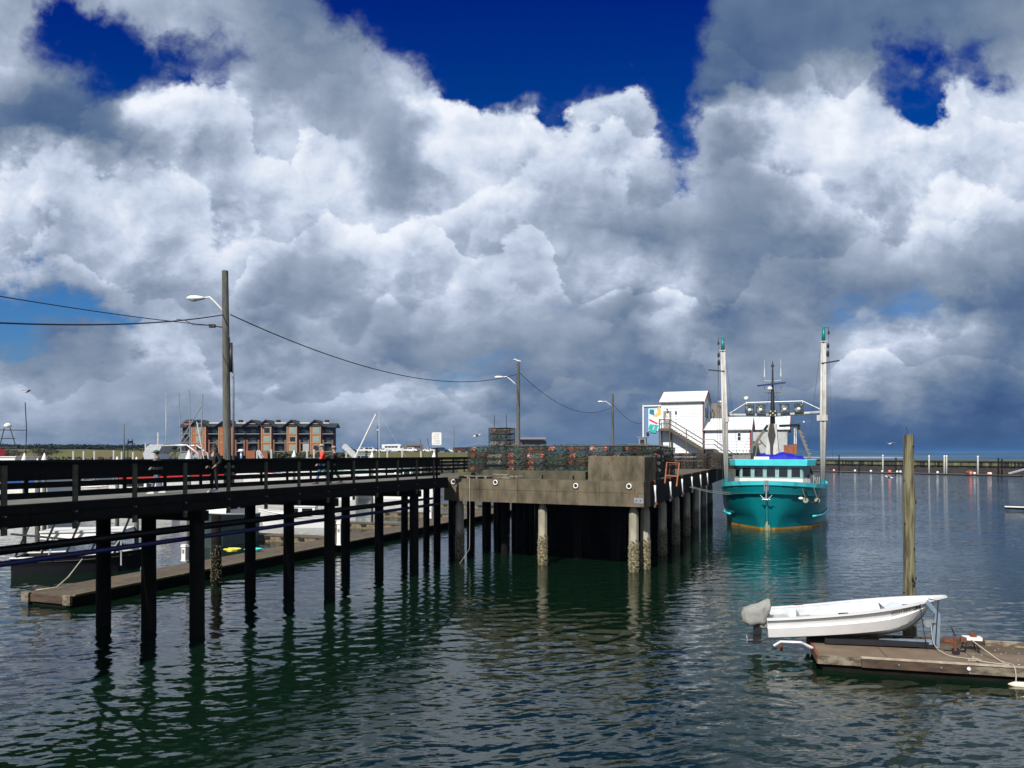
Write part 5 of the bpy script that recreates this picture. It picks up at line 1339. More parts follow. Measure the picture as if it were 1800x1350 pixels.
mw_ = Matrix((xd, pu, zn)).transposed().to_4x4(); mw_.translation = ctr + zn * 0.045
text_mesh('registration', 'WN1369ME', 0.165, inkb, sk, mw_)
mw2 = mw_.copy(); mw2.translation = ctr + zn * 0.03 + xd * 0.47
for q in (-0.04, 0.04):
    mb = MB(); mb.box((0, 0, 0), (0.065, 0.09, 0.003)); ob = mb.build('registration_decal', inkb, sk); m3 = mw2.copy(); m3.translation = mw2.translation + xd * q; ob.matrix_local = m3
# outboard with cloth cover
om = thing('outboard_motor', 'outboard motor under a grey cloth cover on the skiff stern', 'outboard motor', (0, 0, 0))
om.location = root_matrix(sk) @ Vector((0.0, -0.12, 0.0)); om.rotation_euler = (R(5.2), 0, R(-104.5))
cov_m = mat('grey_canvas', (0.36, 0.36, 0.34), 0.95, c2=(0.25, 0.25, 0.235), scale=3, bump=0.006, bscale=16, spec=0.1)
mb = MB(); rg = []; rr = random.Random(8)
for k, (z, rx, ry, oy) in enumerate(((0.36, 0.16, 0.22, -0.20), (0.40, 0.27, 0.33, -0.22), (0.50, 0.30, 0.40, -0.20), (0.64, 0.31, 0.42, -0.18), (0.78, 0.31, 0.42, -0.15), (0.88, 0.30, 0.40, -0.10), (0.93, 0.26, 0.35, -0.03), (0.99, 0.17, 0.24, 0.10), (1.09, 0.08, 0.12, 0.20), (1.16, 0.02, 0.03, 0.25))):
    ring = []
    for j in range(32):
        a = 2 * math.pi * j / 32; ca, sa = math.cos(a), math.sin(a)
        pw = 0.62   # squarish plan
        fx_ = math.copysign(abs(ca) ** pw, ca); fy_ = math.copysign(abs(sa) ** pw, sa)
        cr_ = 1 + 0.07 * math.sin(7 * a + z * 9) + 0.05 * math.sin(13 * a - z * 14) + rr.uniform(-.03, .03)
        ring.append(Vector((rx * fx_ * cr_, oy + ry * fy_ * cr_, z + 0.03 * math.sin(5 * a + k) + rr.uniform(-.012, .012))))
    rg.append(ring)
mb.loft(rg); mb.build('cover', cov_m, om, smooth=True)
mb = MB(); mb.loft([[Vector((x, y + o, z)) for x, y in ((-w_, -.14), (w_, -.14), (w_, .12), (-w_, .12))] for z, w_, o in ((0.5, 0.12, -0.12), (0.1, 0.09, -0.16), (-0.28, 0.05, -0.22))]); mb.build('leg', blackm, om)
mb = MB(); mb.box((0, -0.26, 0.05), (0.24, 0.36, 0.02)); mb.tube((0, -0.5, -0.16), (0, -0.05, -0.16), 0.055, 0.07, 8); mb.build('gearcase', blackm, om)
mb = MB()
for a in (0, 120, 240):
    u_ = Vector((math.cos(R(a)), 0, math.sin(R(a)))); v_ = Vector((-u_.z, 0, u_.x))
    c = Vector((0, -0.52, -0.16)); mb.add([c, c + u_ * 0.13 + v_ * 0.05 + Vector((0, .03, 0)), c + u_ * 0.17, c + u_ * 0.13 - v_ * 0.05 - Vector((0, .03, 0)), c + Vector((0, 0.015, 0)), c + u_ * 0.15 + Vector((0, 0.012, 0))], [(0, 1, 2), (0, 2, 3), (4, 2, 1), (4, 3, 2), (5, 1, 2)])
mb.build('propeller', alum, om)
mb = MB(); mb.ball((0.10, 0.05, 0.34), (0.12, 0.16, 0.13), 8, 6); mb.build('clamp_cloth', mat('pale_cloth', (0.28, 0.32, 0.30), 0.9), om)
mb = MB(); mb.tube((-0.9, 1.35, 0.0), (-0.9, 1.35, -0.25), 0.05, None, 6); mb.build('trim_block', rust, lf)

# tall mooring pile behind the skiff
pilem = mat('weathered_mooring_pile', (0.20, 0.19, 0.105), 0.95, c2=(0.06, 0.045, 0.025), scale=2.6, bump=0.015, bscale=10, stretch=(4, 4, 0.30), lo=0.42, hi=0.62)
mp_ = thing('mooring_pile', 'tall weathered timber mooring pile behind the white skiff', 'pile', (fx(1599, 25.9), 25.9, 0))
zt_ = fz(764, 25.9)
mb = MB(); rr = random.Random(6); rg = []
zz = np.linspace(-2.5, zt_, 26)
for z in zz:
    r_ = 0.205 + 0.012 * math.sin(z * 1.7) - 0.009 * z / 2
    rg.append([Vector((r_ * (1 + rr.uniform(-.05, .05)) * math.cos(a) - 0.006 * z, r_ * (1 + rr.uniform(-.05, .05)) * math.sin(a), z)) for a in [2 * math.pi * j / 16 for j in range(16)]])
mb.loft(rg); mb.build('timber', pilem, mp_)
for k in range(16):
    z = rr.uniform(0.8, zt_ - 0.2); a = rr.uniform(-math.pi * 0.95, -0.05)
    mb = MB(); s_ = rr.uniform(0.02, 0.045); c = Vector((0.195 * math.cos(a) - 0.006 * z, 0.195 * math.sin(a), z)); mb.ball(c, (s_, s_, s_ * rr.uniform(1, 2.2)), 6, 4); mb.build('knot_hole', black, mp_)
mb = MB(); mb.path([(-0.05, 0, zt_), (-0.12, 0, zt_ + 0.28)], 0.008, 4); mb.build('spike', black, mp_)
mb = MB(); rr2 = random.Random(12)
for k in range(150):
    a = rr2.random() * 6.28; z = rr2.uniform(0.0, 1.0); c = Vector((0.2 * math.cos(a), 0.2 * math.sin(a), z)); mb.ball(c, rr2.uniform(0.012, 0.03), 5, 3)
mb.build('barnacle_crust', barn, mp_, kind='stuff')

# dock clutter: rusty jack stand, winch, ropes, cleat, fender
js = thing('rusty_trailer_jack', 'rusty trailer jack standing on the dock float beside the bow post', 'jack', FP(3.98, 1.15, FZ), fl_ang)
mb = MB(); mb.tube((0, 0, 0.12), (0, 0, 0.55), 0.05, 0.045, 8); mb.build('tube', rust, js)
mb = MB(); mb.tube((0, 0, 0.55), (-0.1, 0, 0.80), 0.018, None, 6); mb.build('crank', blackm, js)
mb = MB(); mb.lathe([(0.11, -0.04), (0.11, 0.04)], 12, (0.02, 0, 0.11), Matrix.Rotation(R(90), 3, 'X')); mb.build('wheel', blackm, js)
mb = MB(); mb.box((-0.12, 0.05, 0.40), (0.32, 0.08, 0.10)); mb.box((0.22, 0.02, 0.46), (0.16, 0.12, 0.12)); mb.build('bracket', rust, js)
ws = thing('winch_stand', 'small white winch stand with red handle on the dock float', 'winch', FP(4.55, 1.75, FZ), fl_ang)
for x_, y_ in ((-0.12, -.12), (0.12, -.12), (-.12, .12), (.12, .12)): mb = MB(); mb.tube((x_ * 1.6, y_ * 1.6, 0), (x_, y_, 0.34), 0.018, None, 5); mb.build('leg', blackm, ws)
mb = MB(); mb.box((0.05, 0, 0.39), (0.5, 0.26, 0.10)); mb.build('plate', white, ws)
mb = MB(); mb.lathe([(0.08, -0.1), (0.08, 0.1)], 10, (0.08, 0, 0.47), Matrix.Rotation(R(90), 3, 'X')); mb.build('drum', rust, ws)
def rope_on_dock(pts, r, label):
    mb = MB(); pp = [FP(*p) for p in pts]
    sm = []
    for i in range(len(pp) - 1):
        p0 = pp[max(i - 1, 0)]; p1 = pp[i]; p2 = pp[i + 1]; p3 = pp[min(i + 2, len(pp) - 1)]
        for k in range(5):
            t = k / 5; sm.append(0.5 * ((2 * p1) + (p2 - p0) * t + (2 * p0 - 5 * p1 + 4 * p2 - p3) * t * t + (3 * p1 - p0 - 3 * p2 + p3) * t ** 3))
    sm.append(pp[-1]); mb.path(sm, r, 5); tag(mb.build('rope', ropew, None, smooth=True), label, 'rope')
ze = FZ + 0.02
rope_on_dock([(4.55, 1.6, FZ + 0.36), (4.75, 1.1, FZ + 0.2), (5.0, 0.55, FZ + 0.02), (5.12, 0.25, FZ + 0.04), (5.14, 0.0, FZ + 0.04), (5.16, -0.08, 0.25), (5.14, -0.1, -0.05)], 0.018, 'pale rope from the winch stand over the dock edge to the fender')
rope_on_dock([(3.45, 1.6, 1.2), (3.5, 1.5, FZ + 0.2), (3.7, 1.0, ze), (4.1, 0.7, ze), (4.4, 0.6, ze), (4.3, 0.45, ze), (4.15, 0.55, ze), (4.35, 0.68, ze + .02), (4.5, 0.5, ze), (4.35, 0.42, ze + .02), (4.6, 0.35, ze), (5.1, 0.22, ze)], 0.014, 'grey rope coiled on the dock below the bow post')
rope_on_dock([(5.8, 0.1, FZ + 0.08), (5.95, 0.5, ze), (6.1, 0.8, FZ + 0.1), (6.45, 0.95, ze), (6.8, 0.85, ze), (6.6, 0.65, ze), (6.3, 0.6, ze), (6.15, 0.4, ze), (5.85, 0.15, FZ + 0.1), (5.78, -0.07, FZ), (5.78, -0.1, 0.0), (5.76, -0.1, -0.1)], 0.016, 'pale rope tied round the dock cleat with a loop')
rope_on_dock([(7.2, 2.3, ze), (6.9, 2.2, ze), (6.75, 2.35, ze), (7.0, 2.45, ze + .03), (7.4, 2.2, ze), (8.2, 2.1, ze)], 0.02, 'short white rope lying by the far edge of the dock')
cl = thing('dock_cleat', 'grey metal cleat near the front edge of the dock float', 'cleat', FP(5.72, 0.14, FZ), fl_ang)
mb = MB(); mb.path([(-0.24, 0, 0.08), (-0.1, 0, 0.10), (0.1, 0, 0.10), (0.24, 0, 0.08)], 0.028, 6); mb.build('horns', galv, cl)
mb = MB(); mb.box((0, 0, 0.045), (0.16, 0.08, 0.08)); mb.build('base', galv, cl)
fdr = MB(); rg = []
cf = FP(5.35, -0.18, 0.03)
for t, r_ in ((-0.5, 0.02), (-0.42, 0.06), (-0.3, 0.105), (0.3, 0.105), (0.42, 0.06), (0.5, 0.02)):
    rg.append([cf + fa * (t * 0.84) + fb * r_ * math.cos(a) + Vector((0, 0, r_ * 0.8 * math.sin(a))) for a in [2 * math.pi * j / 10 for j in range(10)]])
fdr.loft(rg); tag(fdr.build('fender', mat('cream_fender', (0.62, 0.58, 0.42), 0.5), None, smooth=True), 'cream fender floating in front of the dock float', 'fender')
rr = random.Random(21)
shells = MB()
for k in range(60):
    c = FP(rr.uniform(4.0, 10), rr.uniform(0.3, 2.4), FZ + 0.004); s_ = rr.uniform(0.008, 0.025); shells.box(c, (s_ * 1.6, s_, 0.008), rr.random() * 3)
tag(shells.build('shell_fragments', white, None, kind='stuff'), 'white shell fragments scattered on the dock float', 'shells')

# low dark raft at the right edge
rf = thing('low_raft', 'low dark raft with a white edge at the far right frame edge', 'raft', (fx(1766, 87), 87, 0), R(-28))
mb = MB(); mb.loft([[Vector((0, 0, 0.25)), Vector((0.3, 1.2, 0.25)), Vector((0.3, 1.2, 0.5)), Vector((0, 0, 0.5))], [Vector((7, -0.6, -0.1)), Vector((7, 1.6, -0.1)), Vector((7, 1.6, 0.6)), Vector((7, -0.6, 0.6))]]); mb.build('raft_body', tdark, rf)
mb = MB(); mb.beam((0.0, -0.03, 0.52), (7, -0.63, 0.5), 0.10, 0.13); mb.build('white_edge', white, rf)
# ------------------------------------------------------------ left float under the boardwalk
KD = 40700.0
def kpos(K, Y, z): return Vector((math.tan(R(20.3)) * Y - K / F, Y, z))
DF = thing('long_dock', 'long brown floating dock beyond the boardwalk piles', 'dock float', kpos(KD, 32, 0), ANG)
nd, ndw = 24, 2.8
for k in range(nd):
    for w_ in range(2):
        mb = MB(); mb.box(((-ndw * (w_ + 0.5) / 2), 3.0 * (k + 0.5), 0.47), (ndw / 2 - 0.02, 2.97, 0.06)); mb.build('deck_panel', brownw, DF)
mb = MB(); mb.box((-ndw / 2, 1.5 * nd, 0.18), (ndw - 0.3, 3.0 * nd - 0.1, 0.5)); mb.build('float_body', tdark, DF)
edge = mat('mossy_edge_timber', (0.20, 0.19, 0.07), 0.9, c2=(0.10, 0.09, 0.04), scale=3)
for k in range(nd // 2):
    mb = MB(); mb.box((0.04, 6.0 * (k + 0.5), 0.53), (0.12, 5.95, 0.07)); mb.build('edge_timber', edge, DF)
for x_ in (-0.2, -ndw + 0.2):
    mb = MB(); mb.box((x_, -0.08, 0.32), (0.42, 0.12, 0.4)); mb.build('end_block', pbm, DF)
mb = MB(); mb.box((-ndw / 2, -0.03, 0.3), (ndw - 0.9, 0.08, 0.3)); mb.build('end_board', pbd, DF)
dm = root_matrix(DF)
def DP(x, y, z): return dm @ Vector((x, y, z))
ropd = [DP(-ndw + 0.3, 0.3, 0.55), DP(-ndw + 0.9, 0.8, 0.62), DP(-ndw + .4, 1.8, 0.9), DP(-ndw + 0.3, 2.6, 1.6)]
mb = MB(); mb.path(ropd, 0.03, 5); tag(mb.build('rope', ropew, None, smooth=True), 'pale mooring rope at the near end of the long dock', 'rope')
for i, (y0, L_) in enumerate(((23, 9), (34, 10), (46, 10), (60, 10))):
    fg = thing('dock_finger', 'brown finger dock, %s from the near end of the long dock' % ORD[i], 'dock finger', DP(-ndw, y0, 0), ANG + R(90))
    mb = MB(); mb.box((0.6, L_ / 2, 0.45), (1.2, L_, 0.07)); mb.build('deck', brownw, fg)
    mb = MB(); mb.box((0.6, L_ / 2, 0.2), (1.1, L_ - 0.1, 0.4)); mb.build('float_body', mat('pale_beam', (0.22, 0.18, 0.12), 0.9, c2=(0.1, 0.08, 0.05), scale=5), fg)
    for k in range(6): mb = MB(); mb.box((-0.02, 0.9 + k * 1.5, 0.3), (0.06, 0.5, 0.16)); mb.build('tyre_block', black, fg)
# mooring piles of the dock
capw = white
def cap_pile(px, ytop, Y, label, r=0.17, cone=True, m=None, wb=False, base=-1.5, grp='mooring piles with white cone caps'):
    zt_ = fz(ytop, Y)
    root = thing('mooring_pile', label, 'pile', (fx(px, Y), Y, 0), 0, grp)
    hc = 0.75 if cone else 0.0
    mb = MB(); mb.lathe([(r, base), (r * 0.9, zt_ - hc)], 10); mb.build('shaft', m or polew, root, smooth=True)
    if cone:
        mb = MB(); mb.lathe([(r * 1.55, zt_ - hc), (r * 1.6, zt_ - hc + 0.14), (r * 0.9, zt_ - hc + 0.42), (0.02, zt_)], 12); mb.build('cone_cap', capw, root, smooth=True)
    if wb:
        mb = MB()
        for k in range(300):
            a = rr.random() * 6.28; z = rr.uniform(0, 2.0); mb.ball((r * math.cos(a), r * math.sin(a), z), rr.uniform(.012, .032), 4, 3)
        mb.build('barnacle_crust', barn, root, kind='stuff')
    return root
cap_pile(380, 905, 37.6, 'barnacled dark pile standing in front of the long dock', 0.25, False, tdark, True, grp='timber piles by the long dock')
for i, (px, yt, Y) in enumerate(((66, 805, 46), (78, 796, 58), (43, 796, 62), (206, 802, 60), (240, 803, 44), (332, 791, 50), (517, 791, 76), (654, 793, 80), (763, 793, 84))):
    cap_pile(px, yt, Y, ['white cone-capped pile lowest at far left', 'white cone-capped pile third from the left', 'white cone-capped pile beside the far left fishing boat', 'small white cone-capped pile left of the hotel', 'white cone-capped pile above the rail left of the hotel', 'white cone-capped pile inside the net boat frame', 'white cone-capped pile in front of the hotel hedge', 'white cone-capped pile by the mint green boat', 'white cone-capped pile just left of the white sign'][i], 0.15 if i != 4 else 0.13)
for i, (px, yt, yb) in enumerate(((129, 793, 812), (147, 793, 812), (166, 793, 812), (200, 792, 812), (214, 794, 812), (234, 794, 812), (256, 780, 812), (278, 760, 812), (452, 795, 812), (477, 790, 812), (540, 790, 810), (552, 790, 810), (609, 785, 806), (681, 790, 806), (707, 792, 808), (740, 793, 806))):
    Yp = 150.0
    mb = MB(); mb.lathe([(0.22, -1.5), (0.17, fz(yt, Yp))], 8)
    o = mb.build('dock_pile', mat('pale_pile_paint', (0.42, 0.43, 0.42), 0.8), None, smooth=True); o.location = (fx(px, Yp), Yp, 0)
    tag(o, 'slim pale marina pile, %s from the left of the far row' % (ORD[i]), 'pile', 'slim pale marina piles in the distance')
pd = []
for i, (px, yt, yb) in enumerate(((597, 915, 958), (757, 889, 911), (325, 957, 986))):
    Yq = (H - 0.5) * F / (yb - HY); q = thing('dock_pedestal', ['white power pedestal on the long dock between the middle piles', 'white power pedestal farthest along the long dock', 'white power pedestal nearest on the long dock'][i], 'pedestal', (fx(px, Yq), Yq, 0.5), ANG, 'white power pedestals on the long dock')
    hh = (yb - yt) / F * Yq
    mb = MB(); mb.loft([[Vector((x * s_, y * s_, z)) for x, y in ((-.14, -.12), (.14, -.12), (.14, .12), (-.14, .12))] for z, s_ in ((0, 1.2), (0.1, 1.0), (hh * 0.85, 0.9), (hh * 0.86, 1.3), (hh, 1.0))]); mb.build('column', white, q)
    mb = MB(); mb.box((0, -0.14, hh * 0.6), (0.12, 0.03, 0.2)); mb.build('socket_box', greyg, q)

# ------------------------------------------------------------ moored boats
def boat(name, label, loc, rz, L, B, hz, hb, hullm, cabins=(), stripe=None, cat='boat', masts=(), group=None, extras=None, waterm=None):
    root = thing(name, label, cat, loc, rz, group)
    NSx = 14; rings = []
    for i in range(NSx + 1):
        t = i / NSx; b = B / 2 * (0.9 + 0.1 * math.sin(t * 3)) * (1 - max(0, (t - 0.5) / 0.5) ** 2.3); b = max(b, 0.03)
        zd = hz + (hb - hz) * t ** 2; y = (t - 0.5) * L; rk = 0.08 * L * max(0, (t - 0.8) / 0.2)
        half = [Vector((b, y, zd)), Vector((b * (1 - 0.10 - 0.25 * t * t), y - rk * 0.5, zd * 0.45)), Vector((b * (0.86 - 0.5 * t * t), y - rk, -0.05)), Vector((0, y - rk, -0.6))]
        rings.append(half + [Vector((-p.x, p.y, p.z)) for p in half[-2::-1]])
    mb = MB(); mb.loft([r_[::-1] for r_ in rings], closed_ring=False, caps=False); mb.add(rings[0], [tuple(range(7))]); mb.build('hull', hullm, root, smooth=False)
    mb = MB(); mb.loft([[r_[0] - Vector((0.03, 0, 0.25)), r_[-1] - Vector((-0.03, 0, 0.25))] for r_ in rings], closed_ring=False, caps=False); mb.build('deck', mat('boat_deck_paint', (0.4, 0.4, 0.38), 0.6), root)
    for side, idx in ((1, 0), (-1, -1)):
        mb = MB(); mb.path([r_[idx] for r_ in rings], 0.05, 5); mb.build('gunwale', white if hullm is not white else whited, root)
    if stripe:
        for idx, j2, sd in ((0, 1, 1), (-1, -2, -1)):
            mb = MB(); rg = [[r_[idx].lerp(r_[j2], 0.15) + Vector((sd * 0.02, 0.0, 0)), r_[idx].lerp(r_[j2], 0.42) + Vector((sd * 0.02, 0, 0))] for r_ in rings]
            mb.loft(rg, closed_ring=False, caps=False); mb.build('hull_stripe', stripe, root)
    for (y0, y1, w, z0, z1, mw_, nwin) in cabins:
        mb = MB(); mb.loft([[Vector((x, y, z)) for x, y in ((-w / 2 * s_, y0), (w / 2 * s_, y0), (w / 2 * s_, y1 - e), (-w / 2 * s_, y1 - e))] for z, s_, e in ((z0, 1.0, 0.0), (z1 - 0.1, 0.9, 0.25 * (z1 - z0)))]); cb = mb.build('cabin', mw_, root)
        mb = MB(); mb.box((0, (y0 + y1 - 0.25 * (z1 - z0)) / 2, z1 - 0.05), (w * 0.98, (y1 - y0) - 0.1, 0.10)); mb.build('cabin_roof', mw_, cb)
        if nwin:
            wl = (y1 - y0 - 0.35 * (z1 - z0)) / nwin
            for k in range(nwin):
                for sd in (1, -1):
                    mb = MB(); mb.box((sd * w / 2 * 0.945, y0 + wl * (k + 0.5) + 0.05, z0 + (z1 - z0) * 0.62), (0.06, wl * 0.72, (z1 - z0) * 0.34)); mb.build('window', glassd, cb)
    for (x, y, z0, z1, r_, mm) in masts:
        mb = MB(); mb.tube((x, y, z0), (x, y, z1), r_, r_ * 0.6, 7); mb.build('mast', mm, root, smooth=True)
    if extras: extras(root)
    return root
def pxY(px, Y): return (fx(px, Y), Y, 0)
def rig(mm, segs, name='rigging', r=0.04):
    def f(root):
        for a, b in segs:
            mb = MB(); mb.tube(a, b, r, None, 5); mb.build(name, mm, root)
    return f
# far left fishing boat
def ex1(root):
    rig(blackm, [((0, -1.6, 6.0), (0, -0.3, 9.4)), ((0, 1.6, 6.0), (0, 0.5, 9.4)), ((0, -2.6, 9.1), (0, 2.6, 9.2)), ((0, -1.3, 7.2), (0, 1.3, 7.2)), ((0, -1, 8.2), (0, 1, 8.2)), ((0, 2.4, 5), (0, 2.6, 9.2)), ((0, 2.6, 9.2), (0, 3.0, 12.0)), ((0, -2.4, 5), (0, -2.6, 9.1)), ((0, -2.6, 9.1), (0, -2.4, 12.2))], 'rigging', 0.05)(root)
    mb = MB(); mb.lathe([(0.1, 0), (0.4, .1), (0.4, .3), (.2, .5), (.02, .55)], 12, (0, 0, 9.4)); mb.build('radar_dome', white, root, smooth=True)
    mb = MB(); mb.box((0.6, 2.2, 6.6), (1.2, 1.0, 0.9)); mb.build('red_box', redp, root)
boat('fishing_boat', 'white fishing boat with dark mast frame at the far left edge', pxY(14, 86), R(75), 15, 4.8, 4.2, 5.2, white, cabins=((-2.5, 2.5, 3.0, 4.0, 6.2, white, 3),), extras=ex1, stripe=mat('blue_stripe', (0.03, 0.1, 0.4), 0.5))
# net boat with aluminium frame, red hull
def ex2(root):
    fr = MB(); fr.loft([[Vector((x, y, z)) for x, y in ((-2.0, -6.0 + o), (2.0, -6.0 + o), (2.0, -4.4 + o), (-2.0, -4.4 + o))] for z, o in ((4.4, 0.7), (6.5, 0.2), (7.6, 0.7), (7.8, 1.0))]); fr.build('stern_tower', alum, root)
    for yy in (-4.0, -2.0, 0.0):
        pass
    mb = MB(); mb.path([(-1.9, -4.0, 7.6), (-1.9, -1.0, 7.7), (-1.9, 0.2, 6.6), (-1.9, 0.6, 4.4)], 0.12, 7); mb.path([(1.9, -4.0, 7.6), (1.9, -1.0, 7.7), (1.9, 0.2, 6.6), (1.9, 0.6, 4.4)], 0.12, 7); mb.build('roll_bar', alum, root, smooth=True)
    mb = MB(); mb.lathe([(0.9, -1.5), (0.3, -1.45), (0.3, 1.45), (0.9, 1.5)], 16, (0, -1.2, 5.8), Matrix.Rotation(R(90), 3, 'Y')); mb.build('net_drum', galv, root)
    rig(galv, [((-1.6, -5, 4.4), (-1.2, -0.4, 11.0)), ((1.6, 1, 4.4), (0.2, -0.4, 11.0)), ((0, -2.2, 4.4), (0, -2.5, 15.0)), ((0, -1.2, 7.6), (0, -1.3, 15.5)), ((0, 0, 7.6), (0, 0.2, 15.0)), ((0, -2.4, 8), (0, 0.2, 13.5))], 'pole', 0.07)(root)
    rig(galv, [((-1.5, -3.6 + .7 * k, 4.3), (-1.5, -3.3 + .7 * k, 7.0)) for k in range(5)], 'stanchion', 0.06)(root)
boat('net_boat', 'red-striped net boat with aluminium roll bar and net drum before the hotel', pxY(353, 108), R(-84), 17, 4.8, 3.9, 4.8, white, cabins=((1.2, 6.0, 3.4, 3.5, 5.4, white, 3),), stripe=redp, extras=ex2, cat='fishing boat')
# blue canopy boat
def ex3(root):
    cn = MB(); rg = []
    for k in range(7):
        y = -3.0 + k * 1.0; rg.append([Vector((1.3 * math.cos(R(a)), y, 5.35 + 0.45 * math.sin(R(a)) * (1 - 0.2 * abs(k - 3) / 3))) for a in range(0, 181, 20)])
    cn.loft(rg, closed_ring=False, caps=False); cn.build('canopy', mat('blue_canopy', (0.03, 0.25, 0.75), 0.6), root)
    for k in range(6): mb = MB(); mb.tube((-1.2, -2.9 + k * 1.1, 3.4), (-1.25, -2.9 + k * 1.1, 5.4), 0.04, None, 5); mb.build('canopy_post', galv, root)
    mb = MB(); mb.tube((0, 0, 5.7), (0, 0, 7.0), 0.1, None, 6); mb.lathe([(0.3, 0), (.32, .3), (.1, .4)], 10, (0, 0, 6.8)); mb.build('radar', white, root, smooth=True)
boat('canopy_boat', 'boat with a bright blue canopy right of the nearest lamp pole', pxY(424, 112), R(-88), 9, 3.2, 3.6, 4.2, white, extras=ex3, stripe=mat('sky_blue_stripe', (0.04, 0.28, 0.6), 0.5))
boat('motor_yacht', 'small white motor yacht in front of the hotel hedge', pxY(552, 115), R(92), 6.5, 2.6, 5.3 - 0.9, 5.6 - .9, white, cabins=((-1.0, 1.2, 1.8, 4.2, 5.9, white, 2),))
boat('white_cruiser', 'long white hull seen through the railing left of the red jacket', pxY(520, 108), R(94), 17, 3.6, 3.4, 4.2, white, cabins=((-3, 2, 2.4, 3.2, 4.0, white, 3),))
boat('mint_boat', 'mint green boat with grey wheelhouse behind the railing', pxY(640, 115), R(-90), 9.5, 3.2, 5.2, 5.4, mat('mint_hull', (0.30, 0.52, 0.44), 0.5), cabins=((-0.6, 1.2, 1.8, 4.7, 6.6, mat('grey_cabin', (0.34, 0.36, 0.36), 0.6), 3),))
def ex4(root):
    rig(alum, [((0, 0.6, 2.5), (0, 0.6, 12.2)), ((0, 0.6, 9.6), (0.0, 0.9, 9.6)), ((0, 4.6, 2.2), (0, 0.9, 12.0))], 'spar', 0.05)(root)
    rig(alum, [((0, -4, 2.4), (0, 0.6, 12.0))], 'backstay', 0.010)(root)
    mb = MB(); mb.beam((0, 4.4, 3.0), (0, 1.0, 11.8), 0.10, 0.11); mb.build('furled_jib', white, root)
boat('sailboat', 'white sailboat with bare mast and furled sail left of the sign', pxY(676, 112), R(82), 9.5, 2.8, 3.4, 4.0, whiteg, cabins=((-1.5, 2.0, 1.6, 3.2, 4.0, white, 3),), extras=ex4, cat='sailboat')
for nm_, k_ in (('canopy_boat', 1.36), ('motor_yacht', 1.2), ('mint_boat', 1.5), ('sailboat', 1.35), ('net_boat', 1.2), ):
    o = bpy.data.objects.get(nm_)
    o.scale = (k_, k_, 1.04 if nm_ == 'sailboat' else 1.0)
# boats glimpsed beneath the deck
def ex5(root):
    rig(blackm, [((1.25, -3 + k * 1.2, 1.0), (1.25, -2.2 + k * 1.2, 3.0)) for k in range(5)] + [((1.25, -3.5, 3.0), (1.25, 3.0, 3.0)), ((1.2, -3.5, 3.0), (1.2, 3.0, 3.0)), ((1.3, -3.2, 2.2), (1.3, 3.2, 1.4))], 'lattice_bar', 0.06)(root)
    rig(alum, [((1.4, 1.2, 0.4), (1.4, 1.2, 1.9)), ((1.4, 2.2, .4), (1.4, 2.2, 1.9)), ((1.4, 1.2, .4), (1.4, 2.2, 1.9)), ((1.4, -1.4, .9), (1.4, -1.1, 1.9))], 'rail', 0.04)(root)
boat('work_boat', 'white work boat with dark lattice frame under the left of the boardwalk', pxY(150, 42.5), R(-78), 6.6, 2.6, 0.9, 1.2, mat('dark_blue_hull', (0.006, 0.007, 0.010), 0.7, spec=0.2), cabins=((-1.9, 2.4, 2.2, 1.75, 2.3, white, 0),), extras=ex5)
boat('grey_hull_boat', 'grey-green boat hull behind the dock piles', pxY(388, 54.5), R(160), 5.6, 2.7, 2.1, 2.5, mat('grey_green_hull', (0.14, 0.20, 0.20), 0.5), cabins=((-2, 0.6, 1.8, 2.0, 3.2, white, 2),))
boat('white_launch', 'white launch moored at the finger dock between the piles', pxY(520, 68), R(93), 6.6, 2.4, 1.0, 1.6, whiteg, cabins=((-1.8, 1.0, 1.6, 0.9, 1.9, whiteg, 2),))
boat('long_white_boat', 'long white boat glimpsed through the railing at left', pxY(175, 95), R(-92), 13.0, 4.0, 2.3, 2.9, white, cabins=((-2.0, 5.0, 2.8, 2.2, 3.2, white, 6),))
boat('white_trawler', 'white hull glimpsed through the railing left of the sign', pxY(700, 112), R(90), 12, 4.0, 3.1, 4.0, white, cabins=((-2, 3, 2.4, 3.0, 4.3, white, 4),))
boat('small_cruiser', 'white boat bow glimpsed through the railing near the far left', pxY(250, 92), R(92), 8, 3.0, 2.2, 3.0, white, cabins=((-2, 2, 2.0, 2.1, 3.2, white, 3),))
for i, (px, yt, Y, m_) in enumerate(((292, 690, 110, galv), (218, 745, 260, polew), (664, 748, 120, blackm), (798, 750, 120, polew), (757, 770, 140, blackm), (770, 769, 140, blackm), (869, 730, 130, blackm), (890, 729, 130, blackm))):
    mb = MB(); mb.lathe([(0.10 if Y < 200 else .3, 0), (0.05 if Y < 200 else .2, fz(yt, Y))], 6)
    o = mb.build('mast', m_, None, smooth=True); o.location = (fx(px, Y), Y, 0)
    if i in (4, 5): o.rotation_euler = (0, R(-12), 0)
    tag(o, ['tall slim mast left of the hotel', 'wooden utility pole on the grassy bank', 'dark mast above the parked vehicles', 'dark mast just right of the white sign', 'leaning dark boom left of the sign, left one', 'leaning dark boom left of the sign, right one', 'dark mast above the three piled crab pots', 'dark mast left of the gull lamp pole'][i], 'mast')
np_ = thing('nest_platform', 'dark nesting platform on posts upon the grassy bank', 'nesting platform', (fx(229, 262), 262, 6))
z1_ = fz(780, 262) - 6; z2_ = fz(772, 262) - 6
for x_ in (-0.9, 0.9): mb = MB(); mb.tube((x_, 0, -3), (x_ * 0.8, 0, z2_), 0.15, None, 6); mb.build('post', blackm, np_)
mb = MB(); mb.box((0, 0, z1_), (2.6, 1.4, 0.2)); mb.build('platform', blackm, np_)
mb = MB(); 
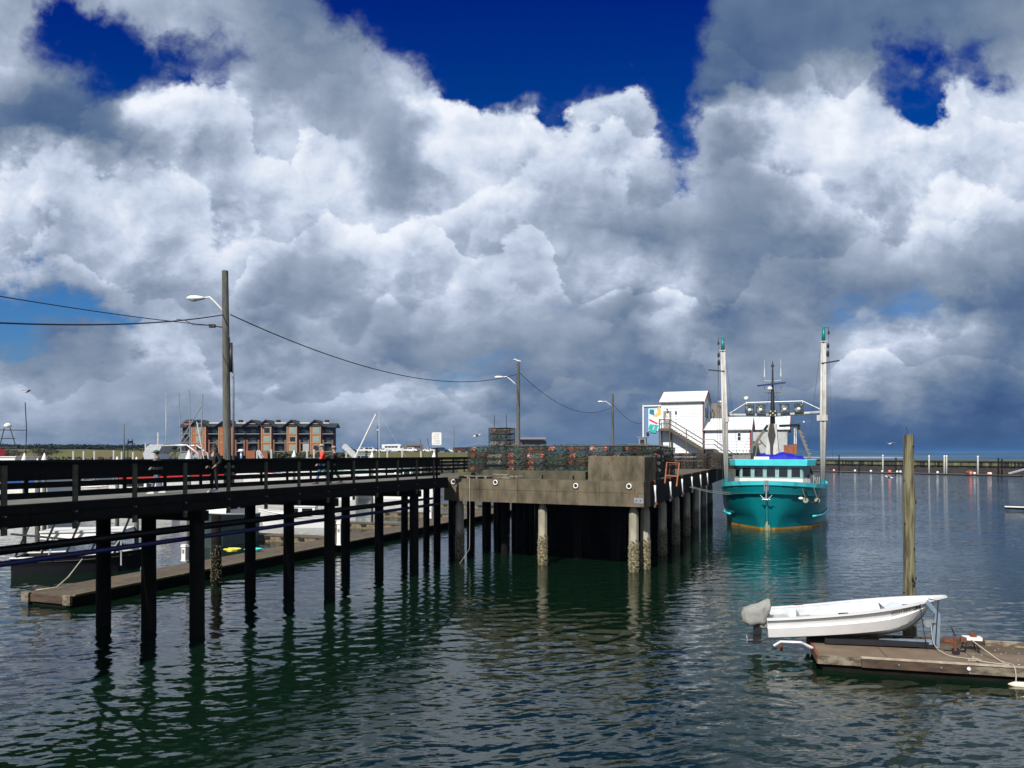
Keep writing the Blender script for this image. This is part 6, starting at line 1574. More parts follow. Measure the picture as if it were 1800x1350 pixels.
for k in range(40): a = rr.random() * 6.28; mb.tube((math.cos(a) * .9, math.sin(a) * .6, z1_ + .2 + rr.random() * .8), (math.cos(a + 1.5) * .9, math.sin(a + 1.5) * .6, z1_ + .2 + rr.random() * .8), 0.06, None, 3)
mb.build('nest', tdark, np_, kind='stuff')
# coloured ropes on long dock
for i, (px, py, c, nm) in enumerate(((408, 969, (0.7, 0.65, 0.08), 'yellow'), (444, 969, (0.05, 0.6, 0.5), 'turquoise'))):
    c0_ = G(px, py, 0.52); mb = MB(); mb.path([c0_ + Vector((math.cos(k * 0.7) * (0.25 + 0.008 * k), math.sin(k * 0.7) * (0.3), 0.004 * k)) for k in range(40)], 0.035, 5)
    tag(mb.build('rope_coil', mat(nm + '_rope', c, 0.8), None), '%s rope coiled on the long dock' % nm, 'rope')

# ------------------------------------------------------------ far shore: rocks, grassy bank, hotel, parking
shore = [(-700, 470, 4.8, 9.5), (-300, 440, 4.8, 9.6), (0, 420, 4.7, 9.6), (150, 400, 4.6, 9.2), (300, 330, 4.4, 7.6), (330, 290, 4.2, 7.3), (600, 262, 4.0, 7.1), (620, 245, 4.0, 7.3), (830, 238, 4.0, 7.2), (1100, 260, 4.0, 7.0), (1330, 330, 3.5, 6.4)]
grassm = mat('bank_grass', (0.075, 0.085, 0.012), 0.95, c2=(0.10, 0.07, 0.02), scale=0.06, bump=0.2, bscale=0.8)
rockm = mat('shore_rock', (0.05, 0.045, 0.04), 0.95, c2=(0.02, 0.02, 0.018), scale=0.6)
pts = []
for (a, b) in zip(shore, shore[1:]):
    for k in range(12):
        t = k / 12; pts.append(tuple(a[j] + (b[j] - a[j]) * t for j in range(4)))
pts.append(shore[-1])
rn = random.Random(4)
ring = []
for px, Y, zr_, zt_ in pts:
    dirn = Vector(((px - 900) / F, 1, 0))
    def q(dy, z): return Vector((dirn.x * (Y + dy), Y + dy, z))
    ring.append([q(0, -1.0), q(7, zr_ * 0.6 + rn.uniform(-.4, .4)), q(13, zr_ + rn.uniform(-.3, .3)), q(17, zr_ + (zt_ - zr_) * 0.55 + rn.uniform(-.25, .25)), q(24, zt_ + rn.uniform(-.12, .12)), q(60, zt_), q(400, zt_ - 1)])
mb = MB(); mb.loft(ring, closed_ring=False, caps=False); land = mb.build('grassy_bank', grassm, None); structure(land)
mb = MB()
for (px, Y, zr_, zt_) in pts:
    for k in range(16):
        t = rn.random(); pj = px + rn.uniform(-14, 14); Yr = Y + t * 13
        s_ = rn.uniform(0.7, 1.5)
        mb.box((fx(pj, Yr), Yr, zr_ * t + rn.uniform(-.2, .3)), (s_ * 1.5, s_, s_ * 0.8), rn.random() * 3, Euler((rn.random(), rn.random(), rn.random() * 3)).to_matrix())
o = mb.build('shore_rocks', rockm, None, kind='stuff'); tag(o, 'dark riprap rocks along the far marina shore', 'rocks')
# bushes: dark treeline at left and hedge before the hotel
def leaf_cloud(name, m, spots, label, cat, n, size):
    mb = MB(); r5 = random.Random(len(name) + n)
    for k in range(n):
        px, Y, z, rx, ry, rz_ = r5.choice(spots)
        for _ in range(20):
            a = Vector((r5.uniform(-1, 1), r5.uniform(-1, 1), r5.uniform(-1, 1)))
            if a.length < 1: break
        c = Vector((fx(px, Y) + a.x * rx, Y + a.y * ry, z + a.z * rz_)); u = Vector((r5.uniform(-1, 1), r5.uniform(-1, 1), r5.uniform(-1, 1))).normalized(); v = u.orthogonal().normalized(); s_ = size * r5.uniform(0.5, 1.3)
        mb.add([c + u * s_, c + v * s_, c - u * s_, c - v * s_ * .8], [(0, 1, 2, 3)])
    tag(mb.build(name, m, None, kind='stuff'), label, cat)
dkleaf = mat('dark_conifer_leaf', (0.018, 0.026, 0.014), 0.95)
hedge = mat('hedge_leaf', (0.055, 0.065, 0.02), 0.95, c2=(0.10, 0.09, 0.04), scale=0.3)
leaf_cloud('tree_line', dkleaf, [(px, 470, 9.6 + rn.uniform(0, 1.6), 6, 6, 1.8) for px in range(-60, 330, 5)], 'dark low treeline along the horizon at left', 'trees', 15000, 0.5)
leaf_cloud('beach_bushes', mat('bank_bush_leaf', (0.06, 0.075, 0.015), 0.95, c2=(0.09, 0.06, 0.02), scale=0.2), [(px, 425 + rn.uniform(0, 14), 6.5 + rn.uniform(-1, 2.2), 6, 4, 1.2) for px in range(-40, 320, 9)], 'patchy green scrub on the grassy bank at left', 'scrub', 9000, 0.42)
leaf_cloud('hedge', hedge, [(px, 274, 5.6 + rn.uniform(-.9, 1.0), 3, 2, 0.9) for px in range(470, 602, 4)], 'green hedge on the bank in front of the hotel', 'hedge', 7000, 0.36)

# hotel
HYd = 290.0
ht = thing('hotel', 'orange-brown four-storey hotel with gabled bays across the marina', 'hotel', (fx(313, HYd), HYd, 6.0))
brick = mat('orange_brick', (0.40, 0.13, 0.04), 0.9, c2=(0.36, 0.11, 0.035), scale=0.5)
hdark = mat('dark_brown_cladding', (0.035, 0.022, 0.018), 0.9)
hroof = mat('dark_roof', (0.02, 0.022, 0.026), 0.8)
htan = mat('tan_trim', (0.42, 0.32, 0.22), 0.8)
pg = mat('curtained_window', (0.26, 0.38, 0.34), 0.3)
S_ = HYd / F
def hx(px): return (px - 313) * S_
def hz_(py): return fz(py, HYd) - 6.0
mb = MB(); mb.box(((hx(584)) / 2, 5.5, hz_(750) / 2), (hx(580), 5, hz_(750))); mb.build('main_wall', hdark, ht)
mb = MB(); e0, e1 = -0.8, hx(586) + 0.6; mb.loft([[Vector((x, 1.6, hz_(751))), Vector((x, 5.5, hz_(743))), Vector((x, 9.4, hz_(751)))] for x in (e0, e1)]); mb.build('roof', hroof, ht)
mb = MB(); mb.box((hx(450), 5.5, hz_(743) + 0.1), (hx(586) - 6, 0.5, 0.3)); mb.build('ridge_flashing', white, ht)
bays = [(349, 336, 362, True), (397, 384, 410, True), (444, 431, 456, False), (471, 459, 477, True), (515, 504, 522, True), (559, 545, 564, True)]
for (pc, pa_, pb_, litb) in bays:
    zg = hz_(738.5)
    zbay = hz_(748)
    w0, w1 = hx(pa_), hx(pb_)
    if litb:
        mb = MB(); mb.box(((w0 + w1) / 2, 2.0, zbay / 2), (w1 - w0, 4, zbay)); by = mb.build('bay', brick, ht)
        for q_, (za, zb2) in enumerate(((752, 761), (768, 776), (783, 792))):
            cx = (w0 + w1) / 2 + 0.3
            mb = MB(); mb.box((cx, -0.04, (hz_(za) + hz_(zb2)) / 2), (2.6, 0.12, hz_(za) - hz_(zb2) + 0.5)); fr = mb.build('window_frame', htan, by)
            mb = MB(); mb.box((cx, -0.12, (hz_(za) + hz_(zb2)) / 2), (2.1, 0.06, hz_(za) - hz_(zb2))); mb.build('pane', pg if (q_ + int(pc)) % 3 != 0 else glassd, fr)
        mb = MB(); mb.box(((w0 + w1) / 2, -0.03, hz_(788)), (w1 - w0 + 0.1, 0.1, hz_(778) - hz_(795))); 
        for xx in (w0 + 0.15, w1 - 0.15): mb = MB(); mb.box((xx, -0.06, zbay / 2), (0.3, 0.2, zbay)); mb.build('corner_pier', htan, by)
        for za in (763, 778): mb = MB(); mb.box(((w0 + w1) / 2, -0.05, hz_(za)), (w1 - w0 - .7, 0.12, 0.3)); mb.build('band', htan, by)
    gw_ = (w1 - w0) / 2 + 1.7
    cx = (w0 + w1) / 2
    mb = MB(); mb.loft([[Vector((cx - gw_ + 0.9, y, hz_(750))), Vector((cx + gw_ - 0.9, y, hz_(750))), Vector((cx, y, zg - 0.3))] for y in (-0.2, 8.5)]); gb = mb.build('gable', hdark, ht)
    for sd in (-1, 1): mb = MB(); mb.beam((cx + sd * gw_, 3.9, hz_(750) - 0.1), (cx, 3.9, zg + 0.05), 9.6, 0.35, up=(sd, 0, 2)); mb.build('gable_roof', hroof, gb)
    mb = MB(); mb.box((cx, -0.3, hz_(744.5)), (2.6, 0.12, 0.28)); mb.build('gable_beam', htan, gb)
gaps = [(316, 334), (365, 382), (412, 430), (432, 455), (479, 502), (525, 543), (566, 585)]
for a, b in gaps:
    w0, w1 = hx(a), hx(b)
    for q_, (za, zb2) in enumerate(((754, 761), (769, 777), (784, 792))):
        if a != 566 or True:
            mb = MB(); mb.box(((w0 + w1) / 2, 1.8, hz_(zb2 + 1.5)), (w1 - w0, 2.4, 0.25)); bc = mb.build('balcony', greyg, ht)
            mb = MB(); mb.box(((w0 + w1) / 2, 0.7, hz_(zb2 + 1.5) + 1.0), (w1 - w0, 0.08, 0.10)); mb.build('balcony_rail', blackm, bc)
        mb = MB(); mb.box((w0 + (w1 - w0) * 0.4, 2.95, (hz_(za) + hz_(zb2)) / 2), (1.8, 0.1, hz_(za) - hz_(zb2))); mb.build('window', mat('dusk_window', (0.08, 0.13, 0.14), 0.2), ht)
    for xx in (w0 + 0.3, w1 - 0.3):
        mb = MB(); mb.box((xx, 0.8, hz_(773) / 2), (0.6, 0.6, hz_(773))); mb.build('column', mat('dull_brick', (0.25, 0.10, 0.05), 0.9), ht)
mb = MB(); mb.box((hx(324), 6, hz_(744)), (hx(334) - hx(315) - .6, 4, hz_(741) - hz_(750))); mb.build('turret', brick, ht)
mb = MB(); mb.loft([[Vector((hx(324) + x, 6 + y, z)) for x, y in ((-w_, -w_), (w_, -w_), (w_, w_), (-w_, w_))] for z, w_ in ((hz_(741.5), 2.4), (hz_(737), 1.3), (hz_(735.5), 0.3))]); mb.build('turret_roof', hroof, ht)
for px in (342, 410, 478, 506, 566): mb = MB(); mb.box((hx(px), 8, hz_(741)), (1.4, 1.4, hz_(737) - hz_(746))); mb.build('chimney', hdark, ht)
mb = MB(); mb.box((hx(538), 1.5, hz_(787)), (hx(543) - hx(532), 3.5, hz_(781) - hz_(795))); mb.build('entrance_porch', mat('pale_grey_wall', (0.42, 0.42, 0.42), 0.8), ht)
# hedge wall planters / brown retaining wall left of the hedge
rw = thing('retaining_wall', 'orange-brown retaining wall below the hotel entrance ramp', 'wall', (fx(443, 272), 272, 0))
for a, b in ((433, 449), (457, 471)):
    mb = MB(); mb.box((fx((a + b) / 2, 272) - rw.location.x, 0, fz(800, 272)), ((b - a) * 272 / F, 1.0, 3.2)); mb.build('panel', mat('rusty_wall', (0.30, 0.11, 0.05), 0.9), rw)
# gangways
for i, (xa, ya, xb, yb, Yg) in enumerate(((452, 792, 462, 806, 262), (603, 783, 628, 804, 150))):
    g_ = thing('gangway', ['pale aluminium gangway sloping down below the hotel', 'grey sloping gangway right of the two walkers'][i], 'gangway', (fx(xa, Yg), Yg, 0))
    for dy in (0, 1.6):
        mb = MB(); mb.beam((0, dy, fz(ya, Yg)), (fx(xb, Yg) - fx(xa, Yg), dy - 1, fz(yb, Yg)), 0.15, 0.9); mb.build('side_truss', alum, g_)
    mb = MB(); mb.beam((0, 0.8, fz(ya, Yg) - 0.5), (fx(xb, Yg) - fx(xa, Yg), -0.2, fz(yb, Yg) - 0.5), 1.6, 0.12); mb.build('tread', galv, g_)

# parked vehicles on the bank
def make_car(kind, paint):
    root = thing('parked_car', 'parked car', 'car', (0, 0, -60), 0, 'vehicles parked on the far bank')
    mb = MB()
    if kind == 'suv': prof = [(-2.3, 0.45), (-2.35, 1.0), (-2.2, 1.75), (0.6, 1.8), (1.2, 1.15), (2.25, 1.0), (2.35, 0.45)]; win = (-2.0, 0.6, 1.15, 1.7); Lb = 1.85
    elif kind == 'sedan': prof = [(-2.25, 0.4), (-2.3, 0.95), (-1.6, 1.0), (-1.0, 1.42), (0.4, 1.45), (1.0, 0.98), (2.2, 0.85), (2.3, 0.4)]; win = (-1.1, 0.5, 1.0, 1.38); Lb = 1.75
    elif kind == 'pickup': prof = [(-2.7, 0.5), (-2.7, 1.1), (-0.8, 1.12), (-0.7, 1.8), (0.7, 1.82), (1.3, 1.2), (2.6, 1.1), (2.7, 0.5)]; win = (-0.6, 0.8, 1.2, 1.72); Lb = 1.9
    else: prof = [(-3.6, 0.5), (-3.65, 2.9), (2.6, 3.0), (3.3, 2.6), (3.0, 1.7), (3.7, 1.2), (3.75, 0.5)]; win = (-2.6, 2.2, 1.7, 2.3); Lb = 2.3
    mb.loft([[Vector((x, y, z)) for x, z in prof] for y in (-Lb / 2, Lb / 2)]); mb.build('body', paint, root)
    x0, x1, z0, z1 = win
    for sd in (-1, 1):
        n = 4 if kind == 'rv' else 2
        for k in range(n):
            a = x0 + (x1 - x0) * k / n + 0.08; b = x0 + (x1 - x0) * (k + 1) / n - 0.04
            m2 = MB(); m2.box(((a + b) / 2, sd * (Lb / 2 + 0.01), (z0 + z1) / 2), (b - a, 0.03, z1 - z0)); m2.build('window', glassd, root)
    for sx in (prof[0][0] + 0.9, prof[-1][0] - 0.9):
        for sd in (-1, 1):
            m2 = MB(); m2.lathe([(0.36, -0.12), (0.38, 0), (0.36, 0.12)], 12, (sx, sd * (Lb / 2 - 0.08), 0.38), Matrix.Rotation(R(90), 3, 'X')); w_ = m2.build('wheel', black, root)
    return root
pw2 = mat('white_car_paint', (0.78, 0.79, 0.80), 0.3); pk = mat('black_car_paint', (0.02, 0.02, 0.025), 0.3); ps = mat('silver_car_paint', (0.42, 0.45, 0.48), 0.35); pr = mat('maroon_car_paint', (0.14, 0.02, 0.02), 0.35); pb2 = mat('blue_car_paint', (0.03, 0.06, 0.16), 0.35)
fleet = [('suv', pk, 615, 'dark suv parked leftmost on the far bank'), ('pickup', pw2, 634, 'white pickup parked left in the row on the far bank'), ('rv', pw2, 690, 'white motorhome, tallest vehicle on the far bank'), ('suv', pw2, 652, 'white suv just left of the leaning white spar'), ('sedan', pw2, 676, 'white sedan parked left of the motorhome'), ('suv', ps, 708, 'silver suv parked right of the motorhome'), ('pickup', pw2, 722, 'white pickup below the brown camper'), ('rv', mat('brown_rv', (0.2, 0.17, 0.14), 0.5), 728, 'brown and cream camper behind the white pickup'), ('suv', pb2, 741, 'dark blue suv right of the camper'), ('sedan', pw2, 754, 'white sedan left of the sign post'), ('suv', ps, 764, 'silver suv partly behind the sign post'), ('sedan', pw2, 796, 'white sedan right of the sign post'), ('suv', pr, 808, 'maroon suv parked beside the crab pots'), ('suv', pb2, 777, 'blue suv behind the sign post'), ('sedan', pk, 664, 'black sedan between white cars on the far bank'), ('suv', pk, 820, 'black suv just left of the first crab pots')]
for i, (kd, pt, px, lb) in enumerate(fleet):
    c = make_car(kd, pt); Yc = 268 + (i % 3) * 4
    c.location = (fx(px, Yc), Yc, 7.15); c.rotation_euler = (0, 0, R(random.uniform(-25, 25))); c['label'] = lb
    if kd == 'rv': c['category'] = 'motorhome'; c.name = 'motorhome'
    if kd == 'pickup': c['category'] = 'pickup truck'; c.name = 'pickup_truck'

# ------------------------------------------------------------ right: breakwater wall, float, piles, hills
bw_ = thing('breakwater_wall', 'long timber breakwater wall across the water at right', 'breakwater', (fx(1440, 345), 345, 0))
p0 = Vector((fx(1400, 350), 350, 0)); p1 = Vector((fx(1990, 235), 235, 0))
dw = (p1 - p0); Lw = dw.length; dwn = dw.normalized()
wm = [mat('breakwater_plank', (0.22, 0.225, 0.085), 0.95, c2=(0.035, 0.03, 0.015), scale=0.5, stretch=(1, 1, 0.2)), mat('breakwater_plank_dark', (0.02, 0.018, 0.012), 0.95)]
for mi in (0, 1):
    mb = MB(); r9 = random.Random(3)
    s_ = 0.0
    while s_ < Lw:
        w_ = r9.uniform(0.35, 0.6); pick = 0 if r9.random() < 0.68 else 1; jit = r9.uniform(0.5, 1.5)
        top = 3.95 - 0.2 * s_ / Lw + r9.uniform(-.15, .1)
        if pick == mi:
            a = p0 + dwn * s_; b = p0 + dwn * (s_ + w_ - 0.04); n2 = Vector((-dwn.y, dwn.x, 0)) * 0.15 * jit
            mb.loft([[Vector((p.x, p.y, z)) for p in (a, b, b + n2 * 2, a + n2 * 2)] for z in (-1, top)])
        s_ += w_
    mb.build('plank_face', wm[mi], bw_, world=True, kind='stuff')
mb = MB(); mb.beam(p0 + Vector((0, 0, 4.05)), p1 + Vector((0, 0, 3.95)), 0.8, 0.45); mb.build('cap_beam', mat('mossy_cap', (0.05, 0.055, 0.02), 0.95), bw_, world=True)
mb = MB(); mb.beam(p0 + Vector((0, -0.4, 2.2)), p1 + Vector((0, -0.4, 2.1)), 0.3, 0.35); mb.build('waler', tdark, bw_, world=True)
mb = MB(); mb.beam(p0 + Vector((0, -4, 0.4)), p1 + Vector((0, -4, 0.4)), 8, 1.7); o = mb.build('rubble_toe', mat('reddish_rubble', (0.07, 0.04, 0.03), 0.95, c2=(0.03, 0.025, 0.02), scale=0.5, bump=0.3), bw_, world=True)
mb = MB()
for k in range(900):
    t = rr.random(); c = p0 + dw * t + Vector((0, -4 - rr.uniform(0, 5), rr.uniform(0.4, 1.6))); s_ = rr.uniform(0.3, 1.0); mb.box(c, (s_ * 1.4, s_, s_ * 0.7), rr.random() * 3)
tag(mb.build('breakwater_rocks', rockm, None, kind='stuff'), 'dark rubble along the foot of the timber breakwater', 'rocks')
mb = MB(); nb_ = Vector((-dwn.y, dwn.x, 0)); mb.add([p0 + nb_ * 1.2 + Vector((0, 0, 3.6)), p1 + nb_ * 1.2 + Vector((0, 0, 3.4)), p1 + nb_ * 160 + Vector((0, 0, 3.5)), p0 + nb_ * 220 + Vector((0, 0, 3.9))], [(0, 1, 2, 3)]); structure(mb.build('marsh', mat('marsh_grass', (0.05, 0.07, 0.03), 0.95, c2=(0.10, 0.10, 0.07), scale=0.05), None))
# far float with piles and buoys
q0_ = Vector((fx(1430, 285), 285, 0)); q1_ = Vector((fx(1795, 222), 222, 0))
ff = thing('far_float', 'long low floating dock in front of the timber breakwater', 'dock float', q0_)
mb = MB(); mb.beam(q0_ + Vector((0, 0, 0.35)), q1_ + Vector((0, 0, 0.35)), 2.4, 0.08); mb.build('deck', mat('grey_float_deck', (0.16, 0.16, 0.14), 0.9), ff, world=True)
mb = MB(); mb.beam(q0_ + Vector((0, 0, 0.08)), q1_ + Vector((0, 0, 0.08)), 2.3, 0.45); mb.build('float_body', tdark, ff, world=True)
palep = mat('weathered_white_pile', (0.50, 0.51, 0.50), 0.8, c2=(0.36, 0.36, 0.33), scale=1.5)
def on_far(px):
    return min((q0_.lerp(q1_, t) for t in np.linspace(0, 1.0, 800)), key=lambda p: abs(p.x / p.y * F + 900 - px))
for i, (px, yt, wh) in enumerate(((1475, 800, 0), (1552, 801, 1), (1575, 804, 0), (1633, 802, 1), (1660, 802, 1), (1664, 802, 1), (1719, 803, 1), (1755, 805, 0), (1761, 807, 0), (1510, 815, 0))):
    p = on_far(px); zt2 = fz(yt, p.y)
    root = thing('float_pile', ['dark pile with a gull at the left end of the far float', 'first white-topped pile along the far float', 'brown pile left of the tall near pile', 'white pile just right of the tall near pile', 'left one of the close pair of white piles', 'right one of the close pair of white piles', 'last white pile right along the far float', 'left one of two dark piles at the ramp', 'right one of two dark piles at the ramp', 'short dark pile near the trawler side'][i], 'pile', p, 0, 'piles of the far float')
    mb = MB(); mb.lathe([(0.24, -1), (0.22, zt2)], 8); mb.build('shaft', palep if wh else tdark, root, smooth=True)
    if wh: mb = MB(); mb.lathe([(0.28, zt2 - 0.1), (0.28, zt2 + 0.1), (0.05, zt2 + 0.35)], 8); mb.build('cap', white, root)
for i, (px, c_) in enumerate(((1466, 1), (1503, 2), (1531, 2), (1551, 2), (1564, 0), (1577, 2), (1583, 2), (1648, 2), (1706, 0), (1713, 2), (1738, 1), (1741, 2))):
    p = on_far(px); mb = MB(); mb.ball((0, 0, 0), 0.42 if c_ != 0 else 0.55, 8, 6); o = mb.build('buoy', [buoyc[0], buoyc[1], white][c_], None, smooth=True); o.location = p + Vector((0, 0, 0.7))
    tag(o, '%s buoy on the far float, %s from its left end' % (['red', 'pinkish', 'white'][c_], ORD[i]), 'buoy', 'buoys lying on the far float')
rp_ = thing('far_ramp', 'pale sloping ramp at the right end of the far float', 'ramp', on_far(1775))
mb = MB(); mb.beam(on_far(1775) + Vector((0, 0, 0.9)), P(1812, 822, 232), 0.8, 0.35); mb.build('ramp_truss', alum, rp_, world=True)
ct = thing('net_pile', 'reddish net pile heaped on the far float', 'net', on_far(1707) + Vector((0, 0.6, 0.4)))
mb = MB(); mb.ball((0, 0, 0.5), (1.4, 0.8, 0.7), 9, 6); mb.build('heap', rust, ct)
# marshy sandbar line and hills
mb = MB(); mb.prism([(fx(1380, 1500), 1500), (fx(1590, 1500), 1500), (fx(1560, 1700), 1700), (fx(1380, 1700), 1700)], -1, 1.2); structure(mb.build('sandbar', mat('pale_sand', (0.45, 0.45, 0.42), 0.9), None))
hm = mat('forest_hill', (0.010, 0.018, 0.016), 0.95, c2=(0.014, 0.024, 0.02), scale=0.003)
rg = []; r7 = random.Random(8)
for k in range(160):
    px = 1250 + k * 6; Yh = 5200
    base = fz(793.0 + 1.2 * math.sin(k * 0.11) + 0.8 * math.sin(k * 0.37 + 1) + (px - 1450) * 0.006 + r7.uniform(-.35, .35), Yh + 300)
    rg.append([Vector((fx(px, Yh), Yh, -5)), Vector((fx(px, Yh), Yh + 40, base * 0.55)), Vector((fx(px, Yh + 300), Yh + 300, base)), Vector((fx(px, Yh + 300), Yh + 1200, base * 0.6)), Vector((fx(px, Yh), Yh + 2000, -5))])
mb = MB(); mb.loft(rg, closed_ring=False, caps=False); structure(mb.build('hills', hm, None, smooth=True))
rg = []
for k in range(60):
    px = 120 + k * 6; Yh = 6000; base = fz(794 - 9 * math.exp(-((px - 300) / 70) ** 2) + r7.uniform(-.3, .3), Yh + 300)
    rg.append([Vector((fx(px, Yh), Yh, -5)), Vector((fx(px, Yh + 300), Yh + 300, base)), Vector((fx(px, Yh), Yh + 2000, -5))])
mb = MB(); mb.loft(rg, closed_ring=False, caps=False); structure(mb.build('hills', hm, None, smooth=True))
# ------------------------------------------------------------ people
def skin_mesh(name, nodes, edges, m, parent, root=0, sub=2):
    me = bpy.data.meshes.new(name)
    me.from_pydata([n[0] for n in nodes], edges, [])
    ob = bpy.data.objects.new(name, me); col.objects.link(ob)
    md = ob.modifiers.new('s', 'SKIN')
    for v, n in zip(me.skin_vertices[0].data, nodes):
        r = n[1]; v.radius = (r, r) if isinstance(r, (int, float)) else r
    me.skin_vertices[0].data[root].use_root = True
    md.use_smooth_shade = True
    sb = ob.modifiers.new('u', 'SUBSURF'); sb.levels = sub; sb.render_levels = sub
    dg = bpy.context.evaluated_depsgraph_get(); m2 = bpy.data.meshes.new_from_object(ob.evaluated_get(dg)); m2.name = name
    bpy.data.objects.remove(ob); bpy.data.meshes.remove(me)
    m2.materials.clear(); m2.materials.append(m)
    o = bpy.data.objects.new(name, m2); col.objects.link(o); o.parent = parent
    return o
skinm = mat('skin', (0.50, 0.30, 0.22), 0.6)
def person(label, loc, rz, h, jacket, trousers, shoes, hair, cap=None, pose='walk', hood=False, glasses=False, longhair=False):
    s = h / 1.75
    root = thing('person', label, 'person', loc, rz)
    st = 0.17 if pose == 'walk' else 0.04
    V3 = lambda x, y, z: Vector((x * s, y * s, z * s))
    # facing local +y
    J = dict(pel=V3(0, 0, .96), wst=V3(0, .01, 1.10), ch=V3(0, .02, 1.32), nk=V3(0, .0, 1.47), hd0=V3(0, .02, 1.56), hd1=V3(0, .03, 1.70))
    legs = {}
    for sd in (1, -1):
        f = st * sd * (1 if pose == 'walk' else 0.6)
        legs[sd] = [V3(sd * .09, 0, .92), V3(sd * .095, f * 0.75 + .03, .50), V3(sd * .10, f * (1.5 if f > 0 else 1.7), .09 if f > 0 or pose != 'walk' else .14)]
    arms = {}
    for sd in (1, -1):
        f = -st * sd
        if pose == 'pocket': arms[sd] = [V3(sd * .19, 0, 1.40), V3(sd * .27, -.06, 1.13), V3(sd * .21, .12, .98)]
        else: arms[sd] = [V3(sd * .19, 0, 1.40), V3(sd * .25, f * .6, 1.13), V3(sd * .26, f * .9 + .10, .90)]
    nodes = []; edges = []
    def nd(p, r, par=None):
        nodes.append((p, r * s if isinstance(r, (int, float)) else (r[0] * s, r[1] * s))); i = len(nodes) - 1
        if par is not None: edges.append((par, i))
        return i
    pe = nd(J['pel'], .13); w = nd(J['wst'], .115, pe); c = nd(J['ch'], .14, w); n = nd(J['nk'], .055, c); h0 = nd(J['hd0'], .075, n); h1 = nd(J['hd1'], .085, h0)
    nd(J['hd0'] + V3(0, .10, .035), .018, h0)      # nose
    for sd in (1, -1):
        a = nd(legs[sd][0], .085, pe); k = nd(legs[sd][1], .058, a); an_ = nd(legs[sd][2], .042, k); nd(legs[sd][2] + V3(0, .15, -.045), .035, an_)
        sh = nd(arms[sd][0], .062, c); el = nd(arms[sd][1], .045, sh); wr = nd(arms[sd][2], .028, el)
        dr_ = (arms[sd][2] - arms[sd][1]).normalized(); pm = nd(arms[sd][2] + dr_ * .07 * s, .032, wr)
        for q in range(4): nd(arms[sd][2] + dr_ * (.15 - .01 * abs(q - 1.3)) * s + V3(0.0, (q - 1.5) * .022, -0.01), .009, pm)
        nd(arms[sd][2] + dr_ * .08 * s + V3(0, .05, 0), .010, wr)
    body = skin_mesh('body', nodes, edges, skinm, root)
    # trousers
    nodes = []; edges = []
    pe = nd(J['pel'] + V3(0, 0, 0.03), .145)
    for sd in (1, -1):
        a = nd(legs[sd][0], .10, pe); k = nd(legs[sd][1], .075, a); nd(legs[sd][2] + V3(0, 0, .01), .062, k)
    skin_mesh('trousers', nodes, edges, trousers, root)
    nodes = []; edges = []
    b0 = nd(J['pel'] + V3(0, 0, -.02), .155); w = nd(J['wst'], .15, b0); c = nd(J['ch'], .165, w); n = nd(J['nk'] + V3(0, 0, -.015), .075, c)
    for sd in (1, -1):
        sh = nd(arms[sd][0], .082, c); el = nd(arms[sd][1], .064, sh); nd(arms[sd][2] + (arms[sd][1] - arms[sd][2]) * .05, .048, el)
    if hood: nd(J['nk'] + V3(0, -.10, .02), .07, n)
    skin_mesh('jacket', nodes, edges, jacket, root)
    for sd in (1, -1):
        ft = legs[sd][2]
        mb = MB(); rgx = []
        for y, w_, hh in ((-.10, .035, .06), (-.06, .045, .085), (.03, .048, .08), (.12, .05, .05), (.19, .035, .03)):
            rgx.append([ft + V3(x * w_, y, -.09 + z) for x, z in ((-1, 0), (1, 0), (1, hh * .7), (.6, hh), (-.6, hh), (-1, hh * .7))])
        mb.loft(rgx); mb.build('shoe', shoes, root, smooth=False)
    # hair and head features
    mb = MB(); mb.ball(J['hd1'] + V3(0, -.025, -.005), (.098 * s, .105 * s, .095 * s), 12, 8)
    if longhair:
        mb.ball(J['hd0'] + V3(0.0, -.06, -.05), (.13 * s, .09 * s, .20 * s), 12, 8); mb.ball(J['hd0'] + V3(.07, -.03, -.03), (.06 * s, .08 * s, .18 * s), 10, 7); mb.ball(J['hd0'] + V3(-.07, -.03, -.03), (.06 * s, .08 * s, .18 * s), 10, 7)
    mb.build('hair', hair, root, smooth=True)
    for sd in (1, -1):
        mb = MB(); mb.ball(J['hd0'] + V3(sd * .082, 0, .06), (.012 * s, .02 * s, .03 * s), 6, 5); mb.build('ear', skinm, root, smooth=True)
        mb = MB(); mb.ball(J['hd0'] + V3(sd * .033, .088, .065), .012 * s, 6, 5); mb.build('eye', glassd, root)
    mb = MB(); mb.box(J['hd0'] + V3(0, .085, -.005), (.05 * s, .012 * s, .010 * s)); mb.build('mouth', mat('lip', (0.3, 0.1, 0.09), 0.6), root)
    if glasses:
        mb = MB(); mb.box(J['hd0'] + V3(0, .095, .065), (.14 * s, .02 * s, .04 * s)); mb.build('sunglasses', glassd, root)
    if cap is not None:
        mb = MB(); c0 = J['hd1'] + V3(0, 0, .0); mb.lathe([(.115 * s, 0), (.113 * s, .05 * s), (.08 * s, .095 * s), (.01 * s, .11 * s)], 14, c0)
        mb.loft([[c0 + V3(x, .09, z) for x, z in ((-.09, 0), (.09, 0), (.09, .015), (-.09, .015))], [c0 + V3(x, .2, z) for x, z in ((-.06, -.02), (.06, -.02), (.06, -.01), (-.06, -.01))]])
        mb.build('cap', cap, root, smooth=True)
    return root
def on_walk(px, py): return G(px, py, DZ)
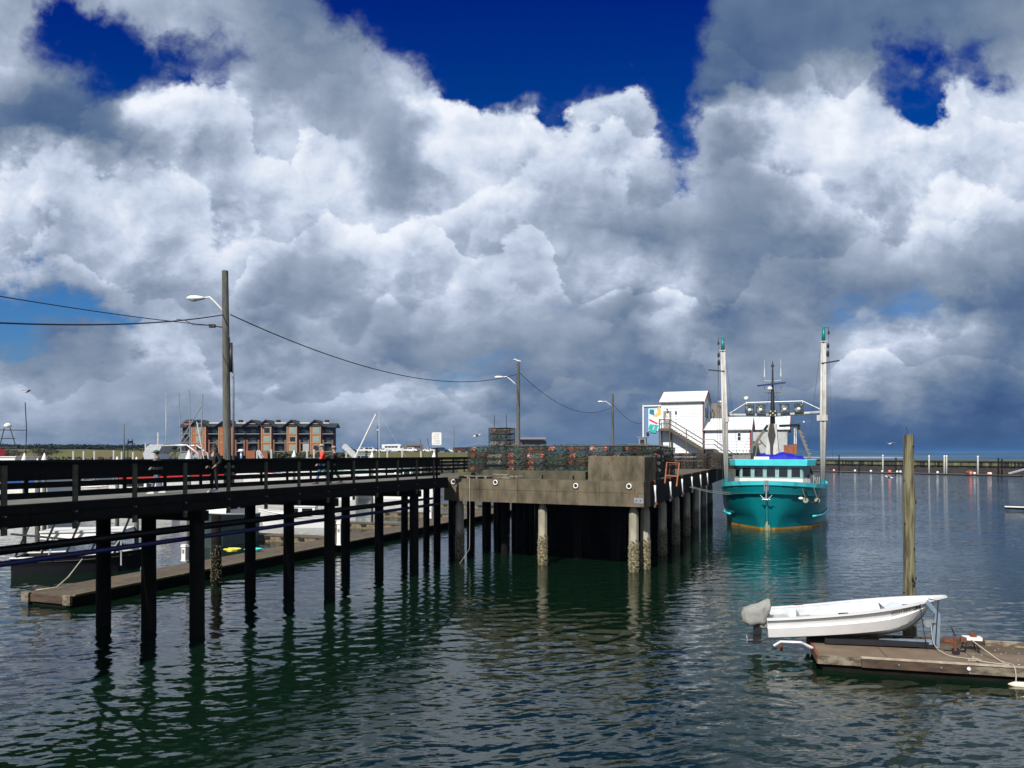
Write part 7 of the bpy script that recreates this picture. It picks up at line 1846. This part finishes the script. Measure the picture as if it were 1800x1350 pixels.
pblack = mat('black_cloth', (0.008, 0.008, 0.009), 0.9); pjean = mat('blue_denim', (0.06, 0.13, 0.30), 0.9); pgrey = mat('grey_hoodie', (0.16, 0.19, 0.20), 0.9)
pred = mat('red_jacket', (0.75, 0.03, 0.015), 0.7); pwh = mat('white_shoe', (0.8, 0.8, 0.78), 0.6); pbk = mat('black_shoe', (0.02, 0.02, 0.02), 0.6)
person('child in grey hooded jacket and green cap walking left on the boardwalk', on_walk(276, 868), R(95), 1.46, pgrey, mat('pale_denim', (0.14, 0.2, 0.26), 0.9), pwh, mat('brown_hair', (0.06, 0.035, 0.02), 0.8), cap=mat('green_cap', (0.01, 0.12, 0.06), 0.8), hood=True)
person('woman in black with dark hair and sunglasses beside the nearest lamp pole', on_walk(377, 865), R(150), 1.69, pblack, pblack, pwh, mat('dark_hair', (0.012, 0.009, 0.008), 0.7), pose='pocket', glasses=True, longhair=True)
person('person in red jacket, jeans and beige cap walking on the boardwalk', on_walk(567, 851), R(110), 1.78, pred, pjean, pbk, mat('grey_hair', (0.3, 0.28, 0.25), 0.8), cap=mat('beige_cap', (0.42, 0.38, 0.25), 0.8))
person('person in black coat and pale cap beside the red jacket walker', on_walk(588, 850), R(100), 1.70, pblack, pblack, pbk, mat('ash_hair', (0.2, 0.17, 0.14), 0.8), cap=mat('pinkish_cap', (0.35, 0.28, 0.28), 0.8))

# ------------------------------------------------------------ sea air
hzm = bpy.data.materials.new('sea_air'); hzm.use_nodes = True
nt = hzm.node_tree; nt.nodes.clear()
o_ = nt.nodes.new('ShaderNodeOutputMaterial'); v_ = nt.nodes.new('ShaderNodeVolumePrincipled')
v_.inputs['Color'].default_value = (0.16, 0.48, 1.0, 1); v_.inputs['Density'].default_value = 0.00006
nt.links.new(v_.outputs[0], o_.inputs['Volume'])
mb = MB(); mb.box((0, 3500, 14), (18000, 9000, 35)); hz_o = mb.build('haze', hzm, None, kind='stuff'); tag(hz_o, 'thin blue sea air over the harbour', 'haze')
